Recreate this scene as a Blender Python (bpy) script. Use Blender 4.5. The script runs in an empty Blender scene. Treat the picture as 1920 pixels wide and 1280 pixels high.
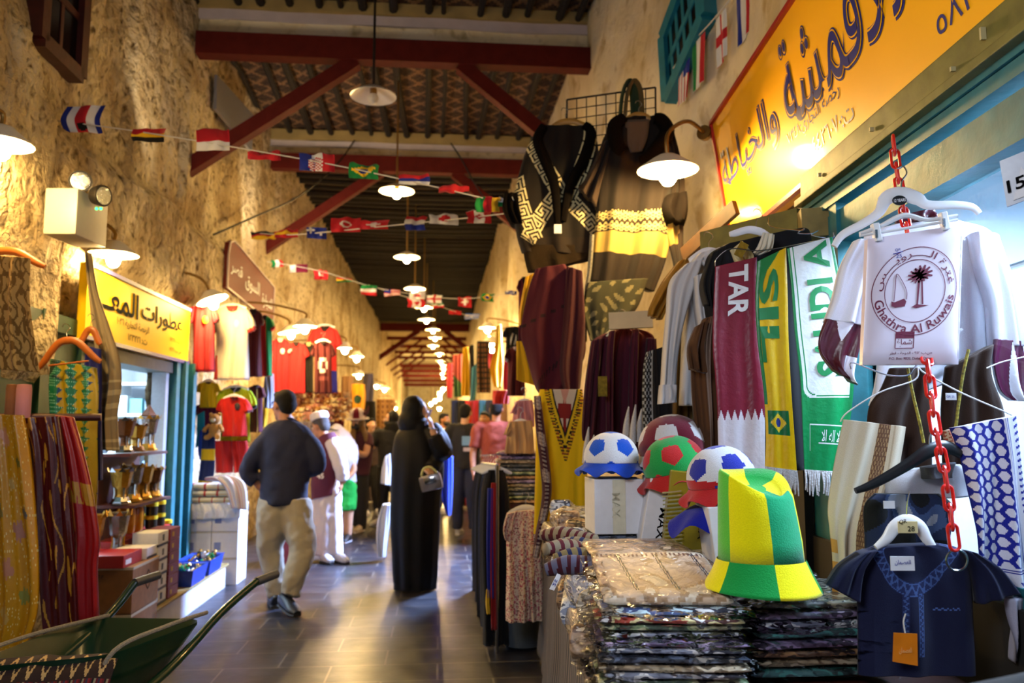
import bpy, bmesh, math, random
from mathutils import Vector, Matrix, noise
R = math.radians; PI = math.pi
scn = bpy.context.scene; COL = scn.collection
# ---------------------------------------------------------------- camera
F = 1500.0; H0 = 1.4; PITCH = math.atan(160 / F)
cam = bpy.data.objects.new('camera', bpy.data.cameras.new('camera')); COL.objects.link(cam)
cam.location = (0, 0, H0); cam.rotation_euler = (PI / 2 + PITCH, 0, 0)
cam.data.sensor_width = 36; cam.data.lens = 36 * F / 1920
cam.data.clip_start = 0.05; cam.data.clip_end = 200
cam.data.dof.use_dof = True; cam.data.dof.focus_distance = 2.5; cam.data.dof.aperture_fstop = 2.8
scn.camera = cam
# ---------------------------------------------------------------- world, exposure
w = bpy.data.worlds.new('dusk'); scn.world = w; w.use_nodes = True
w.node_tree.nodes['Background'].inputs[0].default_value = (0.16, 0.2, 0.34, 1)
w.node_tree.nodes['Background'].inputs[1].default_value = 0.28
vs = scn.view_settings; vs.view_transform = 'Standard'; vs.look = 'None'; vs.gamma = 1; vs.use_curve_mapping = False
vs.exposure = 0.0
scn.cycles.use_denoising = True; scn.cycles.max_bounces = 6; scn.cycles.diffuse_bounces = 3
scn.cycles.glossy_bounces = 3; scn.cycles.transparent_max_bounces = 32; scn.cycles.transmission_bounces = 4
scn.cycles.sample_clamp_indirect = 4.0
LAMP = (1.0, 0.66, 0.24); BULB = 950.0
def A_(u, v, z): k = math.atan(0.09); return (u * math.cos(k) - v * math.sin(k), u * math.sin(k) + v * math.cos(k), z)
def area(name, loc, target, size, power, col, sy=None):
    l = bpy.data.lights.new(name, 'AREA'); l.energy = power; l.color = col; l.size = size
    if sy: l.shape = 'RECTANGLE'; l.size_y = sy
    o = bpy.data.objects.new(name, l); COL.objects.link(o); o.location = loc
    o.rotation_euler = (Vector(target) - Vector(loc)).to_track_quat('-Z', 'Y').to_euler(); return o
area('shop_tube_light', (2.3, 2.2, 2.5), (2.3, 2.2, 0), 1.2, 330, (0.55, 0.74, 1.0))
area('shop_tube_light', A_(-3.1, 7.0, 2.2), A_(-3.1, 7.0, 0), 0.9, 190, (0.6, 0.82, 1.0))
area('shop_front_light', A_(1.25, 9.2, 2.6), A_(-0.8, 8.3, 0.4), 0.7, 560, (0.36, 0.52, 1.0)).data.spread = math.radians(76)
area('shop_front_light', A_(1.3, 13.2, 2.6), A_(-0.8, 14.4, 0.3), 0.7, 130, (0.42, 0.58, 1.0))
area('stall_tube_light', (-0.9, 0.1, 2.6), (0.9, 2.6, 1.4), 0.9, 52, (0.86, 0.9, 1.0))
area('added_roof_uplight', A_(-2.05, 6.0, 3.7), A_(0.2, 9.0, 5.5), 0.4, 9, (1.0, 0.8, 0.55))  # added uplight to brighten the near beams and roof, no real fixture
area('added_roof_uplight', A_(-2.0, 9.4, 3.6), A_(0.0, 12.0, 5.4), 0.4, 25, (1.0, 0.8, 0.55))  # second added uplight, for the roof further along
area('added_far_fill', A_(1.0, 46, 1.6), A_(-1.0, 52, 4.5), 1.2, 900, (1.0, 0.72, 0.3))  # added warm fill that brightens the alley end, not an actual shop lamp

# ---------------------------------------------------------------- frames
KA = math.atan(0.09); CK, SK = math.cos(KA), math.sin(KA)
def A(u, v, z=0.0): return Vector((u * CK - v * SK, u * SK + v * CK, z))       # alley frame -> world
def ray(px, py):
    cx, cy = (px - 960) / F, (640 - py) / F
    return Vector((cx, math.cos(PITCH) - cy * math.sin(PITCH), math.sin(PITCH) + cy * math.cos(PITCH)))
def P(px, py, Y):
    d = ray(px, py); return Vector((0, 0, H0)) + d * (Y / d.y)
def PL(px, py, p0, n):
    d = ray(px, py); o = Vector((0, 0, H0)); return o + d * ((Vector(p0) - o).dot(n) / d.dot(n))
def S(h):
    if not isinstance(h, str): return tuple(h)
    h = h.lstrip('#'); c = [int(h[i:i + 2], 16) / 255 for i in (0, 2, 4)]
    return tuple((x / 12.92 if x <= 0.04045 else ((x + 0.055) / 1.055) ** 2.4) for x in c)
# ---------------------------------------------------------------- materials
MATS = {}
def mat(name, col='#808080', rough=0.6, metal=0.0, bump=0.0, scale=40.0, var=0.12, coat=0.0, emit=0.0, sheen=0.0, attr=False, alpha=1.0, trans=0.0, spec=0.5, coatr=0.08, detail=4.0):
    if name in MATS: return MATS[name]
    m = bpy.data.materials.new(name); m.use_nodes = True; nt = m.node_tree; N = nt.nodes; L = nt.links
    b = N['Principled BSDF']; c = S(col)
    b.inputs['Roughness'].default_value = rough; b.inputs['Metallic'].default_value = metal
    b.inputs['Coat Weight'].default_value = coat; b.inputs['Coat Roughness'].default_value = coatr
    b.inputs['Sheen Weight'].default_value = sheen; b.inputs['Specular IOR Level'].default_value = spec
    b.inputs['Alpha'].default_value = alpha; b.inputs['Transmission Weight'].default_value = trans
    tc = N.new('ShaderNodeTexCoord'); nz = N.new('ShaderNodeTexNoise'); nz.inputs['Scale'].default_value = scale; nz.inputs['Detail'].default_value = detail
    L.new(tc.outputs['Object'], nz.inputs['Vector'])
    mix = N.new('ShaderNodeMixRGB'); mix.blend_type = 'MULTIPLY'; mix.inputs[0].default_value = 1.0
    rp = N.new('ShaderNodeValToRGB'); L.new(nz.outputs['Fac'], rp.inputs[0])
    rp.color_ramp.elements[0].position = 0.3; rp.color_ramp.elements[1].position = 0.7
    lo = 1 - var; rp.color_ramp.elements[0].color = (lo, lo, lo, 1); rp.color_ramp.elements[1].color = (1, 1, 1, 1)
    L.new(rp.outputs[0], mix.inputs[2])
    if attr:
        at = N.new('ShaderNodeAttribute'); at.attribute_name = 'Col'; L.new(at.outputs['Color'], mix.inputs[1])
    else: mix.inputs[1].default_value = (*c, 1)
    L.new(mix.outputs[0], b.inputs['Base Color'])
    if emit:
        b.inputs['Emission Strength'].default_value = emit
        if attr: L.new(at.outputs['Color'], b.inputs['Emission Color'])
        else: b.inputs['Emission Color'].default_value = (*c, 1)
    if bump:
        bp = N.new('ShaderNodeBump'); bp.inputs['Strength'].default_value = bump; bp.inputs['Distance'].default_value = 0.02
        L.new(nz.outputs['Fac'], bp.inputs['Height']); L.new(bp.outputs[0], b.inputs['Normal'])
        if coat: L.new(bp.outputs[0], b.inputs['Coat Normal'])
    MATS[name] = m; return m
FAB = mat('woven_fabric', rough=0.85, bump=0.12, scale=420, var=0.1, attr=True, sheen=0.08, spec=0.25)
SATIN = mat('satin_fabric', rough=0.36, bump=0.1, scale=60, var=0.06, attr=True, spec=0.5)
FUR = mat('fur_fabric', rough=1.0, bump=0.9, scale=300, var=0.5, attr=True, spec=0.1)
FELT = mat('felt_fabric', rough=0.95, bump=0.25, scale=300, var=0.12, attr=True, sheen=0.25, spec=0.15)
def wrap_material():
    m = mat('film_wrapped_cloth', rough=0.5, bump=0.0, var=0.1, attr=True, coat=0.9, coatr=0.12)
    nt = m.node_tree; N = nt.nodes; L = nt.links; b = N['Principled BSDF']
    tc = N.new('ShaderNodeTexCoord'); mp = N.new('ShaderNodeMapping'); mp.inputs['Scale'].default_value = (9, 5, 22)
    L.new(tc.outputs['Object'], mp.inputs[0]); nz = N.new('ShaderNodeTexNoise'); nz.inputs['Scale'].default_value = 1.6; nz.inputs['Detail'].default_value = 3; nz.inputs['Distortion'].default_value = 1.2
    L.new(mp.outputs[0], nz.inputs['Vector'])
    bp = N.new('ShaderNodeBump'); bp.inputs['Strength'].default_value = 1.0; bp.inputs['Distance'].default_value = 0.05; L.new(nz.outputs['Fac'], bp.inputs['Height']); L.new(bp.outputs[0], b.inputs['Coat Normal'])
    return m
WRAP = wrap_material()
SKIN = mat('skin', '#a8714f', rough=0.55, var=0.08, scale=30); SKIN2 = mat('fair_skin', '#c99a78', rough=0.55, var=0.08, scale=30)
HAIR = mat('black_hair', '#080605', rough=0.75, bump=0.5, scale=160, var=0.4, spec=0.25)
WHITEP = mat('white_plastic', '#e6e6e8', rough=0.3, var=0.03); BLACKP = mat('black_plastic', '#101012', rough=0.35)
STEEL = mat('steel_wire', '#b9bcc2', rough=0.25, metal=1.0, var=0.05); IRON = mat('dark_iron', '#2a2623', rough=0.55, metal=0.6)
WOODL = mat('pale_wood', '#b98a3e', rough=0.45, scale=12, var=0.3); WOODD = mat('dark_red_wood', '#4a1a12', rough=0.5, bump=0.15, scale=14, var=0.35)
OLIVE = mat('olive_painted_wood', '#6b662c', rough=0.6, bump=0.25, scale=12, var=0.4); TEAL = mat('teal_painted_wood', '#1f6f78', rough=0.5, bump=0.15, scale=14, var=0.3)
CARD = mat('cardboard', '#8a5f36', rough=0.85, bump=0.06, scale=25, var=0.2); PAPER = mat('white_card', '#dcdce0', rough=0.6, var=0.06)
LAMPW = mat('white_enamel', '#e8dfc8', rough=0.35, var=0.05); BRASS = mat('brass_pipe', '#8a6a34', rough=0.4, metal=0.7)
GLOW = mat('glowing_bulb', LAMP, emit=BULB)
INKB = mat('blue_ink', '#1c2a8c', rough=0.8, spec=0.15); INKK = mat('black_ink', '#0a0a0c', rough=0.9, spec=0.08); INKM = mat('maroon_ink', '#6d1034', rough=0.5); INKW = mat('white_ink', '#e9e9ec', rough=0.5)
def film_material():
    m = bpy.data.materials.new('clear_film'); m.use_nodes = True; nt = m.node_tree; N = nt.nodes; L = nt.links; N.remove(N['Principled BSDF'])
    g = N.new('ShaderNodeBsdfGlossy'); g.inputs['Roughness'].default_value = 0.12; t = N.new('ShaderNodeBsdfTransparent'); t.inputs[0].default_value = (0.985, 0.985, 0.985, 1)
    tc = N.new('ShaderNodeTexCoord'); nz = N.new('ShaderNodeTexNoise'); nz.inputs['Scale'].default_value = 22; nz.inputs['Detail'].default_value = 2; L.new(tc.outputs['Object'], nz.inputs['Vector'])
    bp = N.new('ShaderNodeBump'); bp.inputs['Strength'].default_value = 0.9; bp.inputs['Distance'].default_value = 0.03; L.new(nz.outputs['Fac'], bp.inputs['Height']); L.new(bp.outputs[0], g.inputs['Normal'])
    fr = N.new('ShaderNodeLayerWeight'); fr.inputs[0].default_value = 0.14; L.new(bp.outputs[0], fr.inputs['Normal'])
    mx = N.new('ShaderNodeMixShader'); L.new(fr.outputs['Fresnel'], mx.inputs[0]); L.new(t.outputs[0], mx.inputs[1]); L.new(g.outputs[0], mx.inputs[2]); L.new(mx.outputs[0], N['Material Output'].inputs[0]); return m
FILM = film_material()
# ---------------------------------------------------------------- objects
def thing(name, label, cat, loc=(0, 0, 0), group=None, rz=0.0):
    o = bpy.data.objects.new(name, None); COL.objects.link(o); o.location = loc; o.rotation_euler = (0, 0, rz); o.empty_display_size = 0.1
    return tag(o, label, cat, group)
def tag(o, label, cat, group=None, kind=None):
    if label: o['label'] = label
    if cat: o['category'] = cat
    if group: o['group'] = group
    if kind: o['kind'] = kind
    return o
def finish(name, me, m, parent=None, smooth=True):
    for x in (m if isinstance(m, (list, tuple)) else [m]): me.materials.append(x)
    if smooth: me.polygons.foreach_set('use_smooth', [True] * len(me.polygons))
    o = bpy.data.objects.new(name, me); COL.objects.link(o)
    if parent is not None:
        o.parent = parent
        if parent.type == 'EMPTY': o.matrix_parent_inverse = Matrix.LocRotScale(parent.location, parent.rotation_euler, None).inverted()
    return o
def link_copy(src, parent=None):
    c = src.copy(); COL.objects.link(c)
    if parent is not None: c.parent = parent
    for ch in src.children: link_copy(ch, c)
    return c
def structure(o): o['kind'] = 'structure'; return o
def cat_pts(pts, k):
    """Catmull-Rom resample of vectors, k points per span."""
    n = len(pts); out = []
    for i in range(n - 1):
        p0, p1, p2, p3 = pts[max(i - 1, 0)], pts[i], pts[i + 1], pts[min(i + 2, n - 1)]
        for j in range(k):
            t = j / k; out.append(0.5 * ((2 * p1) + (p2 - p0) * t + (2 * p0 - 5 * p1 + 4 * p2 - p3) * t * t + (3 * p1 - p0 - 3 * p2 + p3) * t ** 3))
    out.append(pts[-1].copy()); return out
class G:
    """Collects simple shapes into one mesh."""
    def __init__(s): s.v = []; s.f = []; s.mi = []; s.cur = 0; s.c = {}
    def add(s, vs, fs):
        o = len(s.v); s.v += [Vector(p) for p in vs]; s.f += [[i + o for i in f] for f in fs]; s.mi += [s.cur] * len(fs); return s
    def box(s, c, size, rot=None, bev=0.0):
        x, y, z = [a / 2 for a in size]; M = rot.to_matrix() if rot is not None and not isinstance(rot, Matrix) else rot
        if bev <= 0:
            vs = [Vector((a * x, b * y, d * z)) for a in (-1, 1) for b in (-1, 1) for d in (-1, 1)]
            fs = [(0, 1, 3, 2), (4, 6, 7, 5), (0, 4, 5, 1), (2, 3, 7, 6), (0, 2, 6, 4), (1, 5, 7, 3)]
        else:
            bm = bmesh.new(); bmesh.ops.create_cube(bm, size=1)
            for q in bm.verts: q.co = Vector((q.co.x * 2 * x, q.co.y * 2 * y, q.co.z * 2 * z))
            bmesh.ops.bevel(bm, geom=bm.edges[:], offset=min(bev, x, y, z), segments=2, affect='EDGES', profile=0.6)
            bm.verts.index_update(); vs = [q.co.copy() for q in bm.verts]; fs = [[q.index for q in f.verts] for f in bm.faces]; bm.free()
        return s.add([Vector(c) + (M @ p if M is not None else p) for p in vs], fs)
    def bar(s, a, b, wx, wz=None, up=(0, 0, 1)):
        a, b = Vector(a), Vector(b); d = b - a; y = d.normalized(); x = y.cross(Vector(up))
        x = x.normalized() if x.length > 1e-5 else Vector((1, 0, 0)); z = x.cross(y)
        M = Matrix((x, y, z)).transposed(); return s.box((a + b) / 2, (wx, d.length, wz or wx), M)
    def loft(s, rings, cap=True):
        n = len(rings[0]); vs = [p for r in rings for p in r]; fs = []
        for i in range(len(rings) - 1):
            for j in range(n):
                k = (j + 1) % n; fs.append((i * n + j, i * n + k, (i + 1) * n + k, (i + 1) * n + j))
        if cap: fs.append(tuple(range(n))[::-1]); fs.append(tuple(range((len(rings) - 1) * n, len(rings) * n)))
        return s.add(vs, fs)
    def tube(s, pts, r, seg=8, k=4, ry=None, cap=True, side=None):
        pts = [Vector(p) for p in pts]; m = len(pts)
        rr = r if isinstance(r, (list, tuple)) else [r] * m; r2 = ry if isinstance(ry, (list, tuple)) else ([ry] * m if ry else rr)
        q = cat_pts([Vector((*p, a, b)) if False else p for p in pts], k); ra = cat_pts([Vector((a, b, 0)) for a, b in zip(rr, r2)], k)
        rings = []; x = None
        for i, p in enumerate(q):
            t = (q[min(i + 1, len(q) - 1)] - q[max(i - 1, 0)]).normalized()
            if x is None:
                x = Vector(side) if side else (Vector((1, 0, 0)) if abs(t.x) < 0.8 else Vector((0, 1, 0)))
            x = (x - t * x.dot(t)).normalized(); y = t.cross(x)
            rings.append([p + x * (max(ra[i].x, 1e-4) * math.cos(a)) + y * (max(ra[i].y, 1e-4) * math.sin(a)) for a in [2 * PI * j / seg for j in range(seg)]])
        return s.loft(rings, cap)
    def ring(s, c, rad, r, ax=(0, 0, 1), seg=24, sx=1.0, rs=6):
        c = Vector(c); q = Vector(ax).to_track_quat('Z', 'Y'); rings = []
        for i in range(seg + 1):
            a = 2 * PI * i / seg; d = Vector((math.cos(a) * sx, math.sin(a), 0)); rings.append([c + q @ (d * rad + Vector((math.cos(a), math.sin(a), 0)) * r * math.cos(b) + Vector((0, 0, r * math.sin(b)))) for b in [2 * PI * j / rs for j in range(rs)]])
        return s.loft(rings, False)
    def lathe(s, prof, c=(0, 0, 0), seg=24, q=None, sc=(1, 1)):
        c = Vector(c); rings = [[c + ((q @ p) if q else p) for p in [Vector((r * math.cos(2 * PI * j / seg) * sc[0], r * math.sin(2 * PI * j / seg) * sc[1], z)) for j in range(seg)]] for r, z in prof]
        return s.loft(rings, True)
    def ball(s, c, r, seg=16, q=None):
        rx, ry, rz = r if isinstance(r, (tuple, list)) else (r, r, r); n = max(6, seg // 2 + 1)
        return s.lathe([(max(math.sin(PI * i / n), 0.01), -math.cos(PI * i / n)) for i in range(n + 1)], (0, 0, 0), seg)._sc(c, (rx, ry, rz), q, seg * (n + 1))
    def _sc(s, c, r, q, cnt):
        for i in range(len(s.v) - cnt, len(s.v)):
            p = s.v[i]; p = Vector((p.x * r[0], p.y * r[1], p.z * r[2])); s.v[i] = Vector(c) + (q @ p if q else p)
        return s
    def poly(s, pts, off):
        """Extruded outline: pts 3D loop, off = thickness vector."""
        n = len(pts); a = [Vector(p) for p in pts]; b = [p + Vector(off) for p in a]
        return s.add(a + b, [tuple(range(n))[::-1], tuple(range(n, 2 * n))] + [(i, (i + 1) % n, n + (i + 1) % n, n + i) for i in range(n)])
    def mesh(s, name, cols=None):
        me = bpy.data.meshes.new(name); me.from_pydata([tuple(p) for p in s.v], [], s.f)
        if len(set(s.mi)) > 1: me.polygons.foreach_set('material_index', s.mi)
        if cols is not None:
            ca = me.color_attributes.new('Col', 'FLOAT_COLOR', 'CORNER'); buf = []
            for p in me.polygons: buf += list((*cols[p.index], 1.0)) * p.loop_total
            ca.data.foreach_set('color', buf)
        me.update(); return me
    def obj(s, name, m, parent=None, smooth=True, col=None):
        me = s.mesh(name, None if col is None else [S(col)] * len(s.f))
        bm = bmesh.new(); bm.from_mesh(me); bmesh.ops.recalc_face_normals(bm, faces=bm.faces); bm.to_mesh(me); bm.free()
        o = finish(name, me, m, parent, smooth)
        if smooth:
            try: me.set_sharp_from_angle(angle=R(40))
            except Exception: pass
        return o
rng = random.Random(7)
class Sheet:
    """A hanging piece of cloth with folds and thickness, given by pairs of edge points (photo pixels at a depth, or world points)."""
    def __init__(s, segs, Y=None, folds=(0.012, 4), thick=0.03, seed=None, k=None, n=28, m=40, bulge=0.0, world=False, low=0.35):
        E = []
        for g in segs:
            a, b = g[0], g[1]
            if world: E.append((Vector(a), Vector(b)))
            else:
                y = g[2] if len(g) > 2 else Y; ya, yb = y if isinstance(y, tuple) else (y, y)
                E.append((P(a[0], a[1], ya), P(b[0], b[1], yb)))
        s.n, s.m = n, m; s.thick = thick; s.amp, s.freq = folds; s.bulge = bulge; s.low = low
        r = random.Random(seed if seed is not None else rng.random()); s.ph = [r.uniform(0, 6.28) for _ in range(6)]; s.fr = [r.uniform(0.8, 1.25), r.uniform(1.6, 2.3), r.uniform(0.4, 0.6)]
        kk = max(2, int(math.ceil(m / max(1, len(E) - 1))))
        s.L = cat_pts([e[0] for e in E], kk); s.Rr = cat_pts([e[1] for e in E], kk); s.m = len(s.L) - 1
        d = [0.0]
        for i in range(s.m): d.append(d[-1] + ((s.L[i + 1] + s.Rr[i + 1]) / 2 - (s.L[i] + s.Rr[i]) / 2).length)
        s.len = d[-1]; s.width = max((a - b).length for a, b in zip(s.L, s.Rr)); s.tt = [x / max(d[-1], 1e-6) for x in d]
        s.N = []
        for i in range(s.m + 1):
            x = s.Rr[i] - s.L[i]; j0, j1 = max(i - 1, 0), min(i + 1, s.m); dn = (s.L[j1] + s.Rr[j1]) - (s.L[j0] + s.Rr[j0])
            nn = x.cross(dn); nn = nn.normalized() if nn.length > 1e-7 else Vector((0, -1, 0))
            if nn.dot(Vector((0, 0, H0)) - s.L[i]) < 0: nn = -nn
            s.N.append(nn)
    def fold(s, a, t):
        p = s.ph; w = a + 0.06 * math.sin(3 * t + p[3])
        f = math.sin(6.283 * s.freq * s.fr[0] * w + p[0] + 0.7 * math.sin(2.2 * t + p[4])) + 0.5 * math.sin(6.283 * s.freq * s.fr[1] * w + p[1] + 1.3 * t) + 0.45 * math.sin(6.283 * s.freq * s.fr[2] * a + p[2] + 4 * t + p[5])
        return s.amp * f * (s.low + (1 - s.low) * min(1, t * 1.4))
    def at(s, a, t, off=0.0, side=1):
        import bisect
        t = min(max(t, 0), 1); i = min(max(bisect.bisect_right(s.tt, t) - 1, 0), s.m - 1); f = (t - s.tt[i]) / max(s.tt[i + 1] - s.tt[i], 1e-6)
        return s._p(s.L[i].lerp(s.L[i + 1], f), s.Rr[i].lerp(s.Rr[i + 1], f), s.N[i].lerp(s.N[i + 1], f), a, t, off, side)
    def _p(s, l, r, nn, a, t, off, side):
        e = math.sqrt(max(0, 1 - (2 * a - 1) ** 2)); return l.lerp(r, a) + nn * (s.fold(a, t) + side * s.thick * 0.5 * min(1, e * 1.6) + s.bulge * e * (1 if side > 0 else 0.3) + off)
    def build(s, name, m, parent=None, col='#888888', g=None):
        g = G() if g is None else g; cols = []; n = s.n; rings = []
        fr = [i / n for i in range(n + 1)]
        for i in range(s.m + 1):
            l, r, nn, t = s.L[i], s.Rr[i], s.N[i], s.tt[i]
            rings.append([s._p(l, r, nn, a, t, 0, 1) for a in fr] + [s._p(l, r, nn, a, t, 0, -1) for a in fr[::-1]])
        g.loft(rings); w = 2 * (n + 1); f = col if callable(col) else (lambda a, t: col)
        for i in range(s.m):
            t = (s.tt[i] + s.tt[i + 1]) / 2
            for j in range(w):
                a = (j + 0.5) / n if j < n else (1 - (j - n - 0.5) / n if j > n else 1.0)
                cols.append(S(f(min(max(a, 0), 1), t)))
        cols += [S(f(0.5, 0))] + [S(f(0.5, 1))]
        me = g.mesh(name, cols); return finish(name, me, m, parent)
def cloth(name, segs, Y=None, col='#888888', m=None, parent=None, **kw):
    s = Sheet(segs, Y, **kw); o = s.build(name, m or FAB, parent, col); return o, s
# ---------------------------------------------------------------- lettering
AR = {}
for ch, base, n in [('\u0627', 0xFE8D, 2), ('\u0623', 0xFE83, 2), ('\u0628', 0xFE8F, 4), ('\u0629', 0xFE93, 2), ('\u062a', 0xFE95, 4), ('\u062b', 0xFE99, 4), ('\u062c', 0xFE9D, 4), ('\u062d', 0xFEA1, 4), ('\u062e', 0xFEA5, 4), ('\u062f', 0xFEA9, 2), ('\u0630', 0xFEAB, 2), ('\u0631', 0xFEAD, 2), ('\u0632', 0xFEAF, 2), ('\u0633', 0xFEB1, 4), ('\u0634', 0xFEB5, 4), ('\u0635', 0xFEB9, 4), ('\u0636', 0xFEBD, 4), ('\u0637', 0xFEC1, 4), ('\u0638', 0xFEC5, 4), ('\u0639', 0xFEC9, 4), ('\u063a', 0xFECD, 4), ('\u0641', 0xFED1, 4), ('\u0642', 0xFED5, 4), ('\u0643', 0xFED9, 4), ('\u0644', 0xFEDD, 4), ('\u0645', 0xFEE1, 4), ('\u0646', 0xFEE5, 4), ('\u0647', 0xFEE9, 4), ('\u0648', 0xFEED, 2), ('\u0649', 0xFEEF, 2), ('\u064a', 0xFEF1, 4)]: AR[ch] = (base, n)
def arabic(s):
    s = s.replace('\u0644\u0627', '\uFEFB'); out = []
    for i, c in enumerate(s):
        pv = s[i - 1] if i else ' '; nx = s[i + 1] if i + 1 < len(s) else ' '
        jp = (pv in AR and AR[pv][1] == 4) or pv == '\u0640'; isn = nx in AR or nx in '\u0640\uFEFB'
        if c == '\uFEFB': out.append('\uFEFC' if jp else c)
        elif c in AR:
            b, n = AR[c]; out.append(chr(b + ((3 if isn else 1) if jp else (2 if isn else 0)) if n == 4 else b + (1 if jp else 0)))
        else: out.append(c)
    r = out[::-1]; res = []; i = 0
    isd = lambda c: '\u0660' <= c <= '\u0669' or c.isdigit()
    while i < len(r):
        j = i
        while j < len(r) and isd(r[j]): j += 1
        if j > i: res += r[i:j][::-1]; i = j
        else: res.append(r[i]); i += 1
    return ''.join(res)
def glyphs(body, offset=0.0, res=3):
    """Text as (verts, faces), scaled so its bounding box is 0..1 in x and y, plus the true aspect."""
    c = bpy.data.curves.new('lettering', 'FONT'); c.body = body; c.resolution_u = res; c.offset = offset
    o = bpy.data.objects.new('lettering', c); COL.objects.link(o); me = bpy.data.meshes.new_from_object(o.evaluated_get(bpy.context.evaluated_depsgraph_get()))
    v = [(p.co.x, p.co.y) for p in me.vertices]; f = [tuple(p.vertices) for p in me.polygons]
    bpy.data.objects.remove(o); bpy.data.curves.remove(c); bpy.data.meshes.remove(me)
    if not v: return [], [], 1
    x0, x1, y0, y1 = min(p[0] for p in v), max(p[0] for p in v), min(p[1] for p in v), max(p[1] for p in v)
    return [((p[0] - x0) / (x1 - x0), (p[1] - y0) / (y1 - y0)) for p in v], f, (x1 - x0) / (y1 - y0)
def letters(body, fn, name, m, parent, offset=0.0, res=3):
    """Text mapped through fn(x, y) with x, y in 0..1."""
    v, f, a = glyphs(body, offset, res); g = G(); g.add([fn(x, y) for x, y in v], f); return finish(name, g.mesh(name), m, parent, False)
def flat(o, x, y): o, x, y = Vector(o), Vector(x), Vector(y); return lambda a, b: o + x * a + y * b
# ================================================================ the setting
def plaster(name, c1, c2, c3, scale=3.0, bump=1.0, stone=0.0, pit=1.0, dist=0.06):
    m = bpy.data.materials.new(name); m.use_nodes = True; nt = m.node_tree; N = nt.nodes; L = nt.links; b = N['Principled BSDF']
    b.inputs['Roughness'].default_value = 0.9; b.inputs['Specular IOR Level'].default_value = 0.2
    tc = N.new('ShaderNodeTexCoord')
    def nz(s, d=6, dist=0.0):
        n = N.new('ShaderNodeTexNoise'); n.inputs['Scale'].default_value = s; n.inputs['Detail'].default_value = d; n.inputs['Distortion'].default_value = dist; L.new(tc.outputs['Object'], n.inputs['Vector']); return n
    a, d, e = nz(scale, 10, 0.8), nz(scale * 5.3 * pit, 9, 0.4), nz(scale * 26, 5)
    r = N.new('ShaderNodeValToRGB'); r.color_ramp.elements[0].position = 0.36; r.color_ramp.elements[0].color = (*S(c2), 1); r.color_ramp.elements[1].position = 0.56; r.color_ramp.elements[1].color = (*S(c1), 1); L.new(a.outputs['Fac'], r.inputs[0])
    r2 = N.new('ShaderNodeValToRGB'); r2.color_ramp.elements[0].position = 0.3; r2.color_ramp.elements[0].color = (1, 1, 1, 1); r2.color_ramp.elements[1].position = 0.46; r2.color_ramp.elements[1].color = (0, 0, 0, 1); L.new(d.outputs['Fac'], r2.inputs[0])
    mx = N.new('ShaderNodeMixRGB'); L.new(r2.outputs[0], mx.inputs[0]); L.new(r.outputs[0], mx.inputs[1]); mx.inputs[2].default_value = (*S(c3), 1); L.new(mx.outputs[0], b.inputs['Base Color'])
    h = N.new('ShaderNodeMath'); h.operation = 'MULTIPLY_ADD'; L.new(d.outputs['Fac'], h.inputs[0]); h.inputs[1].default_value = 1.0; L.new(a.outputs['Fac'], h.inputs[2])
    h2 = N.new('ShaderNodeMath'); h2.operation = 'MULTIPLY_ADD'; L.new(e.outputs['Fac'], h2.inputs[0]); h2.inputs[1].default_value = 0.35; L.new(h.outputs[0], h2.inputs[2]); out = h2
    if stone:
        v = N.new('ShaderNodeTexVoronoi'); v.inputs['Scale'].default_value = stone; L.new(tc.outputs['Object'], v.inputs['Vector'])
        h3 = N.new('ShaderNodeMath'); h3.operation = 'MULTIPLY_ADD'; L.new(v.outputs['Distance'], h3.inputs[0]); h3.inputs[1].default_value = -0.9; L.new(h2.outputs[0], h3.inputs[2]); out = h3
    bp = N.new('ShaderNodeBump'); bp.inputs['Strength'].default_value = bump; bp.inputs['Distance'].default_value = dist; L.new(out.outputs[0], bp.inputs['Height']); L.new(bp.outputs[0], b.inputs['Normal']); return m
PLA = plaster('old_plaster', '#d6c5a0', '#a88f66', '#66502f', 1.3, 1.0, 5.5, 2.1, 0.085)
PLR = plaster('smooth_plaster', '#e2d4b4', '#cdb98e', '#b49c70', 0.9, 0.35)
PLB = plaster('beam_plaster', '#efe2c2', '#dccb9e', '#b8a67c', 1.5, 0.35)
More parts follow.
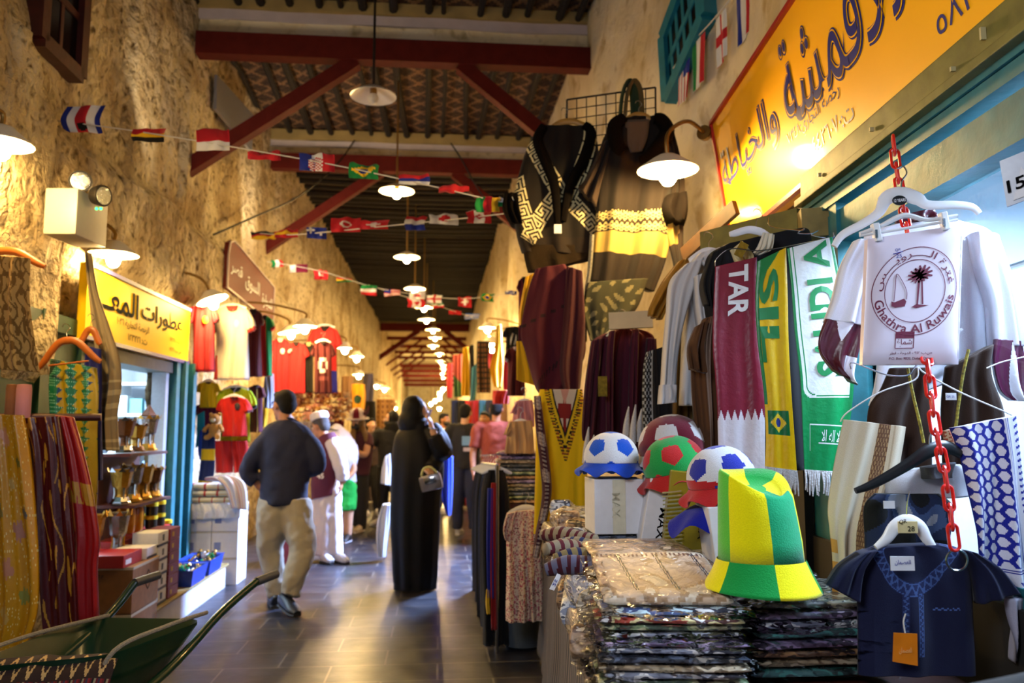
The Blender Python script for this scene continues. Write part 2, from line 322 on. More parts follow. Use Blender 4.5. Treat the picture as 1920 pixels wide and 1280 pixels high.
def slate():
    m = bpy.data.materials.new('slate_paving'); m.use_nodes = True; nt = m.node_tree; N = nt.nodes; L = nt.links; b = N['Principled BSDF']
    tc = N.new('ShaderNodeTexCoord'); mp = N.new('ShaderNodeMapping'); mp.inputs['Rotation'].default_value = (0, 0, -KA); L.new(tc.outputs['Object'], mp.inputs[0])
    br = N.new('ShaderNodeTexBrick'); br.inputs['Scale'].default_value = 1.0; br.inputs['Brick Width'].default_value = 0.62; br.inputs['Row Height'].default_value = 0.31; br.inputs['Mortar Size'].default_value = 0.006; br.inputs['Bias'].default_value = 0.0
    br.inputs['Color1'].default_value = (*S('#17181f'), 1); br.inputs['Color2'].default_value = (*S('#20212a'), 1); br.inputs['Mortar'].default_value = (*S('#5c574e'), 1); L.new(mp.outputs[0], br.inputs['Vector'])
    nz = N.new('ShaderNodeTexNoise'); nz.inputs['Scale'].default_value = 6; nz.inputs['Detail'].default_value = 8; L.new(tc.outputs['Object'], nz.inputs['Vector'])
    mx = N.new('ShaderNodeMixRGB'); mx.blend_type = 'OVERLAY'; mx.inputs[0].default_value = 0.5; L.new(br.outputs['Color'], mx.inputs[1]); L.new(nz.outputs['Fac'], mx.inputs[2]); L.new(mx.outputs[0], b.inputs['Base Color'])
    mr = N.new('ShaderNodeMapRange'); mr.inputs[3].default_value = 0.22; mr.inputs[4].default_value = 0.48; L.new(nz.outputs['Fac'], mr.inputs[0]); L.new(mr.outputs[0], b.inputs['Roughness'])
    bp = N.new('ShaderNodeBump'); bp.inputs['Strength'].default_value = 0.35; bp.inputs['Distance'].default_value = 0.01; h = N.new('ShaderNodeMath'); h.operation = 'MULTIPLY_ADD'; L.new(br.outputs['Fac'], h.inputs[0]); h.inputs[1].default_value = -1.0; L.new(nz.outputs['Fac'], h.inputs[2]); L.new(h.outputs[0], bp.inputs['Height']); L.new(bp.outputs[0], b.inputs['Normal']); return m
g = G(); g.add([A(-5, -6, 0), A(5, -6, 0), A(5, 62, 0), A(-5, 62, 0)], [(0, 1, 2, 3)]); structure(g.obj('floor', slate(), smooth=False))
def steps(a, b, lst):
    out = [a]
    while out[-1] < b:
        x = out[-1]; out.append(x + next(s for lim, s in lst if x < lim))
    return out
def wall(name, ubase, hfn, m, holes=(), v0=-6, v1=60, z1=5.75):
    vsx = steps(v0, v1, [(3, 0.5), (15, 0.075), (25, 0.25), (99, 1.0)]); zs = steps(0, z1, [(9, 0.085)]); g = G(); vs = []
    for v in vsx:
        for z in zs: vs.append(A(ubase(v) + hfn(v, z), v, z))
    nz_ = len(zs); fs = []
    for i in range(len(vsx) - 1):
        for j in range(nz_ - 1):
            cv, cz = (vsx[i] + vsx[i + 1]) / 2, (zs[j] + zs[j + 1]) / 2
            if any(a < cv < b and c < cz < d for a, b, c, d in holes): continue
            fs.append((i * nz_ + j, (i + 1) * nz_ + j, (i + 1) * nz_ + j + 1, i * nz_ + j + 1))
    g.add(vs, fs); return structure(g.obj(name, m))
nzv = lambda v, z, s, o=0.0: noise.noise(Vector((v * s + o, z * s, o * 1.7)))
def sm(x, a, b): t = min(max((x - a) / (b - a), 0), 1); return t * t * (3 - 2 * t)
def h_left(v, z):
    h = 0.035 * nzv(v, z, 1.3) + 0.03 * nzv(v, z, 4.5, 3) + 0.016 * nzv(v, z, 11, 8)
    ledge = 3.22 + 0.07 * nzv(v, 0, 1.1, 5)
    h += 0.15 * (1 - sm(z, ledge - 0.05, ledge + 0.05)) * sm(v, 4.75, 4.9) * (1 - sm(v, 12, 13)) * sm(z, 2.3, 2.6)
    top = 3.62 - 0.5 * sm(v, 4.2, 4.85) + 0.1 * nzv(v, 3, 2.2)
    h += 0.16 * (1 - sm(z, top - 0.1, top + 0.08)) * (1 - sm(v, 4.78, 4.95)) * sm(z, 1.5, 1.7)
    if z > 3.3 and 5.2 < v < 13: h += -0.09 * (1 if math.sin(v * 4.6 + 0.4 * math.sin(v * 2)) > 0.25 else 0) * (0.6 + 0.5 * nzv(v, z, 2, 4)) + 0.03 * nzv(v, z * 0.15, 5, 9)
    return h
HOLE_L = (5.35, 6.75, 0.16, 1.92)
wall('wall_left', lambda v: -2.36, h_left, PLA, [HOLE_L])
def u_right(v): return 1.385 + 0.0904 * v if v < 4.8 else (1.82 + (1.45 - 1.82) * min(1, (v - 4.8) / 2.6))
def h_right(v, z):
    h = 0.03 * nzv(v, z, 0.9, 2) + 0.014 * nzv(v, z, 3.2, 4) + 0.006 * nzv(v, z, 9, 8)
    return h - (0.28 * sm(v, 12.6, 12.7) * (1 - sm(v, 13.6, 13.7)) + 0.3 * sm(v, 15.5, 15.6))
wall('wall_right', u_right, h_right, PLR, [(0.2, 3.35, 0.95, 2.33)])
g = G(); g.add([A(-4, 60, 0), A(4, 60, 0), A(4, 60, 6), A(-4, 60, 6)], [(0, 1, 2, 3)]); structure(g.obj('wall_end', PLB, smooth=False))
# ---- ceiling: woven mats on poles, cream boards in the far bays
MATW = mat('woven_mat', rough=0.9, bump=0.5, scale=30, var=0.45, attr=True)
POLE = mat('dark_pole', '#1c130c', rough=0.8, bump=0.4, scale=18, var=0.5)
g = G(); cols = []
def mat_patch(v0, v1, dv, du):
    nv, nu = int((v1 - v0) / dv), int(4.3 / du)
    for i in range(nv):
        for j in range(nu):
            u, v = -2.6 + j * du, v0 + i * dv; g.add([A(u, v, 5.55), A(u, v + dv, 5.55), A(u + du, v + dv, 5.55), A(u + du, v, 5.55)], [(0, 1, 2, 3)])
            q = (v * 6.5) % 1; zig = abs(((u * 3.3 + (0.5 if int(v * 6.5) % 2 else 0)) % 1) - 0.5) * 2
            cols.append(S('#8a6846') if abs(zig - q) < 0.2 else (S('#4a3424') if (int(u * 26) + int(v * 26)) % 3 else S('#33241a')))
mat_patch(4.0, 11.1, 0.035, 0.03)
def one(u0, u1, v0, v1, z, c): g.add([A(u0, v0, z), A(u0, v1, z), A(u1, v1, z), A(u1, v0, z)], [(0, 1, 2, 3)]); cols.append(S(c))
one(-2.6, 2.6, -6, 4, 5.55, '#3b2616'); one(-2.6, 1.7, 10.9, 31.7, 5.57, '#4a2f1b'); one(1.65, 2.6, 4, 11, 5.55, '#3b2616'); one(-2.6, 2.6, 31.6, 60, 5.56, '#e6d6ac')
ceil = structure(finish('ceiling', g.mesh('ceiling', cols), MATW, None, False))
rr = random.Random(3)
for i in range(15):
    u = -2.25 + i * 0.265 + rr.uniform(-0.05, 0.05); q = G(); q.tube([A(u + rr.uniform(-0.05, 0.05) - 0.12 * j / 4, 3.6 + 7.4 * j / 4, 5.49 + rr.uniform(-0.02, 0.01)) for j in range(5)], 0.035 + rr.uniform(-0.01, 0.012), 7, 3); q.obj('pole', POLE, ceil)
for i in range(60):
    v = 11.3 + i * 0.33; q = G(); q.tube([A(-2.4, v + rr.uniform(-0.05, 0.05), 5.49), A(-0.4, v + 0.03, 5.46), A(1.6, v + rr.uniform(-0.05, 0.05), 5.49)], 0.05 + rr.uniform(-0.015, 0.015), 6, 3); q.obj('pole', POLE, ceil)
# ---- cross beams (plastered) and red trusses
BEAMG = mat('grey_beam_band', '#cfc5ca', rough=0.8, bump=0.15, scale=6, var=0.15)
n_t = 0
BEAMO = mat('olive_beam_band', '#b09a62', rough=0.85, bump=0.2, scale=5, var=0.25)
def cross_beam(v, ztop, zbot, d=0.3):
    global n_t; n_t += 1; t = thing('trim_%d' % n_t, None, None, A(0, v, zbot)); t['kind'] = 'structure'; h = ztop - zbot
    def strip(nm, z0, z1, m, dd):
        q = G(); k = 24; rings = []
        for i in range(k + 1):
            u = -2.45 + 3.98 * i / k; a = 0.02 * nzv(u, z0, 2, v); b = 0.02 * nzv(u, z1, 2, v + 3)
            rings.append([A(u, v - dd + a, z0 + a), A(u, v + d, z0 + a), A(u, v + d, z1 + b), A(u, v - dd + b, z1 + b)])
        q.loft(rings); q.obj(nm, m, t)
    strip('plaster_band', zbot, zbot + h * 0.42, PLB, 0.0); strip('grey_band', zbot + h * 0.42, zbot + h * 0.64, BEAMG, 0.02); strip('olive_band', zbot + h * 0.64, ztop, BEAMO, 0.06)
REDW = mat('red_painted_timber', '#5a1d17', rough=0.75, bump=0.12, scale=10, var=0.2, spec=0.1)
def truss(v, z, lab, group=None, s=0.22, legs=True, u0=-2.34, u1=1.47):
    t = thing('roof_truss', lab, 'truss', A(0, v, z), group)
    q = G(); q.bar(A(u0, v, z), A(u1, v, z), s * 0.7, s); q.obj('beam', REDW, t, False)
    if legs:
        for a, b in ((-0.84, u0 - 0.08), (0.17, u1 + 0.1)):
            q = G(); q.bar(A(a, v + 0.03, z - s * 0.4), A(b, v + 0.03, z - 1.23), s * 0.6, s * 0.6); q.obj('brace', REDW, t, False)
cross_beam(7.62, 5.6, 5.14); truss(7.55, 5.03, 'red painted roof truss spanning under the nearest plastered cross beam')
cross_beam(11.05, 5.52, 5.12); truss(10.95, 5.03, 'red painted roof truss under the second plastered beam, behind the lit pendant lamp')
cross_beam(31.6, 5.57, 5.3, 0.4); truss(31.4, 5.28, 'far red roof beam below the cream boards where the dark poles end', None, 0.3)
for i, v in enumerate((35.3, 38.6, 41.5, 44.5)): truss(v, 5.28 - 0.02 * i, 'slim red truss in the far row over the cream boards', 'far red trusses', 0.15)
for i, v in enumerate((47, 48.5, 50, 51.5, 53)): truss(v, 4.95 - 0.2 * i, 'dark red beam low in the distance near the end wall', 'distant red beams', 0.2, False)
# ---- upper openings
def frame_window(name, pts, n, wd, m, bars=2, depth=0.1):
    """pts: four world corners (bl, br, tr, tl)."""
    t = thing(name, None, None, pts[0]); t['kind'] = 'structure'; n = Vector(n)
    q = G()
    for a, b in zip(pts, pts[1:] + pts[:1]): q.bar(a, b, wd, depth, n)
    q.obj('frame', m, t, False)
    q = G(); bl, br, tr, tl = pts; q.poly([bl, br, tr, tl], -n * 0.03)
    for i, p in enumerate(q.v): q.v[i] = p + n * 0.012
    q.obj('pane', mat('dark_glass', '#0c0a0a', rough=0.2), t, False)
    for i in range(1, bars + 1):
        f = i / (bars + 1); q = G(); q.bar(bl.lerp(br, f), tl.lerp(tr, f), wd * 0.4, wd * 0.4, n); q.obj('bar', m, t, False)
    for f in (0.25, 0.6) if bars < 4 else (0.5,):
        q = G(); q.bar(bl.lerp(tl, f), br.lerp(tr, f), wd * 0.5, wd * 0.5, n); q.obj('rail', m, t, False)
nL = Vector((CK, SK, 0))
frame_window('window_1', [A(-2.33, 4.62, 3.62), A(-2.33, 5.12, 3.62), A(-2.33, 5.12, 5.1), A(-2.33, 4.62, 5.1)], nL, 0.09, WOODD, 1)
PW = lambda x, y: PL(x, y, A(u_right(5.2) - 0.05, 5.2, 0), Vector((-0.975, -0.222, 0)))
BLUEP = mat('blue_painted_wood', '#1d7d92', rough=0.5, bump=0.1, scale=12, var=0.3)
frame_window('window_2', [PW(1256, 187), PW(1326, 30), PW(1316, -110), PW(1249, 70)], Vector((-0.95, -0.3, 0)), 0.09, BLUEP, 5)
q = G(); a = [A(-2.3, 7.15, 4.28), A(-2.3, 8.55, 3.75), A(-2.3, 8.55, 4.25), A(-2.3, 7.15, 4.78)]
a = [PL(x, y, A(-2.31, 0, 0), nL) for x, y in ((400, 205), (468, 285), (470, 215), (402, 140))]
q.poly(a, nL * 0.03); tag(q.obj('vent_panel', mat('grey_metal_panel', '#8f929c', rough=0.4, metal=0.3)), 'flat grey blue panel set high in the stone wall behind a red brace', 'panel')
# ---- wall fittings: cables
CAB = mat('black_cable', '#15120f', rough=0.6)
q = G(); q.tube([P(400, 440, 8.0), P(480, 405, 8.6), P(560, 368, 9.5), P(630, 310, 10.4), P(668, 258, 10.9)], 0.011, 6); tag(q.obj('cable', CAB), 'black cable sagging from the stone wall up to the second beam', 'cable')
q = G(); q.tube([P(845, 268, 10.8), P(866, 300, 10.85), P(900, 360, 10.9), P(948, 420, 11.2)], 0.01, 6); tag(q.obj('cable', CAB), 'thin black cable dropping from the second beam towards the ponchos', 'cable')
# ---------------------------------------------------------------- lamps
def shade_prof(D): r = D / 2; return [(0.02, 0.085), (0.05, 0.08), (0.09 * D / 0.36, 0.06), (r * 0.75, 0.03), (r, 0.0), (r, -0.006), (r * 0.74, 0.02), (0.085 * D / 0.36, 0.05), (0.045, 0.068), (0.015, 0.07)]
def pendant(px, py, v, lab, D=0.4, lit=True, seg=24, ztop=5.5):
    c = None
    d = ray(px, py); lo = [(-1.5 + 3 * i / 600) for i in range(601)]
    # point on the ray at alley distance v
    o = Vector((0, 0, H0)); ev = Vector((-SK, CK, 0)); c = o + d * (v / d.dot(ev))
    t = thing('pendant_lamp', lab, 'lamp', c, 'pendant lamps along the alley')
    q = G(); q.lathe(shade_prof(D), c, seg); q.obj('shade', LAMPW, t)
    q = G(); q.tube([c + Vector((0, 0, 0.08)), (c.x, c.y, ztop)], 0.011, 6, 1); q.obj('rod', IRON if not lit else BRASS, t)
    q = G(); q.lathe([(0.03, 0.06), (0.03, 0.0)], c, 10); q.obj('socket', BRASS, t)
    if lit: q = G(); q.ball(c - Vector((0, 0, 0.035)), (0.05, 0.05, 0.06), 8); q.obj('bulb', GLOW, t)
    else: q = G(); q.ball(c - Vector((0, 0, 0.02)), (0.045, 0.045, 0.05), 10); q.obj('bulb', mat('frosted_glass', '#cfc8b8', rough=0.3), t)
    return c
pendant(700, 180, 6.6, 'unlit white pendant lamp hanging on a rod before the nearest truss', 0.39, False)
pendant(744, 358, 9.1, 'lit pendant lamp before the second red truss', 0.41)
pendant(763, 482, 12.2, 'lit pendant lamp third along the row under the dark pole ceiling')
pendant(778, 541, 14.6, 'lit pendant lamp just beyond the third in the row')
PD = [(795, 576, 17), (800, 599, 19.6), (812, 618, 22), (816, 633, 25), (812, 648, 28), (824, 663, 32), (826, 677, 36), (831, 685, 40), (832, 692, 44), (829, 700, 49), (831, 708, 54)]
for i, (x, y, v) in enumerate(PD): pendant(x, y, v, 'small lit pendant lamp far along the row' if i > 1 else ('lit pendant lamp where the dark pole ceiling nears its end' if i else 'lit pendant lamp above the far string of flags'), 0.42, True, 16)
def wall_lamp(px, py, Y, mount, lab, D=0.3, tilt=(0, 0), seg=20, group='swan neck lamps on the stone wall', rise=0.09, br=0.045):
    c = P(px, py, Y); m_ = Vector(mount); t = thing('wall_lamp', lab, 'lamp', m_, group)
    qt = Matrix.Rotation(tilt[0], 4, 'Y').to_quaternion() @ Matrix.Rotation(tilt[1], 4, 'X').to_quaternion()
    q = G(); q.lathe(shade_prof(D), c, seg, qt); q.obj('shade', LAMPW, t)
    top = c + qt @ Vector((0, 0, 0.08)); e = m_ - top
    q = G(); q.tube([top, top + qt @ Vector((0, 0, rise * 0.7)), top + e * 0.25 + Vector((0, 0, rise * 0.9)), top + e * 0.6 + Vector((0, 0, rise * 0.75)), m_], 0.012, 8); q.obj('arm', BRASS, t)
    n = Vector((e.x, e.y, 0)).normalized(); q = G(); q.lathe([(0.045, -0.015), (0.045, 0.02)], m_, 14, n.to_track_quat('Z', 'Y')); q.obj('wall_mount', BRASS, t)
    q = G(); q.ball(c + qt @ Vector((0, 0, -0.035)), (br, br, br * 1.2), 8); q.obj('bulb', GLOW, t); return c
def lw(v, z): return A(-2.34, v, z)
wall_lamp(2, 268, 3.7, A(-2.2, 3.75, 2.8), 'lit enamel lamp cut by the picture edge on the near stone pier', 0.285)
wall_lamp(213, 476, 5.0, lw(5.1, 2.72), 'lit enamel lamp over the yellow perfume shop sign', 0.3)
wall_lamp(398, 562, 6.9, lw(7.05, 2.72), 'tilted lit lamp in front of the white football shirt', 0.27, (R(-22), 0))
wall_lamp(545, 622, 9.4, lw(9.6, 2.75), 'lit lamp tilted over the red football shirts', 0.3, (R(-10), 0))
wall_lamp(572, 611, 8.9, lw(9.2, 2.8), 'lit lamp behind the tilted one over the red football shirts', 0.26)
wall_lamp(647, 652, 11.2, lw(11.3, 2.72), 'lit wall lamp past the maroon shirt with a white emblem', 0.2)
wall_lamp(669, 668, 12.4, lw(12.5, 2.72), 'lit tilted wall lamp next past the maroon shirt', 0.22)
for x, y, Y in ((673, 702, 15.6), (706, 722, 20), (721, 728, 21), (736, 752, 31), (742, 764, 34)): wall_lamp(x, y, Y, lw(Y + 0.3, 2.55), 'small lit wall lamp far along the stone wall', 0.27, seg=12)
rw = lambda v, z: A(u_right(v) - 0.02, v, z)
for i, (x, y, Y) in enumerate(((914, 614, 12.4), (921, 640, 12.2), (924, 655, 15), (926, 662, 17.5))): wall_lamp(x, y, Y, rw(Y + 0.2, 2.95), ['lit lamp beside the hanging yellow cloth, upper of two', 'lit tilted lamp beside the hanging yellow cloth, lower of two', 'small lit lamp behind the hanging yellow cloth', 'small lit lamp behind the hanging yellow cloth'][i], 0.26, ((0, R(18)) if i == 1 else (0, 0)), 14, 'lamps on the far plaster wall')
for i, (x, y, v) in enumerate(((831, 727, 34), (825, 735, 33), (824, 745, 38.5), (816, 749, 38), (808, 755, 40), (824, 764, 42))):
    c = P(x, y, v); t = thing('hanging_lamp', 'tiny lit lamp in the yellow glow at the alley end', 'lamp', c, 'lamps at the alley end')
    q = G(); q.lathe(shade_prof(0.3), c, 12); q.obj('shade', LAMPW, t); q = G(); q.ball(c - Vector((0, 0, 0.07)), 0.075, 8); q.obj('bulb', GLOW, t); q = G(); q.tube([c + Vector((0, 0, 0.08)), (c.x, c.y, 4.4)], 0.012, 5, 1); q.obj('rod', BRASS, t)
# right shop lamp
wall_lamp(1252, 318, 4.3, (1.16, 4.66, 3.16), 'large lit enamel lamp on a curved arm at the orange sign corner', 0.335, seg=40, group=None, rise=0.16, br=0.05)
# ================================================================ signs
YEL = mat('orange_yellow_sign', '#ffb600', rough=0.5, var=0.05, coat=0.3, scale=3, spec=0.25, coatr=0.1); SRED = mat('red_sign_edge', '#b3261c', rough=0.4); YEL2 = mat('yellow_sign', '#f2c400', rough=0.6, var=0.05, spec=0.15)
def SP(Y, z, off=0.0): return Vector((1.3 - 0.1 * (z - 2.48) / 0.71 - off, Y, z))
t = thing('shop_sign', 'large orange yellow shop sign with blue lettering and red edge', 'sign', SP(2.6, 2.48))
q = G(); q.poly([SP(0.5, 2.46), SP(4.62, 2.46), SP(4.62, 3.2), SP(0.5, 3.2)], (0.05, 0, 0)); q.obj('board', YEL, t, False)
q = G()
for a, b in (((0.5, 2.47), (4.63, 2.47)), ((4.63, 2.46), (4.63, 3.21)), ((4.63, 3.205), (0.5, 3.205))): q.bar(SP(*a, 0.004), SP(*b, 0.004), 0.028, 0.022)
q.obj('edge_strip', SRED, t, False)
def stext(s, Y0, Y1, z0, z1, m, off, name, w=0.0): letters(arabic(s), lambda x, y: SP(Y0 + (Y1 - Y0) * x, z0 + (z1 - z0) * y, off), name, m, t, w)
INKB2 = mat('navy_sign_paint', '#1c2277', rough=0.35)
for s, a, b, z0, z1 in (('\u0648\u0627\u0644\u062e\u064a\u0627\u0637\u0629', 4.6, 3.62, 2.72, 3.0), ('\u0644\u0644\u0627\u0642\u0645\u0634\u0629', 3.52, 2.42, 2.72, 3.12)):
    stext(s, a, b, z0, z1, INKB2, 0.002, 'letter_outline', 0.022); stext(s, a - 0.012, b + 0.012, z0 + 0.009, z1 - 0.009, YEL, 0.004, 'letter_inline', 0.009); stext(s, a - 0.02, b + 0.02, z0 + 0.014, z1 - 0.014, INKB2, 0.006, 'letter_core', -0.004)
stext('\u0631\u062e\u0635\u0629 \u0627\u0644\u062a\u062c\u0627\u0631\u064a:\u0667\u0663\u0664\u0668', 3.56, 2.98, 2.655, 2.74, INKB2, 0.002, 'lettering', 0.004)
stext('\u062a:\u0664\u0664\u0662\u0666\u0660\u0667\u0660', 3.3, 2.9, 2.555, 2.625, INKB2, 0.002, 'lettering', 0.006)
stext('\u0628.\u0635: \u0665\u0668\u0662', 2.3, 1.72, 2.545, 2.64, INKB2, 0.002, 'lettering', 0.006)
# perfume sign
nLs = nL
LP = lambda v, z, o=0.0: A(-2.17 + o, v, z)
t = thing('shop_sign', 'bright yellow perfume shop sign with black lettering and blue edges', 'sign', LP(6.3, 1.96))
q = G(); q.poly([LP(5.08, 1.94), LP(7.11, 1.94), LP(7.11, 2.41), LP(5.08, 2.41)], -nLs * 0.05); q.obj('board', YEL2, t, False)
for z in (1.948, 2.405): q = G(); q.bar(LP(5.08, z, 0.004), LP(7.11, z, 0.004), 0.02, 0.026); q.obj('edge_strip', mat('violet_edge', '#3b3a86', rough=0.4), t, False)
def ltext(s, v0, v1, z0, z1, w=0.0, nm='lettering'): letters(arabic(s), lambda x, y: LP(v0 + (v1 - v0) * x, z0 + (z1 - z0) * y, 0.004), nm, INKK, t, w)
ltext('\u0639\u0637\u0648\u0631\u0627\u062a', 5.98, 6.92, 2.15, 2.32, 0.014); ltext('\u0627\u0644\u0645\u0639\u0640\u0640', 5.25, 5.92, 2.16, 2.34, 0.018)
ltext('\u0627\u0644\u0631\u062e\u0635\u0629 \u0627\u0644\u062a\u062c\u0627\u0631\u064a\u0629 \u0661\u0660\u0663\u0666', 5.55, 6.15, 2.075, 2.14, 0.006); ltext('\u062a: \u0661\u0662\u0663\u0662\u0662\u0661', 5.75, 6.12, 2.0, 2.05, 0.006)
ltext('\u0631.\u062a: \u0661\u0662\u0662\u0661', 6.62, 6.92, 2.08, 2.12, 0.006); ltext('\u0635.\u0628: \u0661\u0662\u0662\u0661', 6.62, 6.92, 2.0, 2.04, 0.006)
# brown hoarding further on
BRN = mat('brown_sign_panel', '#6e2a1e', rough=0.6, spec=0.15, var=0.1)
BP = lambda v, z, o=0.0: A(-2.18 + o, v, z)
t = thing('shop_sign', 'brown shop sign with rounded corner and white lettering on stone wall', 'sign', BP(9.4, 2.75))
pts = [BP(8.3, 2.82), BP(10.6, 2.72), BP(10.6, 3.22), BP(8.75, 3.34), BP(8.5, 3.35), BP(8.36, 3.3), BP(8.3, 3.15)]
q = G(); q.poly(pts, -nLs * 0.05); q.obj('board', BRN, t, False)
q = G()
for a, b in zip(pts, pts[1:] + pts[:1]): q.bar(a + nLs * 0.005, b + nLs * 0.005, 0.016, 0.016)
q.obj('edge_strip', mat('pale_sign_edge', '#b5a09a', rough=0.4), t, False)
for s, a, b, z0, z1 in (('\u0642\u0635\u0631', 8.42, 8.9, 2.98, 3.14), ('\u0627\u0644\u0633\u0648\u0642', 9.05, 9.75, 2.92, 3.12), ('\u0644\u0644\u062a\u062c\u0627\u0631\u0629', 9.9, 10.5, 2.86, 3.04)): letters(arabic(s), lambda x, y, a=a, b=b, z0=z0, z1=z1: BP(a + (b - a) * x, z0 + (z1 - z0) * y, 0.006), 'lettering', INKW, t, 0.01)
# ---------------------------------------------------------------- emergency light on the pier
t = thing('emergency_light', 'grey emergency light box with two round lamp heads', 'light', P(140, 440, 4.55))
GREYP = mat('grey_plastic', '#b9b3a4', rough=0.45, var=0.05)
q = G(); c = P(144, 410, 4.45); q.box(c, (0.18, 0.34, 0.26), Matrix.Rotation(KA - 0.08, 3, 'Z'), 0.012); q.obj('housing', GREYP, t)
for x, y in ((151, 340), (192, 367)):
    c2 = P(x, y, 4.38); qd = Vector((0.35, -0.8, -0.1) if x < 170 else (0.95, -0.3, -0.1)).to_track_quat('Z', 'Y'); q = G(); q.lathe([(0.02, -0.07), (0.05, -0.05), (0.062, 0.0), (0.06, 0.01)], c2, 20, qd); lh = q.obj('lamp_head', IRON, t)
    q = G(); q.lathe([(0.054, 0.0), (0.05, 0.012), (0.02, 0.02)], c2, 20, qd); q.obj('lens', mat('silver_lens', '#cfd2cc', rough=0.12, metal=0.8, bump=0.4, scale=90), lh)
for x in (181, 189): q = G(); q.ball(P(x, 391, 4.3), 0.008, 8); q.obj('indicator', mat('green_led', '#20ff70', emit=6), t)
# ---------------------------------------------------------------- bunting
FL = {}
def flagcol(k):
    """colour of a flag at a (across) and t (down)"""
    W, Rd, B, Y_, Gn, K = '#e8e6e2', '#c0202a', '#1f2f8c', '#f0c020', '#107a3c', '#141414'
    h3 = lambda x, y, z: (lambda a, t: x if t < 0.34 else (y if t < 0.67 else z)); v3 = lambda x, y, z: (lambda a, t: x if a < 0.34 else (y if a < 0.67 else z))
    d = {'costa': lambda a, t: K if ((a - 0.52) / 0.12) ** 2 + ((t - 0.8) / 0.16) ** 2 < 1 else (B if a < 0.17 or a > 0.83 else (W if a < 0.34 or a > 0.66 else Rd)), 'belg': h3(Rd, Y_, K), 'pol': lambda a, t: Rd if t < 0.62 else W, 'tri': lambda a, t: Rd, 'cro': lambda a, t: (Rd if (int(a * 16) + int(t * 12)) % 2 else W) if ((a - 0.45) / 0.22) ** 2 + ((t - 0.6) / 0.4) ** 2 < 1 else (B if a < 0.33 else (W if a < 0.66 else Rd)), 'bra': lambda a, t: B if ((a - 0.5) / 0.15) ** 2 + ((t - 0.5) / 0.22) ** 2 < 1 else (Y_ if abs(a - 0.5) / 0.42 + abs(t - 0.5) / 0.42 < 1 else Gn), 'ser': h3(Rd, B, W), 'red': lambda a, t: Rd, 'can': lambda a, t: Rd if a < 0.28 or a > 0.72 or abs(a - 0.5) + abs(t - 0.5) < 0.2 else W, 'cam': v3(Gn, Rd, Y_), 'ger': h3(K, Rd, Y_), 'spa': h3(Rd, Y_, Rd), 'aus': lambda a, t: W if (a < 0.4 and t < 0.5 and (abs(a - 0.2) < 0.05 or abs(t - 0.25) < 0.07)) or ((a - 0.7) ** 2 + (t - 0.6) ** 2 < 0.006) else B, 'tun': lambda a, t: (Rd if ((a - 0.53) ** 2 + (t - 0.5) ** 2) < 0.015 else W) if ((a - 0.5) ** 2 + (t - 0.5) ** 2) < 0.04 else Rd, 'sui': lambda a, t: W if (abs(a - 0.5) < 0.08 and abs(t - 0.5) < 0.3) or (abs(t - 0.5) < 0.1 and abs(a - 0.5) < 0.24) else Rd, 'ned': h3(Rd, W, B), 'jap': lambda a, t: Rd if ((a - 0.5) ** 2 + (t - 0.5) ** 2) < 0.05 else W, 'mex': v3(Gn, W, Rd), 'qat': lambda a, t: W if a < 0.3 + 0.06 * abs(((t * 5) % 1) - 0.5) * 2 else '#6d1034', 'eng': lambda a, t: Rd if abs(a - 0.5) < 0.08 or abs(t - 0.5) < 0.1 else W, 'fra': v3(B, W, Rd), 'usa': lambda a, t: B if a < 0.42 and t < 0.5 else (Rd if int(t * 11) % 2 == 0 else W), 'uru': lambda a, t: W if int(t * 7) % 2 else '#3d6fd0', 'gha': h3(Rd, Y_, Gn), 'iran': h3(Gn, W, Rd), 'bel2': v3(K, Y_, Rd), 'wal': h3(W, W, Gn), 'kor': lambda a, t: Rd if ((a - 0.5) ** 2 + (t - 0.42) ** 2) < 0.02 else (B if ((a - 0.5) ** 2 + (t - 0.58) ** 2) < 0.02 else W)}
    return d[k]
def bunting(lab, pts, flags, size=0.2, cord='#d8d4c8', seed=0):
    """pts: cord through (px, py, Y); flags: (px, py, Y, kind, lift, width px, height px)"""
    w = [P(*p) for p in pts]; t = thing('flag_bunting', lab, 'bunting', w[0]); q = G(); q.tube(w, 0.004, 6, 6); q.obj('cord', mat('pale_cord', cord, rough=0.8), t)
    for i, (x, y, Y, k, lift, wd, hg) in enumerate(flags):
        r = random.Random(seed * 31 + i); dx, sk = wd / 2, r.uniform(-0.25, 0.25)
        top = [(x - dx, y - lift), (x + dx, y - lift + r.uniform(-3, 3))]; s = Sheet([(top[0], top[1], (Y, Y + r.uniform(-0.1, 0.1))), ((x - dx + sk * hg, y - lift + hg * 0.5), (x + dx + sk * hg, y - lift + hg * 0.5), (Y - 0.03, Y + 0.04)), ((x - dx + sk * hg * 0.3, y - lift + hg), (x + dx + sk * hg * 0.6, y - lift + hg + r.uniform(-4, 4)), (Y, Y + 0.03))], None, (0.012, 1.3), 0.004, seed * 17 + i, n=20 if Y < 7 else 12, m=14 if Y < 7 else 9, low=0.8)
        s.build('flag', FAB, t, flagcol(k))
rr = random.Random(11)
def lerp_on(pts, x):
    for a, b in zip(pts, pts[1:]):
        if a[0] <= x <= b[0]: f = (x - a[0]) / (b[0] - a[0]); return a[1] + (b[1] - a[1]) * f, a[2] + (b[2] - a[2]) * f
    return pts[-1][1:]
p1 = [(105, 226, 4.75), (250, 245, 4.7), (440, 276, 4.7), (620, 308, 4.75), (780, 342, 4.8), (960, 384, 4.85)]
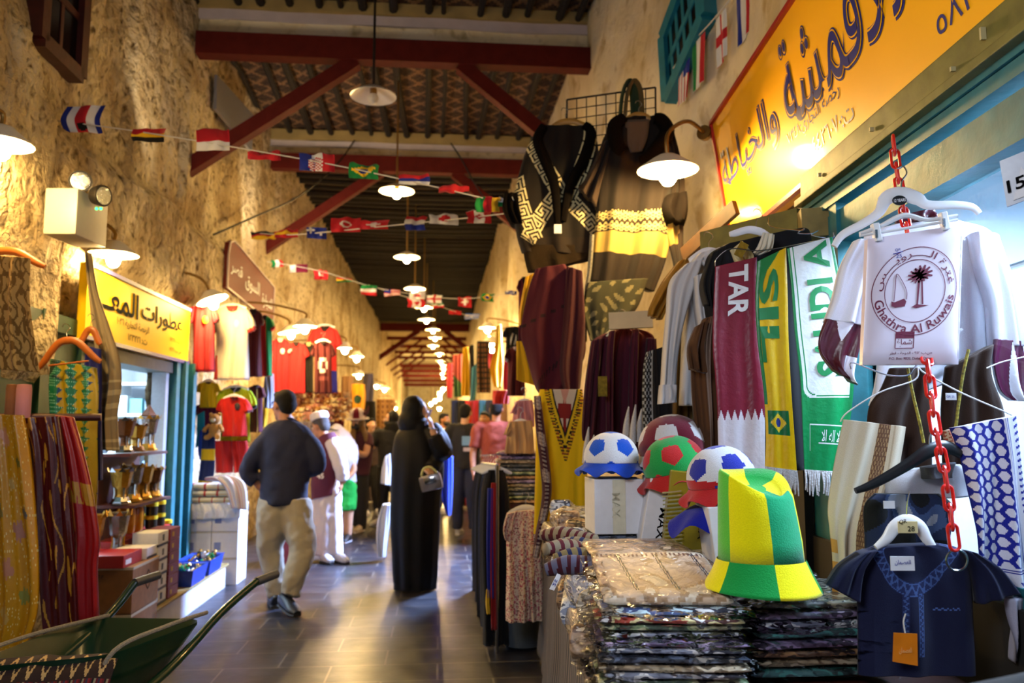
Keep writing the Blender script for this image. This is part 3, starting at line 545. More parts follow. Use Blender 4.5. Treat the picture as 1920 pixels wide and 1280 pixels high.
bunting('nearest string of national flags, beginning with a blue white red striped flag', p1, [(x, *lerp_on(p1, x), k, l, w, h) for x, k, l, w, h in ((162, 'costa', 34, 74, 48), (281, 'belg', 8, 62, 22), (398, 'pol', 28, 62, 42), (495, 'tri', 2, 62, 14), (594, 'cro', 16, 66, 32), (683, 'bra', 14, 56, 26), (775, 'ser', 12, 56, 16), (851, 'red', 10, 58, 14), (917, 'cam', 4, 46, 28), (950, 'wal', 12, 30, 18))], 0.2, seed=1)
p2 = [(470, 436, 7.2), (545, 440, 6.9), (640, 432, 6.6), (760, 420, 6.3), (880, 408, 5.8), (965, 398, 5.4)]
bunting('second string of flags, rising towards the ponchos from a black red yellow flag', p2, [(x, *lerp_on(p2, x), k, l, w, h) for x, k, l, w, h in ((492, 'ger', 2, 46, 14), (537, 'spa', 8, 44, 14), (594, 'aus', 10, 38, 20), (649, 'tun', 22, 56, 26), (703, 'sui', 12, 54, 16), (782, 'ned', 12, 38, 26), (831, 'jap', 12, 54, 18), (897, 'can', 10, 46, 22))], 0.2, seed=2)
p3 = [(500, 490, 10.0), (600, 508, 10.0), (700, 538, 10.2), (790, 553, 10.4), (870, 560, 10.4), (965, 548, 10.2)]
bunting('third string of small flags across the alley, ending in a blue flag', p3, [(x, *lerp_on(p3, x), k, l, w, h) for x, k, l, w, h in ((518, 'mex', 6, 22, 14), (560, 'qat', 4, 34, 14), (600, 'tun', 2, 26, 18), (646, 'gha', 2, 30, 10), (693, 'iran', 2, 30, 18), (736, 'usa', 2, 30, 14), (783, 'jap', 4, 30, 14), (816, 'eng', 2, 28, 14), (871, 'sui', 2, 26, 16), (916, 'bra', 4, 24, 14), (957, 'aus', 4, 22, 6))], 0.15, seed=3)
p4 = [(690, 534, 10.3), (760, 556, 10.5), (830, 576, 10.8), (900, 600, 11.2)]
bunting('fourth short string of small flags, running down to a blue and white flag', p4, [(x, *lerp_on(p4, x), k, l, w, h) for x, k, l, w, h in ((778, 'can', 2, 32, 16), (818, 'iran', 4, 24, 9), (853, 'red', 2, 24, 7), (887, 'uru', 8, 28, 12))], 0.15, seed=4)
# flags hung down the plaster wall under the blue window
pw = lambda x, y: PL(x, y, A(u_right(5.2) - 0.07, 5.2, 0), Vector((-0.975, -0.222, 0)))
t = thing('flag_bunting', 'row of long flags hanging down the plaster wall by the blue window', 'bunting', pw(1330, 60))
q = G(); q.tube([pw(1262, 128), pw(1300, 78), pw(1340, 34), pw(1400, -40), pw(1450, -95)], 0.005, 6); q.obj('cord', mat('pale_cord'), t)
for i, (a, b, c, d, k) in enumerate((((1272, 120), (1293, 96), (1290, 182), (1270, 200), 'usa'), ((1299, 86), (1322, 58), (1320, 150), (1299, 176), 'mex'), ((1342, 40), (1361, 14), (1362, 102), (1346, 130), 'eng'), ((1381, -10), (1404, -48), (1408, 54), (1384, 92), 'fra'), ((1428, -70), (1450, -110), (1446, 10), (1432, 18), 'tun'))):
    rot = flagcol(k); f = (lambda a, t, rot=rot: rot(t, 1 - a)) if k == 'usa' else ((lambda a, t, rot=rot: rot(a, t)))
    Sheet([(pw(*a), pw(*b)), ((pw(*a) + pw(*d)) / 2, (pw(*b) + pw(*c)) / 2), (pw(*d), pw(*c))], None, (0.006, 1.5), 0.004, i, n=16, m=20, world=True).build('flag', FAB, t, f)
# ================================================================ the fabric shop: window, lintel, table
WINX = 1.36
GLASS = film_material(); GLASS.name = 'window_glass'; [n for n in GLASS.node_tree.nodes if n.type == 'LAYER_WEIGHT'][0].inputs[0].default_value = 0.1; [n for n in GLASS.node_tree.nodes if n.type == 'BSDF_GLOSSY'][0].inputs['Roughness'].default_value = 0.02
g_ = [n for n in GLASS.node_tree.nodes if n.type == 'BUMP'][0]; g_.inputs['Strength'].default_value = 0.02
t = thing('window_3', None, None, (WINX, 1.7, 0.95)); t['kind'] = 'structure'
q = G(); q.box((WINX, 1.85, 2.2), (0.1, 3.3, 0.13)); q.obj('header', TEAL, t, False)
q = G(); q.box((WINX - 0.02, 1.85, 2.315), (0.1, 3.3, 0.045)); q.obj('transom', TEAL, t, False)
for y, wd in ((3.4, 0.16), (3.16, 0.07), (0.25, 0.1)): q = G(); q.box((WINX, y, 1.63), (0.13, wd, 1.36)); q.obj('post', TEAL, t, False)
q = G(); q.box((WINX, 1.85, 0.96), (0.12, 3.3, 0.06)); q.obj('sill', TEAL, t, False)
q = G(); q.box((WINX + 0.03, 1.7, 1.6), (0.006, 2.9, 1.2)); q.obj('pane', GLASS, t, False)
t = thing('trim_9', None, None, (1.33, 1.9, 2.35)); t['kind'] = 'structure'
q = G(); q.box((1.325, 1.88, 2.43), (0.1, 3.14, 0.14), None, 0.006); q.obj('lintel', OLIVE, t, False)
q = G(); q.box((1.27, 1.88, 2.375), (0.05, 3.14, 0.03), None, 0.004); q.obj('lintel_edge', OLIVE, t, False)
q = G(); q.box((1.33, 1.88, 2.35), (0.1, 3.14, 0.02)); q.obj('lintel_soffit', TEAL, t, False)
for i, (y, z) in enumerate(((3.2, 2.43), (2.72, 2.44), (2.2, 2.42), (2.05, 2.45))): q = G(); q.box((1.265, y, z), (0.014, 0.008, 0.035 if i == 3 else 0.014)); q.obj('nail', mat('pale_nail', '#b8ac7c', rough=0.5), t)
SHW = mat('shop_white_wall', '#d8dce4', rough=0.7, var=0.04)
t = thing('wall_shop_interior', None, None, (2.4, 2, 0)); t['kind'] = 'structure'
for c, s in (((3.3, 1.7, 1.35), (0.06, 4.6, 2.7)), ((2.35, 3.95, 1.35), (1.9, 0.06, 2.7)), ((2.35, -0.55, 1.35), (1.9, 0.06, 2.7)), ((2.35, 1.7, 2.68), (1.9, 4.6, 0.05))): q = G(); q.box(c, s); q.obj('plaster_face', SHW, t, False)
t = thing('display_shelf', 'shop shelving behind the window glass', 'shelf', (2.9, 2.5, 0))
for z in (0.55, 1.0, 1.32, 1.64): q = G(); q.box((2.75, 2.2, z), (0.5, 3.2, 0.03)); q.obj('shelf_board', TEAL, t, False)
for y in (3.8, 2.75, 1.7, 0.65): q = G(); q.box((2.75, y, 0.85), (0.5, 0.03, 1.7)); q.obj('upright', TEAL, t, False)
rr = random.Random(5)
SC = ['#30456e', '#6f86b8', '#8fa0b8', '#26324e', '#a9b6c8', '#3f5d8f']
for z in (1.0, 1.32):
    for y in (3.5, 3.1, 2.4, 2.0, 1.45, 1.05):
        for k in range(5):
            q = G(); q.box((2.7, y + rr.uniform(-0.02, 0.02), z + 0.04 + k * 0.045), (0.36, 0.32, 0.042), None, 0.018); tag(q.obj('folded_cloth', FAB, None, True, rr.choice(SC)), 'folded bluish cloth in a pile on the shelf behind the glass', 'cloth', 'folded cloths behind the glass')
q = G(); q.tube([(1.95, 3.9, 2.02), (1.95, -0.4, 2.02)], 0.012, 8, 1); tag(q.obj('clothes_rail', STEEL), 'steel rail behind the glass carrying dark blue garments', 'rail')
for i in range(5):
    y = 1.95 + i * 0.17 - (0.02 if i % 2 else 0); s = Sheet([((1.82, y, 2.0), (2.06, y + 0.1, 2.0)), ((1.76, y, 1.9), (2.12, y + 0.1, 1.9)), ((1.78, y, 1.5), (2.12, y + 0.1, 1.5)), ((1.76, y, 1.15), (2.14, y + 0.1, 1.15))], None, (0.014, 3), 0.05, i, n=16, m=16, world=True)
    tag(s.build('hanging_shirt', FAB, None, ['#2c3f78', '#3a5aa6', '#20305c', '#46639e', '#2a3c70'][i]), 'blue shirt hanging on the rail behind the window glass', 'shirt', 'blue shirts behind the glass')
# price sheet stuck to the glass
t = thing('price_sheet', 'grey price sheet with a white triangle reading 15 on the glass', 'sheet', P(1900, 340, 2.0))
pf = flat(P(1874, 302, 1.98), P(1990, 255, 1.9) - P(1874, 302, 1.98), P(1888, 388, 1.98) - P(1874, 302, 1.98))
q = G(); q.poly([pf(0, 0), pf(1, 0), pf(1, 1), pf(0, 1)], (0.003, 0.003, 0)); q.obj('sheet', mat('grey_laminate', '#9aa2b2', rough=0.25), t, False)
q = G(); q.poly([pf(0.12, 0.92), pf(0.32, 0.3), pf(0.6, 0.92)], (-0.002, -0.003, 0)); q.obj('triangle', PAPER, t, False)
letters('15', lambda x, y: pf(0.06 + 0.3 * x, 0.74 - 0.26 * y) + Vector((-0.004, -0.004, 0)), 'lettering', INKK, t, 0.02)
# olive boards and hook rail
def plank(a, b, wx, wz, m, lab, name='wooden_plank', cat='plank'): q = G(); q.bar(a, b, wx, wz); return tag(q.obj(name, m, None, False), lab, cat)
plank(P(1318, 462, 3.75), P(1500, 420, 3.35), 0.04, 0.135, OLIVE, 'olive painted board standing out from the wall behind the shirts')
plank(P(1498, 424, 3.32), P(1560, 420, 3.3), 0.12, 0.12, mat('raw_wood', '#9a8348', rough=0.7, bump=0.2, scale=14, var=0.35), 'raw timber block at the end of the olive board')
plank(P(1282, 478, 4.4), P(1380, 388, 4.0), 0.03, 0.08, mat('worn_red_plank', '#5a3c20', rough=0.7, bump=0.2, scale=10, var=0.4), 'worn brown plank slanting under the orange sign corner')
plank(P(1142, 602, 4.05), P(1224, 598, 4.0), 0.03, 0.085, mat('cream_painted_wood', '#cfb98a', rough=0.6, scale=9, var=0.2), 'short cream board behind the maroon cardigan hanger')
def wire(name, pts, lab, cat='hook', m=STEEL, r=0.0022, parent=None):
    q = G(); q.tube(pts, r, 6, 5); o = q.obj(name, m, parent); return tag(o, lab, cat) if parent is None else o
wire('wire_rail', [P(1441, 408, 3.0), P(1446, 425, 2.99), P(1500, 432, 2.98), P(1508, 428, 2.98), P(1496, 437, 2.98), P(1520, 438, 2.97), P(1534, 432, 2.97), P(1522, 441, 2.97), P(1560, 446, 2.96), P(1563, 436, 2.96)], 'bent wire rail with hooks along the olive board', 'rail')
# ---- table with striped cloth
TZ = 0.74
t = thing('market_table', 'long goods table under a brown striped cover along the shop front', 'table', (0.62, 3.2, 0))
q = G(); q.box((0.7, 3.2, TZ - 0.02), (0.96, 3.9, 0.04)); q.obj('tabletop', WOODD, t, False)
for x in (0.32, 1.1):
    for y in (1.4, 5.0): q = G(); q.box((x, y, (TZ - 0.04) / 2), (0.06, 0.06, TZ - 0.04)); q.obj('leg', WOODD, t, False)
s = Sheet([((0.2, 5.12, TZ + 0.012), (0.2, 1.2, TZ + 0.012)), ((0.19, 5.12, 0.4), (0.19, 1.2, 0.4)), ((0.17, 5.12, 0.03), (0.17, 1.2, 0.03))], None, (0.012, 5), 0.012, 3, n=390, m=14, world=True)
s.build('striped_cover', FAB, t, lambda a, b: '#6a5c52' if (a * 78) % 1 < 0.5 else '#211a18')
# ================================================================ packets
def blot(x, y, z, s, sd): return noise.noise(Vector((x * s + sd * 7.3, y * s + sd * 3.1, z * s + sd)))
PALS = {'desert': ['#c9a888', '#a8845f', '#6d4f38', '#d9c4a8'], 'bluecamo': ['#24365c', '#8fa2c4', '#161d30', '#c4ccd8'], 'red': ['#8c3424', '#c9a070', '#3a1a18', '#b8bcc8'], 'green': ['#28382c', '#5a6a4a', '#8a8a6a', '#141a18'], 'grey': ['#6a7080', '#b4b8c4', '#2c303c', '#8c94a4'], 'dark': ['#1c222c', '#3c4454', '#10141a', '#6a6258'], 'teal': ['#143c3c', '#1e5450', '#0e2426', '#38504c'], 'leaf': ['#3a3a34', '#17181c', '#6e6a58', '#24282e'], 'sand': ['#b09a78', '#7c6a4e', '#d0bfa0', '#55452f'], 'violet': ['#3c3048', '#6a5a78', '#221a2c', '#8c7c94'], 'brown': ['#4a3420', '#7a5a38', '#241810', '#a08860']}
def pal(name): return [tuple(min(0.85, x * (1.0 if name in ('desert', 'sand') else 2.1) + 0.01) for x in S(h)) for h in PALS[name]]
def camo(kind):
    nm = 'film_wrapped_%s_cloth' % kind
    if nm in MATS: return MATS[nm]
    cols4 = pal(kind); m = WRAP.copy(); m.name = nm; nt = m.node_tree; N = nt.nodes; L = nt.links; b = N['Principled BSDF']; tc = N.new('ShaderNodeTexCoord'); mp = N.new('ShaderNodeMapping'); mp.inputs['Scale'].default_value = (1, 1, 2.2); L.new(tc.outputs['Object'], mp.inputs[0])
    nz = N.new('ShaderNodeTexNoise'); nz.inputs['Scale'].default_value = 16; nz.inputs['Detail'].default_value = 2.5; L.new(mp.outputs[0], nz.inputs['Vector']); r = N.new('ShaderNodeValToRGB'); r.color_ramp.interpolation = 'CONSTANT'; L.new(nz.outputs['Fac'], r.inputs[0])
    el = r.color_ramp.elements; el[0].position = 0; el[0].color = (*cols4[0], 1); el[1].position = 0.47; el[1].color = (*cols4[1], 1)
    for p, c_ in ((0.56, cols4[2]), (0.66, cols4[3])): e = el.new(p); e.color = (*c_, 1)
    L.new(r.outputs[0], b.inputs['Base Color']); MATS[nm] = m; return m
def packet(c, size, pal, seed, rz=0.0, lab='', group=None, name='cloth_packet', stripes=None, tilt=0.0, res=34, film=True):
    """folded cloth in clear film: soft slab with a folded, rounded front edge and a film flap"""
    r = random.Random(seed); x, y, z = [a / 2 for a in size]; M = Matrix.Rotation(rz, 3, 'Z') @ Matrix.Rotation(tilt, 3, 'X'); g = G(); cols = []; n = res; mm = 48 if stripes else 14; rings = []
    for i in range(n + 1):
        u = -1 + 2 * i / n; e = (1 - abs(u) ** 10) ** 0.5 if abs(u) < 1 else 0.0; ring = []
        for j in range(mm * 2):
            a = 2 * PI * j / (mm * 2); ca, sa = math.cos(a), math.sin(a)
            if stripes: q_ = j / (mm * 2) * 4; px_ = (lambda k: 1 - 2 * k if k < 1 else -1 + 2 * (k - 1))(((q_ / 2) % 2)); px_ = max(-1, min(1, px_ * 1.0)); pz_ = (1 if q_ < 2 else -1) * (1 - abs(px_) ** 12) ** 0.5
            else: px_, pz_ = math.copysign(abs(ca) ** 0.3, ca), math.copysign(abs(sa) ** 0.55, sa)
            w = blot(u, px_, pz_, 1.6, seed); ring.append(Vector((u * x * (1 + 0.015 * blot(px_, 0, 1, 2, seed)), px_ * y * (0.985 + 0.05 * blot(u, 0, pz_, 1.3, seed)), pz_ * z * max(0.3, e) * (1 + 0.25 * w))))
        rings.append(ring)
    g.loft(rings); m = camo(pal)
    if stripes:
        m = WRAP
        for f in g.f: p = sum((g.v[i] for i in f), Vector()) / len(f); b = blot(p.x, p.y, p.z * 3, 16, seed); cols.append(S(stripes(p.x / x, p.y / y) or PALS[pal][0 if b < -0.05 else (1 if b < 0.2 else 3)]))
    for i, p in enumerate(g.v): g.v[i] = M @ p
    t = thing(name, lab, 'packet', c, group); o = finish('folded_cloth', g.mesh('folded_cloth', cols if stripes else None), m, None); o.parent = t
    if film:
        q = G(); k = 24; fl = r.uniform(0.025, 0.055); ra = []
        for row, (dy, dz) in enumerate(((-y * 0.8, z * 1.0), (-y * 1.02, z * 0.5), (-y - fl * 0.6, -z * 0.2), (-y - fl, -z * 0.5))): ra.append([M @ Vector((-x * 1.03 + 2.06 * x * i / k, dy + 0.02 * row * blot(i / k, row, 0, 3, seed), dz + 0.008 * blot(i / k, row, 3, 5, seed))) for i in range(k + 1)])
        q.add([p for rr_ in ra for p in rr_], [(a * (k + 1) + i, a * (k + 1) + i + 1, (a + 1) * (k + 1) + i + 1, (a + 1) * (k + 1) + i) for a in range(3) for i in range(k)]); q.obj('film_flap', FILM, None).parent = t
        if res > 20:
            q = G(); ra = [[M @ Vector((dx + 0.018 * row * blot(i / k, row, 0, 3, seed + 9), y - 2 * y * i / k, dz + 0.008 * blot(i / k, row, 3, 5, seed))) for i in range(k + 1)] for row, (dx, dz) in enumerate(((-x * 0.85, z * 1.0), (-x * 1.0, z * 0.4), (-x - fl * 0.5, -z * 0.4), (-x - fl * 0.8, -z * 1.2)))]
            q.add([p for rr_ in ra for p in rr_], [(a * (k + 1) + i, a * (k + 1) + i + 1, (a + 1) * (k + 1) + i + 1, (a + 1) * (k + 1) + i) for a in range(3) for i in range(k)]); q.obj('film_flap', FILM, None).parent = t
    return t
rr = random.Random(21)
lay = ['dark', 'green', 'grey', 'sand', 'dark', 'grey', 'violet', 'grey', 'green', 'red', 'bluecamo', 'desert']
names_l = {'dark': 'dark', 'green': 'green and khaki', 'grey': 'grey and white', 'sand': 'sand coloured', 'violet': 'violet grey', 'red': 'rust red', 'bluecamo': 'blue camouflage', 'desert': 'pinkish beige'}
z = TZ + 0.015
ordn = ['lowest', 'second', 'third', 'fourth', 'fifth', 'sixth', 'seventh', 'eighth', 'ninth', 'tenth', 'eleventh', 'topmost']
for i, p in enumerate(lay):
    th = 0.0178 if i < 11 else 0.03; st = None
    if i == 11: st = lambda a, b: '#1c1512' if (abs(((a * 3.1 + b * 0.25) % 1) - 0.5) < 0.045 or abs(((a * 3.1 + b * 0.25 + 0.13) % 1) - 0.5) < 0.03) and abs(b) < 0.75 and (int(a * 3 + 9) % 2) else ('#6d4434' if abs(b - 0.72) < 0.06 and int(a * 26) % 2 else None)
    packet((0.4 - 0.012 * (i == 11) + rr.uniform(-0.008, 0.008), 2.17 + rr.uniform(-0.012, 0.012) + 0.004 * i, z + th / 2 + (0.032 if i == 11 else 0)), (0.355 - 0.03 * (i == 11) + rr.uniform(-0.015, 0.015), 0.34, th * 0.96), p, i + 1, rr.uniform(-0.05, 0.05) - 0.02, '%s cloth packet in clear film, %s in the front corner stack' % (names_l[p], ordn[i]), 'wrapped cloths in the front corner stack', stripes=st, tilt=0.2 if i == 11 else 0.0, res=110 if i == 11 else 34); z += th
lay2 = ['teal', 'sand', 'brown', 'violet', 'teal', 'grey', 'violet', 'leaf']; z = TZ + 0.015
names_2 = {'teal': 'dark teal', 'sand': 'sand coloured', 'brown': 'brown patterned', 'violet': 'violet grey', 'grey': 'blue grey', 'leaf': 'black leaf-patterned'}
for i, p in enumerate(lay2):
    packet((0.8 + rr.uniform(-0.01, 0.01), 2.3 + rr.uniform(-0.01, 0.01), z + 0.0125), (0.38 + rr.uniform(-0.02, 0.02), 0.32, 0.0235), p, i + 31, rr.uniform(-0.05, 0.05) + 0.12, '%s cloth packet in clear film, %s of the stack under the green yellow hat' % (names_2[p], ordn[i] if i < 7 else 'topmost'), 'wrapped cloths under the tall hat'); z += 0.0245
HATZ = z
# stacks further back carrying the boxes
for (cx, cy, n, pals, lab) in ((0.40, 2.62, 12, ['sand', 'brown', 'desert'], 'cloth packet in the stack behind the front corner stack'), (0.76, 2.7, 10, ['brown', 'sand', 'dark'], 'cloth packet in the middle stack under the gold box'), (0.42, 3.2, 11, ['brown', 'dark', 'sand'], 'cloth packet in the stack under the white boxes'), (0.78, 3.2, 10, ['dark', 'brown', 'violet'], 'cloth packet in the back stack under the tilted boxes'), (0.38, 3.75, 12, ['sand', 'desert', 'grey'], 'cloth packet in the far stack before the yellow tunic')):
    z = TZ + 0.014
    for i in range(n): packet((cx + rr.uniform(-0.015, 0.015), cy + rr.uniform(-0.015, 0.015), z + 0.0115), (0.33, 0.38, 0.0218), pals[i % 3], int(cx * 100) + i, rr.uniform(-0.06, 0.06), lab if i < n - 1 else 'topmost ' + lab, lab[12:] + ' packets', res=16, film=i > n - 3); z += 0.0225
# crumpled film packets slumped along the table edge
for i in range(10):
    y = 2.35 + 0.17 * i; q = None
    for k in range(2): packet((0.215 + 0.03 * k + rr.uniform(-0.01, 0.015), y, TZ + 0.05 + 0.1 * k + 0.012 * i), (0.1, 0.2, 0.09), ['desert', 'sand', 'grey', 'brown'][(i + k) % 4], 60 + i * 2 + k, rr.uniform(-0.3, 0.3), 'crumpled film-wrapped cloth slumped along the table edge' if k else 'lower crumpled film-wrapped cloth along the table edge', 'crumpled packets along the table edge', tilt=rr.uniform(-0.4, 0.2), res=16)
# rolled striped scarves
for i, (px, py, Y, a, b) in enumerate(((1072, 1032, 2.7, '#5a1722', '#8f8068'), (1092, 1048, 2.6, '#182148', '#7c6a42'), (1078, 1062, 2.55, '#451420', '#62627a'), (1100, 1030, 2.75, '#182350', '#8a7c60'), (1066, 1008, 2.9, '#541620', '#98886c'))):
    c = P(px, py, Y); d = Vector((0.09, 0.05 - 0.03 * i, 0.012 * (i % 3 - 1))); s = G(); s.tube([c - d, c - d * 0.3 + Vector((0, 0, 0.008)), c + d * 0.4, c + d], [0.02, 0.03, 0.03, 0.022], 12, 12)
    cols = [S(a if int(k / 12 / 2.5) % 2 else b) for k in range(len(s.f))]; tag(finish('rolled_scarf', s.mesh('rolled_scarf', cols), FAB), ['dark red and cream rolled scarf nearest the price tag', 'navy and tan rolled scarf on the film packets', 'maroon and grey rolled scarf lowest on the film packets', 'navy and cream rolled scarf beside the corner stack', 'red and pale rolled scarf furthest along the table edge'][i], 'scarf')
t = thing('price_tag', 'white paper tag with blue writing hanging over the table edge', 'tag', P(1040, 1088, 2.5)); pf = flat(P(1030, 1104, 2.5), P(1039, 1107, 2.5) - P(1030, 1104, 2.5), P(1042, 1074, 2.52) - P(1030, 1104, 2.5))
q = G(); q.poly([pf(0, 0), pf(1, 0), pf(1.2, 0.9), pf(1, 1), pf(0.3, 1)], (0, 0.002, 0)); q.obj('card', PAPER, t, False); letters('25', lambda x, y: pf(0.25 + 0.6 * y, 0.25 + 0.4 * x) + Vector((0, -0.002, 0)), 'lettering', INKB, t, 0.01)
# dark goods close to the lens at the table's near end
s = G(); s.tube([(0.5, 1.35, 0.82), (0.68, 1.3, 0.89), (0.8, 1.3, 0.93), (0.95, 1.25, 0.945), (1.1, 1.2, 0.93), (1.2, 1.2, 0.88)], [0.05, 0.09, 0.08, 0.11, 0.1, 0.05], 16, 6); tag(s.obj('dark_bundle', FAB, None, True, '#040406'), 'dark out of focus cloth bundle at the bottom corner before the navy shirt', 'bundle')
# ================================================================ hats and boxes
PHI = (1 + 5 ** 0.5) / 2
ICO = [Vector(p).normalized() for a in (-1, 1) for b in (-PHI, PHI) for p in ((0, a, b), (a, b, 0), (b, 0, a))]
def ball_hat(c, r, cols3, lab, rot=0.0, tilt=0.0, brim=0.05, twobrim=None):
    """football cap: dome with pentagon patches, frilled brim"""
    patch, base, low, br = cols3; t = thing('football_hat', lab, 'hat', c); g = G(); seg, n = 96, 40; M = Matrix.Rotation(tilt, 3, 'Y') @ Matrix.Rotation(rot, 3, 'Z'); MI = M.inverted(); q0 = Matrix.Rotation(0.55, 3, 'X'); IC2 = [q0 @ v for v in ICO]
    rings = []
    for i in range(n + 1):
        th = 1.75 * i / n; rings.append([Vector(c) + Matrix.Rotation(tilt, 3, 'Y') @ Vector((r * math.sin(th) * math.cos(2 * PI * j / seg), r * math.sin(th) * math.sin(2 * PI * j / seg), r * 0.95 * math.cos(th))) for j in range(seg)])
    g.loft(rings[::-1]); cl = []
    for f in g.f:
        p = sum((g.v[i] for i in f), Vector()) / len(f) - Vector(c); d = (MI @ p).normalized(); vv = max(IC2, key=lambda v: v.dot(d)); m_ = 1.0 if max(d.dot((w_ - vv * vv.dot(w_)).normalized()) for w_ in IC2 if 0.3 < w_.dot(vv) < 0.6) < 0.31 else 0.0; col = patch if m_ > 0.925 else base
        if p.z < -r * 0.05 and low and m_ <= 0.925: col = low
        cl.append(S(col))
    finish('crown', g.mesh('crown', cl), FELT, t)
    g = G(); rings = []
    for i, (rad, dz, wv) in enumerate(((0.97, -0.16, 0), (1.05, -0.28, 0.02), (1.2, -0.42, 0.07), (1.28, -0.52, 0.12), (1.26, -0.54, 0.12), (1.02, -0.32, 0.02), (0.92, -0.18, 0))): rings.append([Vector(c) + Matrix.Rotation(tilt, 3, 'Y') @ Vector((r * rad * math.cos(2 * PI * j / 64) * (1 + wv * 0.5 * math.sin(9 * 2 * PI * j / 64)), r * rad * math.sin(2 * PI * j / 64), r * (dz + wv * math.sin(7 * 2 * PI * j / 64 + 1)))) for j in range(64)])
    g.loft(rings, False); g.obj('brim', FELT, t, True, br); return t
ball_hat(P(1146, 858, 3.1), 0.105, ('#1c5ad0', '#e4e4e6', '#e4e4e6', '#1648c0'), 'blue and white football hat on the white box', 0.5)
ball_hat(P(1264, 872, 2.98), 0.115, ('#c02a2a', '#1f9a48', '#1f9a48', '#b32222'), 'green and red football hat on the gold box', 1.1, -0.25)
ball_hat(P(1352, 896, 2.66), 0.112, ('#24309c', '#d4d6dc', '#b02026', '#b02026'), 'blue white and red football hat tilted beside the tall hat', 0.25, -0.18)
t = ball_hat(P(1262, 838, 3.16), 0.135, ('#c8c4c4', '#6a1428', '#6a1428', '#c8c4c4'), 'large maroon and white hat behind the green and red one', 0.9, -0.1)
# royal blue hat brim under the tricolour cap
g = G(); c = P(1330, 966, 2.66); rings = []
for rad, dz, wv in ((0.07, 0.04, 0), (0.1, 0.01, 0.01), (0.13, -0.02, 0.02), (0.135, -0.03, 0.02), (0.1, -0.005, 0.01), (0.06, 0.03, 0)): rings.append([c + Vector((rad * math.cos(a), rad * 0.8 * math.sin(a), dz + wv * math.sin(5 * a) + 0.02 * math.cos(a))) for a in [2 * PI * j / 48 for j in range(48)]])
g.loft(rings); tag(g.obj('sun_hat', FELT, None, True, '#101c98'), 'royal blue felt hat under the blue white and red cap', 'hat')
# tall green and yellow hat
c = Vector((0.648, 2.13, HATZ + 0.026)); t = thing('tall_hat', 'tall green and yellow panelled felt hat with wide brim', 'hat', c)
def hatring(r, z, lean=0, wob=0.0): return [c + Vector((r * math.cos(a) * 1.08 + lean, r * 0.92 * math.sin(a), z + wob * (0.9 * math.sin(a - 0.5) + 0.35 * math.sin(2 * a + 0.6)))) for a in [2 * PI * j / 60 + R(32) for j in range(60)]]
def hatpart(nm, prof, pal, cap):
    g = G(); g.loft([hatring(p[0], p[1], p[2], p[3]) for p in prof], cap); cl = [S(pal[(i % 60) // 10]) for i in range(60 * (len(prof) - 1))] + ([S(pal[0])] * 2 if cap else []); finish(nm, g.mesh(nm, cl), FELT, t)
hatpart('crown', [(0.102, 0.07, 0, 0), (0.099, 0.13, -0.002, 0), (0.094, 0.19, -0.006, 0), (0.089, 0.25, -0.01, 0.008), (0.083, 0.285, -0.013, 0.03), (0.08, 0.29, -0.013, 0.034), (0.066, 0.27, -0.014, 0.03), (0.03, 0.265, -0.014, 0.008)], ['#18a848', '#f2e600', '#5cc038', '#f2e600', '#10a068', '#f2e600'], True)
hatpart('brim', [(0.105, 0.082, 0, 0), (0.118, 0.05, 0, 0), (0.136, 0.015, 0, 0.004), (0.141, 0.008, 0, 0.006), (0.135, 0.006, 0, 0.004), (0.118, 0.04, 0, 0), (0.105, 0.072, 0, 0)], ['#f2e600', '#129640', '#f2e600', '#129640', '#f2e600', '#129640'], False)
def carton(name, c, size, m, lab, rz=0.0, tilt=0.0, text=None, tm=INKK, face='y', tr=(0.3, 0.7, 0.3, 0.7), vert=False, group=None, cat='box', band=None):
    c = Vector(c); M = Matrix.Rotation(rz, 3, 'Z') @ Matrix.Rotation(tilt, 3, 'Y'); t = thing(name, lab, cat, c, group); q = G(); q.box(c, size, M, 0.004); q.obj('body', m, t, False); x, y, z = [a / 2 for a in size]
    q = G(); q.box(c + M @ Vector((0, 0, z + 0.001)), (size[0] * 0.98, 0.03, 0.002), M); q.obj('tape', mat('parcel_tape', '#c8bfa8', rough=0.25), t, False)
    def fmap(a, b):
        if vert: a, b = b, 1 - a
        if face == 'y': return c + M @ Vector((-x + 2 * x * (tr[0] + (tr[1] - tr[0]) * (1 - a if False else a)), -y - 0.002, -z + 2 * z * (tr[2] + (tr[3] - tr[2]) * b)))
        return c + M @ Vector((-x - 0.002, y - 2 * y * (tr[0] + (tr[1] - tr[0]) * a), -z + 2 * z * (tr[2] + (tr[3] - tr[2]) * b)))
    if text: letters(text, fmap, 'lettering', tm, t, 0.01)
    if band: q = G(); q.box(c + M @ Vector((0, -y - 0.001, 0)), (size[0] * band, 0.002, size[2] * 0.99), M); q.obj('printed_strip', mat('cream_print', '#d8d4bc', rough=0.5), t, False)
    return t
carton('shoe_box', P(1150, 945, 3.1), (0.185, 0.19, 0.2), PAPER, 'upright white box reading MAX under the blue and white hat', 0.1, 0, 'MAX', mat('faint_cream_ink', '#c4bd90', rough=0.5), 'y', (0.36, 0.52, 0.3, 0.75), True, band=0.26)
carton('shoe_box', P(1228, 968, 3.02), (0.11, 0.2, 0.28), PAPER, 'tilted white box reading MAX leaning beside the gold box', 0.0, 0.18, 'MAX', INKK, 'y', (0.45, 0.7, 0.25, 0.65), True)
GOLD = mat('gold_card', '#8f7a12', rough=0.35, var=0.1)
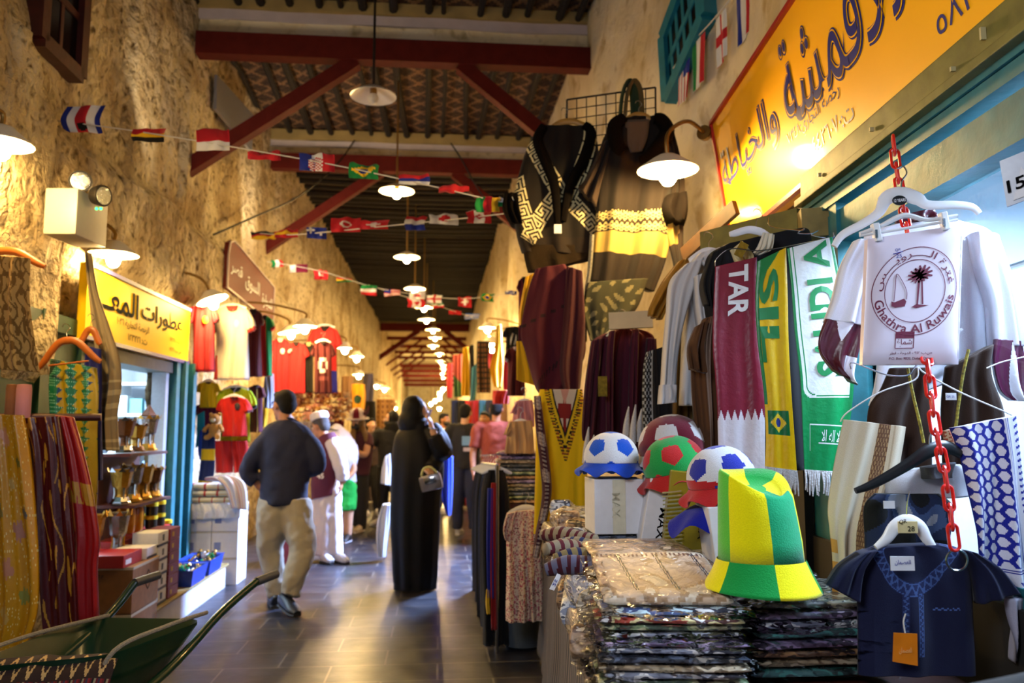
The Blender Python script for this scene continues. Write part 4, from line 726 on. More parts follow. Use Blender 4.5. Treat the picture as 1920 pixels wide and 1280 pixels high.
t = carton('shoe_box', P(1285, 962, 2.92), (0.15, 0.17, 0.3), GOLD, 'gold box reading JANA with a ribbed side, under the green and red hat', -0.1, 0.12, 'JANA', INKK, 'y', (0.72, 0.88, 0.25, 0.6), True)
c = P(1262, 965, 2.82)
for k in range(14): q = G(); q.bar(c + Vector((-0.035, 0, -0.1 + 0.0135 * k)), c + Vector((0.03, 0, -0.094 + 0.0135 * k)), 0.004, 0.005); q.obj('ribbed_strip', mat('silver_ribbing', '#c9bf8a', rough=0.25, metal=0.6), t, False)
carton('shoe_box', P(1350, 1008, 2.62), (0.09, 0.18, 0.22), PAPER, 'narrow white box standing behind the tall green and yellow hat', 0.0, -0.12, 'MAX', INKK, 'y', (0.25, 0.42, 0.2, 0.55), True)
# ================================================================ hangers
def hanger(px, py, Y, half, lab, m=WOODL, drop=0.05, tilt=0.0, bar=False, group=None, name='clothes_hanger', yaw=0.0, thick=0.011, hook=True, deep=1.6):
    c = P(px, py, Y) if not isinstance(px, Vector) else px; t = thing(name, lab, 'hanger', c, group); X = Vector((math.cos(yaw), math.sin(yaw), 0)); U = Vector((0, 0, 1))
    M = Matrix.Rotation(tilt, 3, X.cross(U)); X = M @ X; U = M @ U
    q = G(); q.tube([c - X * half - U * drop * 1.05, c - X * half * 0.8 - U * drop * 0.82, c - X * half * 0.35 - U * drop * 0.15, c, c + X * half * 0.35 - U * drop * 0.15, c + X * half * 0.8 - U * drop * 0.82, c + X * half - U * drop * 1.05], [thick * 0.7, thick, thick * 1.05, thick * 1.1, thick * 1.05, thick, thick * 0.7], 10, 5, ry=[thick * 0.7 * deep, thick * deep, thick * deep * 1.1, thick * deep * 1.2, thick * deep * 1.1, thick * deep, thick * 0.7 * deep], side=X.cross(U)); q.obj('body', m, t)
    if bar: q = G(); q.tube([c - X * half * 0.62 - U * drop * 0.95, c + X * half * 0.62 - U * drop * 0.95], 0.005, 8, 2); q.obj('bar', m, t)
    if hook: q = G(); q.tube([c + U * 0.005, c + U * 0.045, c + U * 0.065 + X * 0.018, c + U * 0.085 + X * 0.008, c + U * 0.09 - X * 0.012, c + U * 0.075 - X * 0.022], 0.0022, 6, 5); q.obj('hook', STEEL, t)
    return t
def garment(name, lab, cat, parts, col, Y, mt=None, group=None, **kw):
    """parts: (part name, rows, {overrides}); the first is the body"""
    t = None
    for i, (nm, rows, ov) in enumerate(parts):
        k = dict(kw); k.update(ov); c = k.pop('col', col); mm = k.pop('m_', mt) or FAB; yy = k.pop('Y', Y); s = Sheet(rows, yy, **k)
        if i == 0: t = thing(name, lab, cat, s.at(0.5, 0), group); t_s = s
        s.build(nm, mm, t, c)
    return t, t_s
# ================================================================ ponchos on the wire grid
KEY = ["111111111", "100000001", "101111101", "101000101", "101011101", "101010001", "101011111", "001000000"]
def meander(p, q):
    """greek key: p along, q across, both in key cells"""
    if q < 0 or q > 1: return False
    r = KEY[int(p * 8) % 8]; return r[min(8, int(q * 9))] == '1'
CR, DK = '#d9c894', '#130c08'
def pon1(a, t):
    x, y = a, t
    for (x0, y0, x1, y1, w) in ((0.05, 0.1, 0.52, 0.52, 0.095), (0.93, 0.06, 0.6, 0.62, 0.095), (-0.02, 0.42, 0.24, 0.9, 0.09), (0.5, 0.55, 0.12, 0.92, 0.09), (0.62, 0.56, 1.02, 0.84, 0.09)):
        dx, dy = x1 - x0, (y1 - y0) * 1.55; L_ = math.hypot(dx, dy); px_, py_ = x - x0, (y - y0) * 1.55; p = (px_ * dx + py_ * dy) / L_; q = (-px_ * dy + py_ * dx) / L_
        if 0 <= p <= L_ and abs(q) < w: return CR if meander(p / 0.17, (q + w) / (2 * w)) else DK
    return '#1c120c' if t > 0.88 else DK
Y1 = 4.85
t, s1 = garment('poncho', 'dark brown poncho with cream greek key bands and a fur collar', 'poncho', [('body', [((1008, 240), (1106, 240)), ((988, 278), (1120, 268)), ((972, 330), (1124, 330)), ((962, 385), (1122, 392)), ((968, 440), (1118, 445)), ((978, 475), (1112, 478))], dict(col=pon1, n=150, m=190)), ('fur_hem', [((980, 462), (1112, 462)), ((984, 490), (1106, 488)), ((990, 512), (1094, 490))], dict(col='#3a2d1e', m_=FUR, thick=0.1, n=30, m=12)), ('fur_cuff', [((944, 368), (972, 366)), ((942, 395), (976, 395)), ((956, 422), (982, 424))], dict(col='#120c09', m_=FUR, thick=0.14, n=16, m=12))], DK, Y1, thick=0.1, folds=(0.014, 2.2), seed=2)
for pts in (((1020, 236), (1008, 262), (1022, 300), (1040, 350), (1045, 420)), ((1095, 234), (1108, 250), (1094, 300), (1068, 350), (1056, 415))):
    q = G(); q.tube([P(x, y, Y1 - 0.07) for x, y in pts], [0.026, 0.032, 0.034, 0.03, 0.02], 12, 6); q.obj('fur_collar', FUR, t, True, '#100a08')
q = G(); q.box(P(1046, 429, Y1 - 0.16), (0.045, 0.004, 0.055)); q.obj('paper_label', PAPER, t, False)
hanger(1062, 228, Y1 - 0.02, 0.17, 'pale wooden hanger holding the greek key poncho', tilt=0.12, bar=True, drop=0.07)
def pon2(a, t):
    z = abs(((a * 26) % 1) - 0.5) * 0.035
    if 0.575 < t + z and t - z < 0.79 - 0.0: 
        if 0.575 - z < t < 0.68: return '#b8a468' if (math.sin(a * 90) * math.sin(t * 330) > -0.25) != (abs(t - 0.625) < 0.012) else '#20160e'
        if 0.69 < t < 0.82: return '#ad9046'
    return '#ad9046' if 0.695 < t < 0.82 else '#170e08'
Y2 = 4.72
t, s2 = garment('poncho', 'brown poncho with a cream patterned band and fur cuffs beside the lamp', 'poncho', [('body', [((1158, 226), (1248, 220)), ((1130, 262), (1258, 256)), ((1120, 340), (1268, 330)), ((1117, 410), (1262, 410)), ((1111, 470), (1252, 478)), ((1104, 526), (1228, 545))], dict(col=pon2, n=110, m=140)), ('sleeve', [((1128, 270), (1150, 262)), ((1100, 330), (1132, 345)), ((1083, 352), (1122, 392))], dict(thick=0.07, n=18, m=14)), ('sleeve', [((1248, 240), (1262, 250)), ((1258, 330), (1284, 345)), ((1250, 430), (1283, 420)), ((1264, 500), (1280, 500)), ((1262, 530), (1272, 526))], dict(thick=0.07, n=18, m=20, col=lambda a, t: '#ad9046' if 0.6 < t < 0.78 and a < 1.7 - 1.6 * t else '#20150e')), ('fur_cuff', [((1244, 372), (1285, 366)), ((1238, 395), (1290, 398)), ((1250, 416), (1284, 422))], dict(col='#140d09', m_=FUR, thick=0.18, n=16, m=10, Y=Y2 - 0.06))], '#2a1c12', Y2, thick=0.1, folds=(0.022, 2.6), seed=5)
for pts in (((1170, 220), (1152, 236), (1156, 270), (1170, 284)), ((1226, 222), (1240, 226), (1250, 250), (1222, 286), (1200, 300))):
    q = G(); q.tube([P(x, y, Y2 - 0.08) for x, y in pts], [0.03, 0.042, 0.046, 0.036, 0.022][:len(pts)], 12, 6); q.obj('fur_collar', FUR, t, True, '#100a08')
s = Sheet([((1172, 226), (1218, 224)), ((1174, 260), (1214, 258)), ((1182, 286), (1204, 284))], Y2 - 0.06, (0.003, 2), 0.02, n=10, m=8); s.build('lining', FAB, t, '#5b4c3c')
hanger(1198, 216, Y2 - 0.03, 0.12, 'pale wooden hanger holding the banded poncho', bar=True, drop=0.06)
# hanging wire grid and belts
gp = flat(P(1063, 280, 4.98), P(1230, 258, 4.9) - P(1063, 280, 4.98), P(1063, 187, 4.98) - P(1063, 280, 4.98))
t = thing('wire_grid', 'dark wire grid panel hung above the two ponchos', 'grid', gp(0.5, 0))
q = G()
for a, b in (((0, 0), (1, 0)), ((1, 0), (1, 1)), ((1, 1), (0, 1)), ((0, 1), (0, 0))): q.tube([gp(*a), gp(*b)], 0.006, 6, 1)
q.obj('frame', IRON, t)
for i in range(1, 9): q = G(); q.tube([gp(i / 9, 0), gp(i / 9, 1)], 0.0035, 5, 1); q.obj('wire', IRON, t)
for i in range(1, 5): q = G(); q.tube([gp(0, i / 5), gp(1, i / 5)], 0.0035, 5, 1); q.obj('wire', IRON, t)
for i, (c_, off) in enumerate((('#5a4a26', 0), ('#23351e', 9))):
    q = G(); q.tube([P(1172 - off, 216, 4.8), P(1176 - off, 178, 4.8), P(1186 - off, 154, 4.82), P(1197 - off, 172, 4.84), P(1200 - off, 215, 4.84)], 0.012, 8, 6, ry=0.03); tag(q.obj('leather_belt', FAB, None, True, c_), ['tan leather belt looped over the wire grid', 'dark green belt looped over the wire grid behind the tan one'][i], 'belt')
# ================================================================ shawls, cardigan and tunics under the ponchos
MR = '#4a0f1e'
garment('shawl', 'maroon shawl with dark stripes hanging under the greek key poncho', 'shawl', [('drape', [((1004, 505), (1060, 496)), ((990, 545), (1086, 540)), ((976, 620), (1094, 600)), ((985, 660), (1096, 670)), ((1002, 722), (1050, 745)), ((1012, 738), (1024, 742))], dict(col=lambda a, t: '#230a10' if abs(a * 0.5 + t - 1.0) < 0.008 or abs(a * 0.5 + t - 1.03) < 0.006 or abs(t + a * 0.15 - 0.42) < 0.006 else MR)), ('drape', [((1062, 500), (1092, 510)), ((1056, 600), (1098, 610)), ((1050, 690), (1092, 690)), ((1058, 734), (1088, 728))], dict(Y=4.5, col='#3c0c18'))], MR, 4.55, thick=0.06, folds=(0.013, 1.8), seed=9, n=60, m=60)
lf = lambda a, t: ('#857c56' if (math.sin(a * 17 + 2 * math.sin(t * 9)) * math.sin(t * 21 + 2 * math.sin(a * 7)) > 0.5) else '#3a3a28')
garment('shawl', 'olive shawl with pale leaf pattern under the banded poncho', 'shawl', [('drape', [((1102, 530), (1216, 522)), ((1094, 575), (1196, 575)), ((1098, 610), (1168, 606)), ((1106, 640), (1140, 628))], {})], lf, 4.6, thick=0.05, folds=(0.014, 2), seed=4, n=60, m=50)
q = G()
q.tube([P(1110, 440, 4.6), P(1106, 500, 4.62), P(1098, 560, 4.62), P(1096, 640, 4.6)], 0.014, 8, 8, ry=0.02); tag(q.obj('beaded_cord', mat('speckled_beads', '#8c8a80', rough=0.4, scale=200, var=0.9)), 'speckled cord hanging between the two ponchos', 'cord')
for i, (rows, c_, lab) in enumerate(([([((985, 520), (1003, 512)), ((974, 580), (990, 575)), ((974, 610), (986, 606))]), '#d9a018', 'yellow shawl edge peeping out beside the maroon shawl'], [([((968, 640), (985, 640)), ((968, 690), (1000, 690)), ((968, 712), (1002, 722))]), '#e0a812', 'yellow cloth hanging lower beside the maroon shawl'])):
    s = Sheet(rows, 4.66, (0.01, 2), 0.03, n=14, m=20); tag(s.build('shawl', FAB, None, c_), lab, 'shawl')
def rib(a, t): return '#2c0a18' if abs(a - 0.42) < 0.01 else ('#4a1124' if (a * 60) % 1 < 0.6 else '#3a0d1c')
t, s = garment('cardigan', 'open maroon ribbed cardigan on a cream hanger with a gold tag', 'cardigan', [('body', [((1150, 618), (1192, 616)), ((1110, 640), (1226, 632)), ((1104, 690), (1216, 690)), ((1102, 760), (1212, 760)), ((1100, 850), (1212, 850))], {}), ('lapel', [((1142, 622), (1154, 620)), ((1136, 680), (1150, 680)), ((1136, 850), (1150, 850))], dict(Y=4.1, n=10)), ('lapel', [((1186, 618), (1198, 620)), ((1180, 680), (1196, 690)), ((1176, 850), (1192, 850))], dict(Y=4.1, n=10)), ('sleeve', [((1108, 640), (1130, 632)), ((1096, 720), (1122, 730)), ((1090, 800), (1116, 812)), ((1092, 826), (1112, 828))], dict(Y=4.15, n=16)), ('sleeve', [((1212, 634), (1230, 636)), ((1206, 720), (1234, 720)), ((1200, 820), (1228, 820))], dict(Y=4.15, n=16))], rib, 4.2, thick=0.07, folds=(0.016, 3), seed=11, n=60, m=40)
q = G(); q.box(P(1130, 724, 3.98), (0.045, 0.004, 0.1)); q.obj('gold_tag', mat('gold_label', '#a58a2c', rough=0.25, metal=0.5, scale=60, var=0.5), t, False)
hanger(1168, 612, 4.18, 0.09, 'cream plastic hanger holding the maroon cardigan', mat('cream_plastic', '#d8cca0', rough=0.4), drop=0.05)
def dash(a, t):
    x, y = a - 0.58, t; e = abs(x) / 0.5 + max(0, y) / 0.55
    if y < 0.5:
        if e < 0.2: return '#7c1c1c' if y > 0.1 else '#c08a7c'
        if e < 0.55: return '#c8b8a4' if not (abs(x) < 0.14 and (0.27 < y < 0.33 or 0.1 < y < 0.2) or (abs(x) < 0.03)) else '#7c1c1c'
        if e < 0.62: return '#17130f'
        if e < 0.72: return '#d6b012'
        if e < 0.8: return '#17130f' if (y * 60) % 1 < 0.6 else '#d6b012'
        if e < 0.95: return '#9c2a1a' if (y * 30) % 1 < 0.5 and (x * 40) % 1 < 0.5 else ('#3c3a12' if (y * 45) % 1 < 0.4 else '#e2b80c')
    return '#e4b90a'
t, s = garment('tunic', 'yellow tunic with a dark embroidered neckline below the shawl', 'tunic', [('body', [((1012, 730), (1092, 730)), ((1006, 770), (1096, 775)), ((1004, 860), (1100, 870)), ((1002, 940), (1102, 945)), ((1000, 1000), (1104, 1000))], dict(col=dash, n=110, m=130))], '#e4b90a', 4.4, thick=0.06, folds=(0.008, 2), seed=13)
def woven(a, t): return '#cdb9a8' if (0.3 < a < 0.7 and (t * 40) % 1 < 0.45 and (a * 20) % 1 < 0.6) or (int(t * 13) % 3 == 0 and 0.15 < a < 0.85 and (a * 12 + t * 60) % 1 < 0.4) else '#3c1420'
tag(Sheet([((1001, 742), (1014, 742)), ((1004, 800), (1022, 806)), ((1012, 870), (1032, 878)), ((1016, 930), (1034, 930)), ((1004, 1000), (1020, 1002)), ((998, 1044), (1010, 1046))], 4.25, (0.008, 1), 0.03, n=40, m=160).build('woven_strip', FAB, None, woven), 'maroon and cream woven strip hanging over the yellow tunic', 'strip')
for i, (px, py, py2, Y) in enumerate(((1098, 800, 868, 4.0), (1108, 815, 866, 3.98), (1173, 762, 826, 3.9), (1186, 758, 832, 3.88), (1197, 766, 828, 3.9), (1206, 760, 820, 3.92))):
    q = G(); q.tube([P(px + 6, py, Y), P(px + 2, (py + py2) / 2, Y), P(px, py2, Y)], [0.003, 0.014, 0.018], 10, 6); tag(q.obj('tassel', mat('white_yarn', '#c9c6c6', rough=0.9, bump=0.4, scale=150, var=0.25)), 'white yarn tassel hanging %s' % ('beside the yellow tunic' if i < 2 else 'in the bunch before the maroon cardigan'), 'tassel', 'tassels by the tunic' if i < 2 else 'tassels before the cardigan')
def trimmed(a, t): return '#8d8f92' if a < 0.3 and (math.sin(t * 90) * math.sin(a * 60) > 0.1 or abs(a - 0.28) < 0.02) else '#141315'
garment('abaya', 'black garment with a silver studded border beside the white shirt', 'garment', [('body', [((1212, 660), (1245, 650)), ((1206, 690), (1256, 690)), ((1204, 760), (1262, 760)), ((1208, 830), (1262, 830))], {})], trimmed, 3.85, thick=0.06, folds=(0.01, 2), seed=17, n=60, m=100)
# ================================================================ shirts on the olive board
WS = '#cdc9c8'
t, s = garment('shirt', 'mustard shirt hanging behind the white shirt', 'shirt', [('body', [((1262, 500), (1300, 490)), ((1256, 560), (1310, 560)), ((1262, 660), (1320, 660)), ((1262, 760), (1310, 760))], {}), ('sleeve', [((1270, 492), (1300, 480)), ((1240, 530), (1276, 530)), ((1218, 574), (1250, 580)), ((1214, 590), (1240, 600))], dict(n=16))], '#8a6114', 3.72, thick=0.07, folds=(0.02, 3), seed=19, n=30, m=30)
t, s = garment('shirt', 'white long sleeved shirt hanging from the olive board', 'shirt', [('body', [((1306, 478), (1350, 466)), ((1288, 505), (1352, 500)), ((1280, 580), (1346, 580)), ((1276, 680), (1340, 680)), ((1272, 760), (1336, 760))], {}), ('sleeve', [((1282, 498), (1318, 484)), ((1254, 530), (1302, 540)), ((1248, 590), (1284, 600)), ((1242, 660), (1272, 664)), ((1238, 722), (1268, 726)), ((1233, 756), (1266, 752))], dict(Y=3.42, n=24, thick=0.08)), ('cuff', [((1236, 722), (1268, 722)), ((1232, 758), (1270, 754))], dict(Y=3.4, n=16, thick=0.09)), ('sleeve', [((1300, 520), (1330, 510)), ((1302, 580), (1340, 570)), ((1310, 640), (1344, 630))], dict(Y=3.38, n=20)), ('collar', [((1310, 486), (1330, 474)), ((1322, 500), (1345, 480)), ((1340, 490), (1352, 474))], dict(Y=3.4, n=12, thick=0.02))], WS, 3.5, thick=0.09, folds=(0.009, 1.6), seed=21, n=36, m=40)
hanger(1330, 472, 3.5, 0.09, 'white hanger under the collar of the white shirt', WHITEP, drop=0.04)
t, s = garment('shirt', 'black shirt with a cream collar behind the football scarves', 'shirt', [('body', [((1352, 462), (1496, 430)), ((1322, 490), (1520, 440)), ((1320, 580), (1520, 560)), ((1345, 700), (1520, 700)), ((1350, 880), (1520, 880))], {}), ('sleeve', [((1330, 478), (1362, 462)), ((1312, 530), (1345, 540)), ((1318, 570), (1345, 590))], dict(n=14)), ('collar', [((1368, 470), (1392, 452)), ((1376, 488), (1412, 480)), ((1386, 500), (1400, 496))], dict(Y=3.1, n=12, thick=0.015, col='#cdbf8e')), ('collar', [((1430, 436), (1452, 440)), ((1420, 462), (1446, 468)), ((1412, 474), (1424, 478))], dict(Y=3.08, n=12, thick=0.015, col='#d9d2bc'))], '#0f0f12', 3.2, thick=0.08, folds=(0.012, 3), seed=23, n=30, m=30)
q = G(); q.box(P(1390, 468, 3.04), (0.035, 0.004, 0.06), Matrix.Rotation(0.5, 3, 'Y')); q.obj('gold_label', mat('gold_label'), t, False)
hanger(1416, 432, 3.2, 0.1, 'white plastic hanger holding the black shirt', WHITEP, drop=0.035, tilt=-0.2, thick=0.009)
t, s = garment('coat', 'brown coat hanging beside the maroon scarf', 'coat', [('body', [((1318, 598), (1345, 592)), ((1300, 640), (1350, 640)), ((1296, 700), (1352, 700)), ((1300, 790), (1356, 800)), ((1305, 870), (1356, 880))], {}), ('sleeve', [((1304, 612), (1326, 600)), ((1290, 650), (1318, 660)), ((1292, 690), (1322, 700))], dict(n=14, Y=3.05))], '#4a2c14', 3.12, thick=0.08, folds=(0.016, 2.5), seed=25, n=24, m=30)
garment('coat', 'olive brown coat in the gap behind the white sleeve', 'coat', [('body', [((1272, 600), (1310, 600)), ((1264, 680), (1305, 680)), ((1262, 780), (1300, 780)), ((1262, 860), (1300, 860))], {})], '#54401a', 3.6, thick=0.06, folds=(0.014, 3), seed=27, n=20, m=20)
# ================================================================ football scarves
QM, QW = '#7d1730', '#d9d3da'
def qat(a, t):
    z = 0.655 + 0.05 * abs(((a * 7) % 1) - 0.5) * 2; return QM if t < z else QW
t, sq = garment('football_scarf', 'maroon and white satin scarf reading TAR with zigzag edge', 'scarf', [('scarf', [((1341, 500), (1419, 482)), ((1338, 560), (1420, 555)), ((1336, 645), (1421, 640)), ((1340, 700), (1427, 695)), ((1344, 760), (1433, 756)), ((1346, 850), (1434, 856)), ((1347, 912), (1434, 922))], {})], qat, 2.95, SATIN, thick=0.012, folds=(0.005, 1.2), seed=31, n=120, m=150, low=0.2)
letters('TAR', lambda x, y: sq.at(0.32 + 0.46 * y, 0.02 + 0.225 * x, 0.004), 'lettering', INKW, t, 0.03)
BG, BY = '#0d7a3c', '#e6b800'
def bras(a, t):
    if 0.73 < t < 0.845: return '#1c2a78' if ((a - 0.45) / 0.1) ** 2 + ((t - 0.787) / 0.02) ** 2 < 1 else ('#e6c020' if abs(a - 0.45) / 0.3 + abs(t - 0.787) / 0.045 < 1 else ('#116a38' if 0.08 < a < 0.85 else BY))
    return BG if a + t * 6 < 0.75 or (a < 0.1 and t < 0.7) else BY
t, sb = garment('football_scarf', 'yellow and green satin scarf reading SIL with white fringe', 'scarf', [('scarf', [((1420, 490), (1474, 464)), ((1416, 560), (1477, 550)), ((1420, 640), (1479, 640)), ((1432, 740), (1484, 740)), ((1436, 820), (1490, 825)), ((1434, 876), (1494, 884))], {})], bras, 2.88, SATIN, thick=0.012, folds=(0.005, 1.2), seed=32, n=90, m=150, low=0.2)
letters('SIL', lambda x, y: sb.at(0.08 + 0.62 * y, 0.07 + 0.44 * x, 0.004), 'lettering', mat('green_ink', BG, rough=0.45), t, 0.03)
def fringe(sh, parent, col='#d4d2d4', k=26):
    for i in range(k):
        a = (i + 0.5) / k; p = sh.at(a, 1.0); d = sh.at(a, 1.0) - sh.at(a, 0.97); q = G(); e = p + Vector((rng.uniform(-0.01, 0.01), rng.uniform(-0.01, 0), -0.075 + rng.uniform(-0.01, 0.01))); q.tube([p + Vector((0, 0, 0.004)), (p + e) / 2 + Vector((rng.uniform(-0.004, 0.004), -0.004, 0)), e], [0.003, 0.0035, 0.002], 6, 2); q.obj('fringe', mat('white_yarn'), parent)
fringe(sb, t)
SG = '#0c8446'
def saud(a, t):
    if t > 0.76: return '#d4dcd8' if (0.16 < a < 0.9 and (abs(t - 0.8) < 0.0016 or abs(t - 0.915) < 0.0016)) or (0.8 < t < 0.915 and (abs(a - 0.16) < 0.006 or abs(a - 0.9) < 0.006)) or (0.35 < a < 0.85 and abs(t - 0.88) < 0.002) else SG
    w = 0.02
    inside = lambda m: 0.05 + m < a and (t < 0.685 - m * 0.22) and not (t > 0.64 - m * 0.22 and a < 0.05 + m + 0.18 and ((a - (0.23 + m)) / 0.18) ** 2 + ((t - (0.64 - m * 0.22)) / 0.045) ** 2 > 1) and a < 0.93
    if inside(0.07): return '#dfe4e4'
    if inside(0.05): return SG
    if inside(0.0): return '#dfe4e4'
    return SG
t, ss = garment('football_scarf', 'green and white satin scarf with green letters and white fringe', 'scarf', [('scarf', [((1476, 466), (1560, 444)), ((1484, 540), (1576, 530)), ((1490, 620), (1592, 610)), ((1500, 710), (1602, 705)), ((1504, 800), (1592, 805)), ((1508, 882), (1572, 886))], {})], saud, 2.8, SATIN, thick=0.012, folds=(0.006, 1.3), seed=33, n=140, m=190, low=0.2)
letters('SAUDI A', lambda x, y: ss.at(0.84 - 0.54 * y, 0.59 - 0.585 * x, 0.004), 'lettering', mat('saudi_green_ink', SG, rough=0.45), t, 0.03)
letters(arabic('\u0644\u0627 \u0627\u0644\u0647 \u0627\u0644\u0627'), lambda x, y: ss.at(0.4 + 0.42 * x, 0.87 - 0.05 * y, 0.004), 'lettering', INKW, t, 0.0)
fringe(ss, t)
wire('wire_hanger', [P(1341, 500, 2.96), P(1344, 484, 2.95), P(1370, 466, 2.94), P(1420, 470, 2.9), P(1474, 462, 2.87), P(1560, 444, 2.82)], 'thin wire hanger carrying the three football scarves', 'hanger')
# white thobe with maroon cuffs
TW = '#dfe2ee'
def cuff(a, t): return '#55101f' if abs(a - 0.55) > (0.42 - 0.5 * t) and t > 0.0 and not (a < 0.5 and t < 0.2 and a > 0.3) else TW
Yt = 2.42
t, s = garment('thobe_shirt', 'white shirt with maroon zigzag cuffs hanging behind the logo packet', 'shirt', [('body', [((1665, 424), (1800, 416)), ((1618, 446), (1862, 440)), ((1630, 520), (1850, 520)), ((1640, 620), (1846, 620)), ((1642, 690), (1832, 690)), ((1636, 760), (1668, 756))], {}), ('sleeve', [((1600, 452), (1650, 452)), ((1574, 500), (1636, 520)), ((1560, 560), (1622, 580)), ((1546, 600), (1616, 612))], dict(Y=2.36, n=30, thick=0.07)), ('cuff', [((1546, 598), (1618, 610)), ((1533, 634), (1616, 634)), ((1536, 660), (1600, 700)), ((1560, 690), (1606, 722))], dict(Y=2.35, n=60, m=40, thick=0.03, col=lambda a, t: TW if (t < 0.35 and abs(a - 0.5) < 0.22 - 0.6 * t) or (t > 0.55 and a > 0.72) else '#4c1020', m_=SATIN)), ('sleeve', [((1818, 438), (1868, 444)), ((1830, 500), (1884, 490)), ((1852, 570), (1902, 560)), ((1860, 650), (1916, 650))], dict(Y=2.36, n=30, thick=0.07)), ('cuff', [((1862, 636), (1916, 640)), ((1858, 680), (1924, 690)), ((1872, 730), (1930, 735)), ((1896, 750), (1925, 752))], dict(Y=2.34, n=60, m=40, thick=0.03, col=lambda a, t: TW if abs(a - 0.55) < 0.25 * t else '#4c1032', m_=SATIN)), ('collar', [((1676, 408), (1752, 392)), ((1680, 424), (1756, 408))], dict(Y=2.4, n=16, m=8, thick=0.05, col='#4c1020', m_=SATIN))], TW, Yt, thick=0.07, folds=(0.01, 1.6), seed=41, n=40, m=44)
# big white hanger with the size badge
Yh = 2.2; t = thing('clothes_hanger', 'large white plastic hanger with a black 12 YEARS badge', 'hanger', P(1690, 370, Yh))
q = G(); hp = [(1564, 462), (1580, 440), (1620, 418), (1648, 398), (1662, 372), (1690, 364), (1720, 372), (1740, 384), (1790, 384), (1822, 388), (1836, 400)]
up = [P(x, y, Yh) for x, y in hp]; q.tube(up, [0.009, 0.011, 0.012, 0.014, 0.02, 0.022, 0.02, 0.014, 0.012, 0.011, 0.009], 12, 5, ry=[0.006] * 11, side=(0.3, 0, 1)); q.obj('body', WHITEP, t)
q = G(); q.tube([P(1690, 362, Yh), P(1691, 340, Yh), P(1700, 325, Yh), P(1694, 312, Yh), P(1682, 316, Yh)], 0.0022, 6, 5); q.obj('hook', STEEL, t)
bp_ = P(1686, 376, Yh - 0.012); q = G(); q.lathe([(0.02, 0), (0.02, 0.003)], bp_, 24, Vector((0, -1, 0)).to_track_quat('Z', 'Y'), (1, 0.7)); b_ = q.obj('badge', BLACKP, t)
letters('12 YEARS', lambda x, y: bp_ + Vector((-0.0165 + 0.033 * x, -0.004, -0.0045 + 0.009 * y + 0.0035 * (x - 0.5))), 'lettering', INKW, b_, 0.02)
# clip hanger and logo packet
Yb = 2.13; t = thing('clip_hanger', 'thin white clip hanger gripping the logo packet', 'hanger', P(1695, 420, Yb))
q = G(); q.tube([P(1612, 438, Yb), P(1650, 424, Yb), P(1695, 404, Yb), P(1740, 412, Yb), P(1795, 404, Yb)], [0.005, 0.006, 0.008, 0.006, 0.005], 8, 5); q.obj('body', WHITEP, t)
q = G(); q.tube([P(1612, 442, Yb), P(1795, 412, Yb)], 0.004, 8, 1); q.obj('bar', WHITEP, t)
for x, y in ((1643, 436), (1770, 415)): q = G(); q.box(P(x, y, Yb - 0.005), (0.018, 0.022, 0.05), Matrix.Rotation(-0.15, 3, 'Y'), 0.003); cl_ = q.obj('clip', WHITEP, t, False); q = G(); q.box(P(x, y + 2, Yb - 0.018), (0.006, 0.004, 0.022)); q.obj('spring', STEEL, cl_, False)
bl, br_, tl = P(1617, 684, Yb), P(1797, 683, Yb), P(1627, 448, Yb); bx, by = br_ - bl, tl - bl; bf = lambda a, b, o=0.0: bl + bx * a * (1 - 0.0) + by * b + Vector((0.0, -0.012 - o, 0))
bxx = P(1806, 420, Yb) - tl
def bagp(a, b, o=0.0): return bl.lerp(br_, a).lerp(tl.lerp(tl + bxx, a), b) + Vector((0, -0.013 * max(0, min(1, 6 * min(a, 1 - a, b, 1 - b))) ** 0.5 - o, 0))
t = thing('logo_packet', 'flat pale packet printed with a maroon round palm and boat emblem', 'packet', bl.lerp(br_, 0.5))
q = G(); k = 20; fr_ = [[bagp(i / k, j / k) for i in range(k + 1)] for j in range(k + 1)]; bk = [[p + Vector((0, 2 * (p.y * 0) + 0.02, 0)) for p in r_] for r_ in fr_]
q.add([p for r_ in fr_ for p in r_], [(j * (k + 1) + i, j * (k + 1) + i + 1, (j + 1) * (k + 1) + i + 1, (j + 1) * (k + 1) + i) for i in range(k) for j in range(k)]); q.add([p for r_ in bk for p in r_], [(j * (k + 1) + i, (j + 1) * (k + 1) + i, (j + 1) * (k + 1) + i + 1, j * (k + 1) + i + 1) for i in range(k) for j in range(k)])
loop = lambda G_: G_[0][:-1] + [r_[-1] for r_ in G_][:-1] + G_[-1][::-1][:-1] + [r_[0] for r_ in G_][::-1][:-1]
q.loft([loop(fr_), loop(bk)], False); q.obj('packet_body', mat('pale_pink_film', '#dccfdc', rough=0.3, coat=0.4, coatr=0.2, var=0.05, scale=8), t)
fm = mat('packet_film_rim', '#e8e0ea', rough=0.1, alpha=0.35)
for a0, a1, b0, b1 in ((0.985, 1.03, -0.01, 0.93), (-0.02, 0.02, -0.01, 0.95), (0, 1.0, -0.02, 0.012)): q = G(); q.add([bagp(a0, b0, 0.003), bagp(a1, b0, 0.003), bagp(a1, b1, 0.003), bagp(a0, b1, 0.003)], [(0, 1, 2, 3)]); q.obj('film_edge', FILM, t)
asp = bx.length / by.length; cx_, cy_, ra = 0.49, 0.545, 0.44
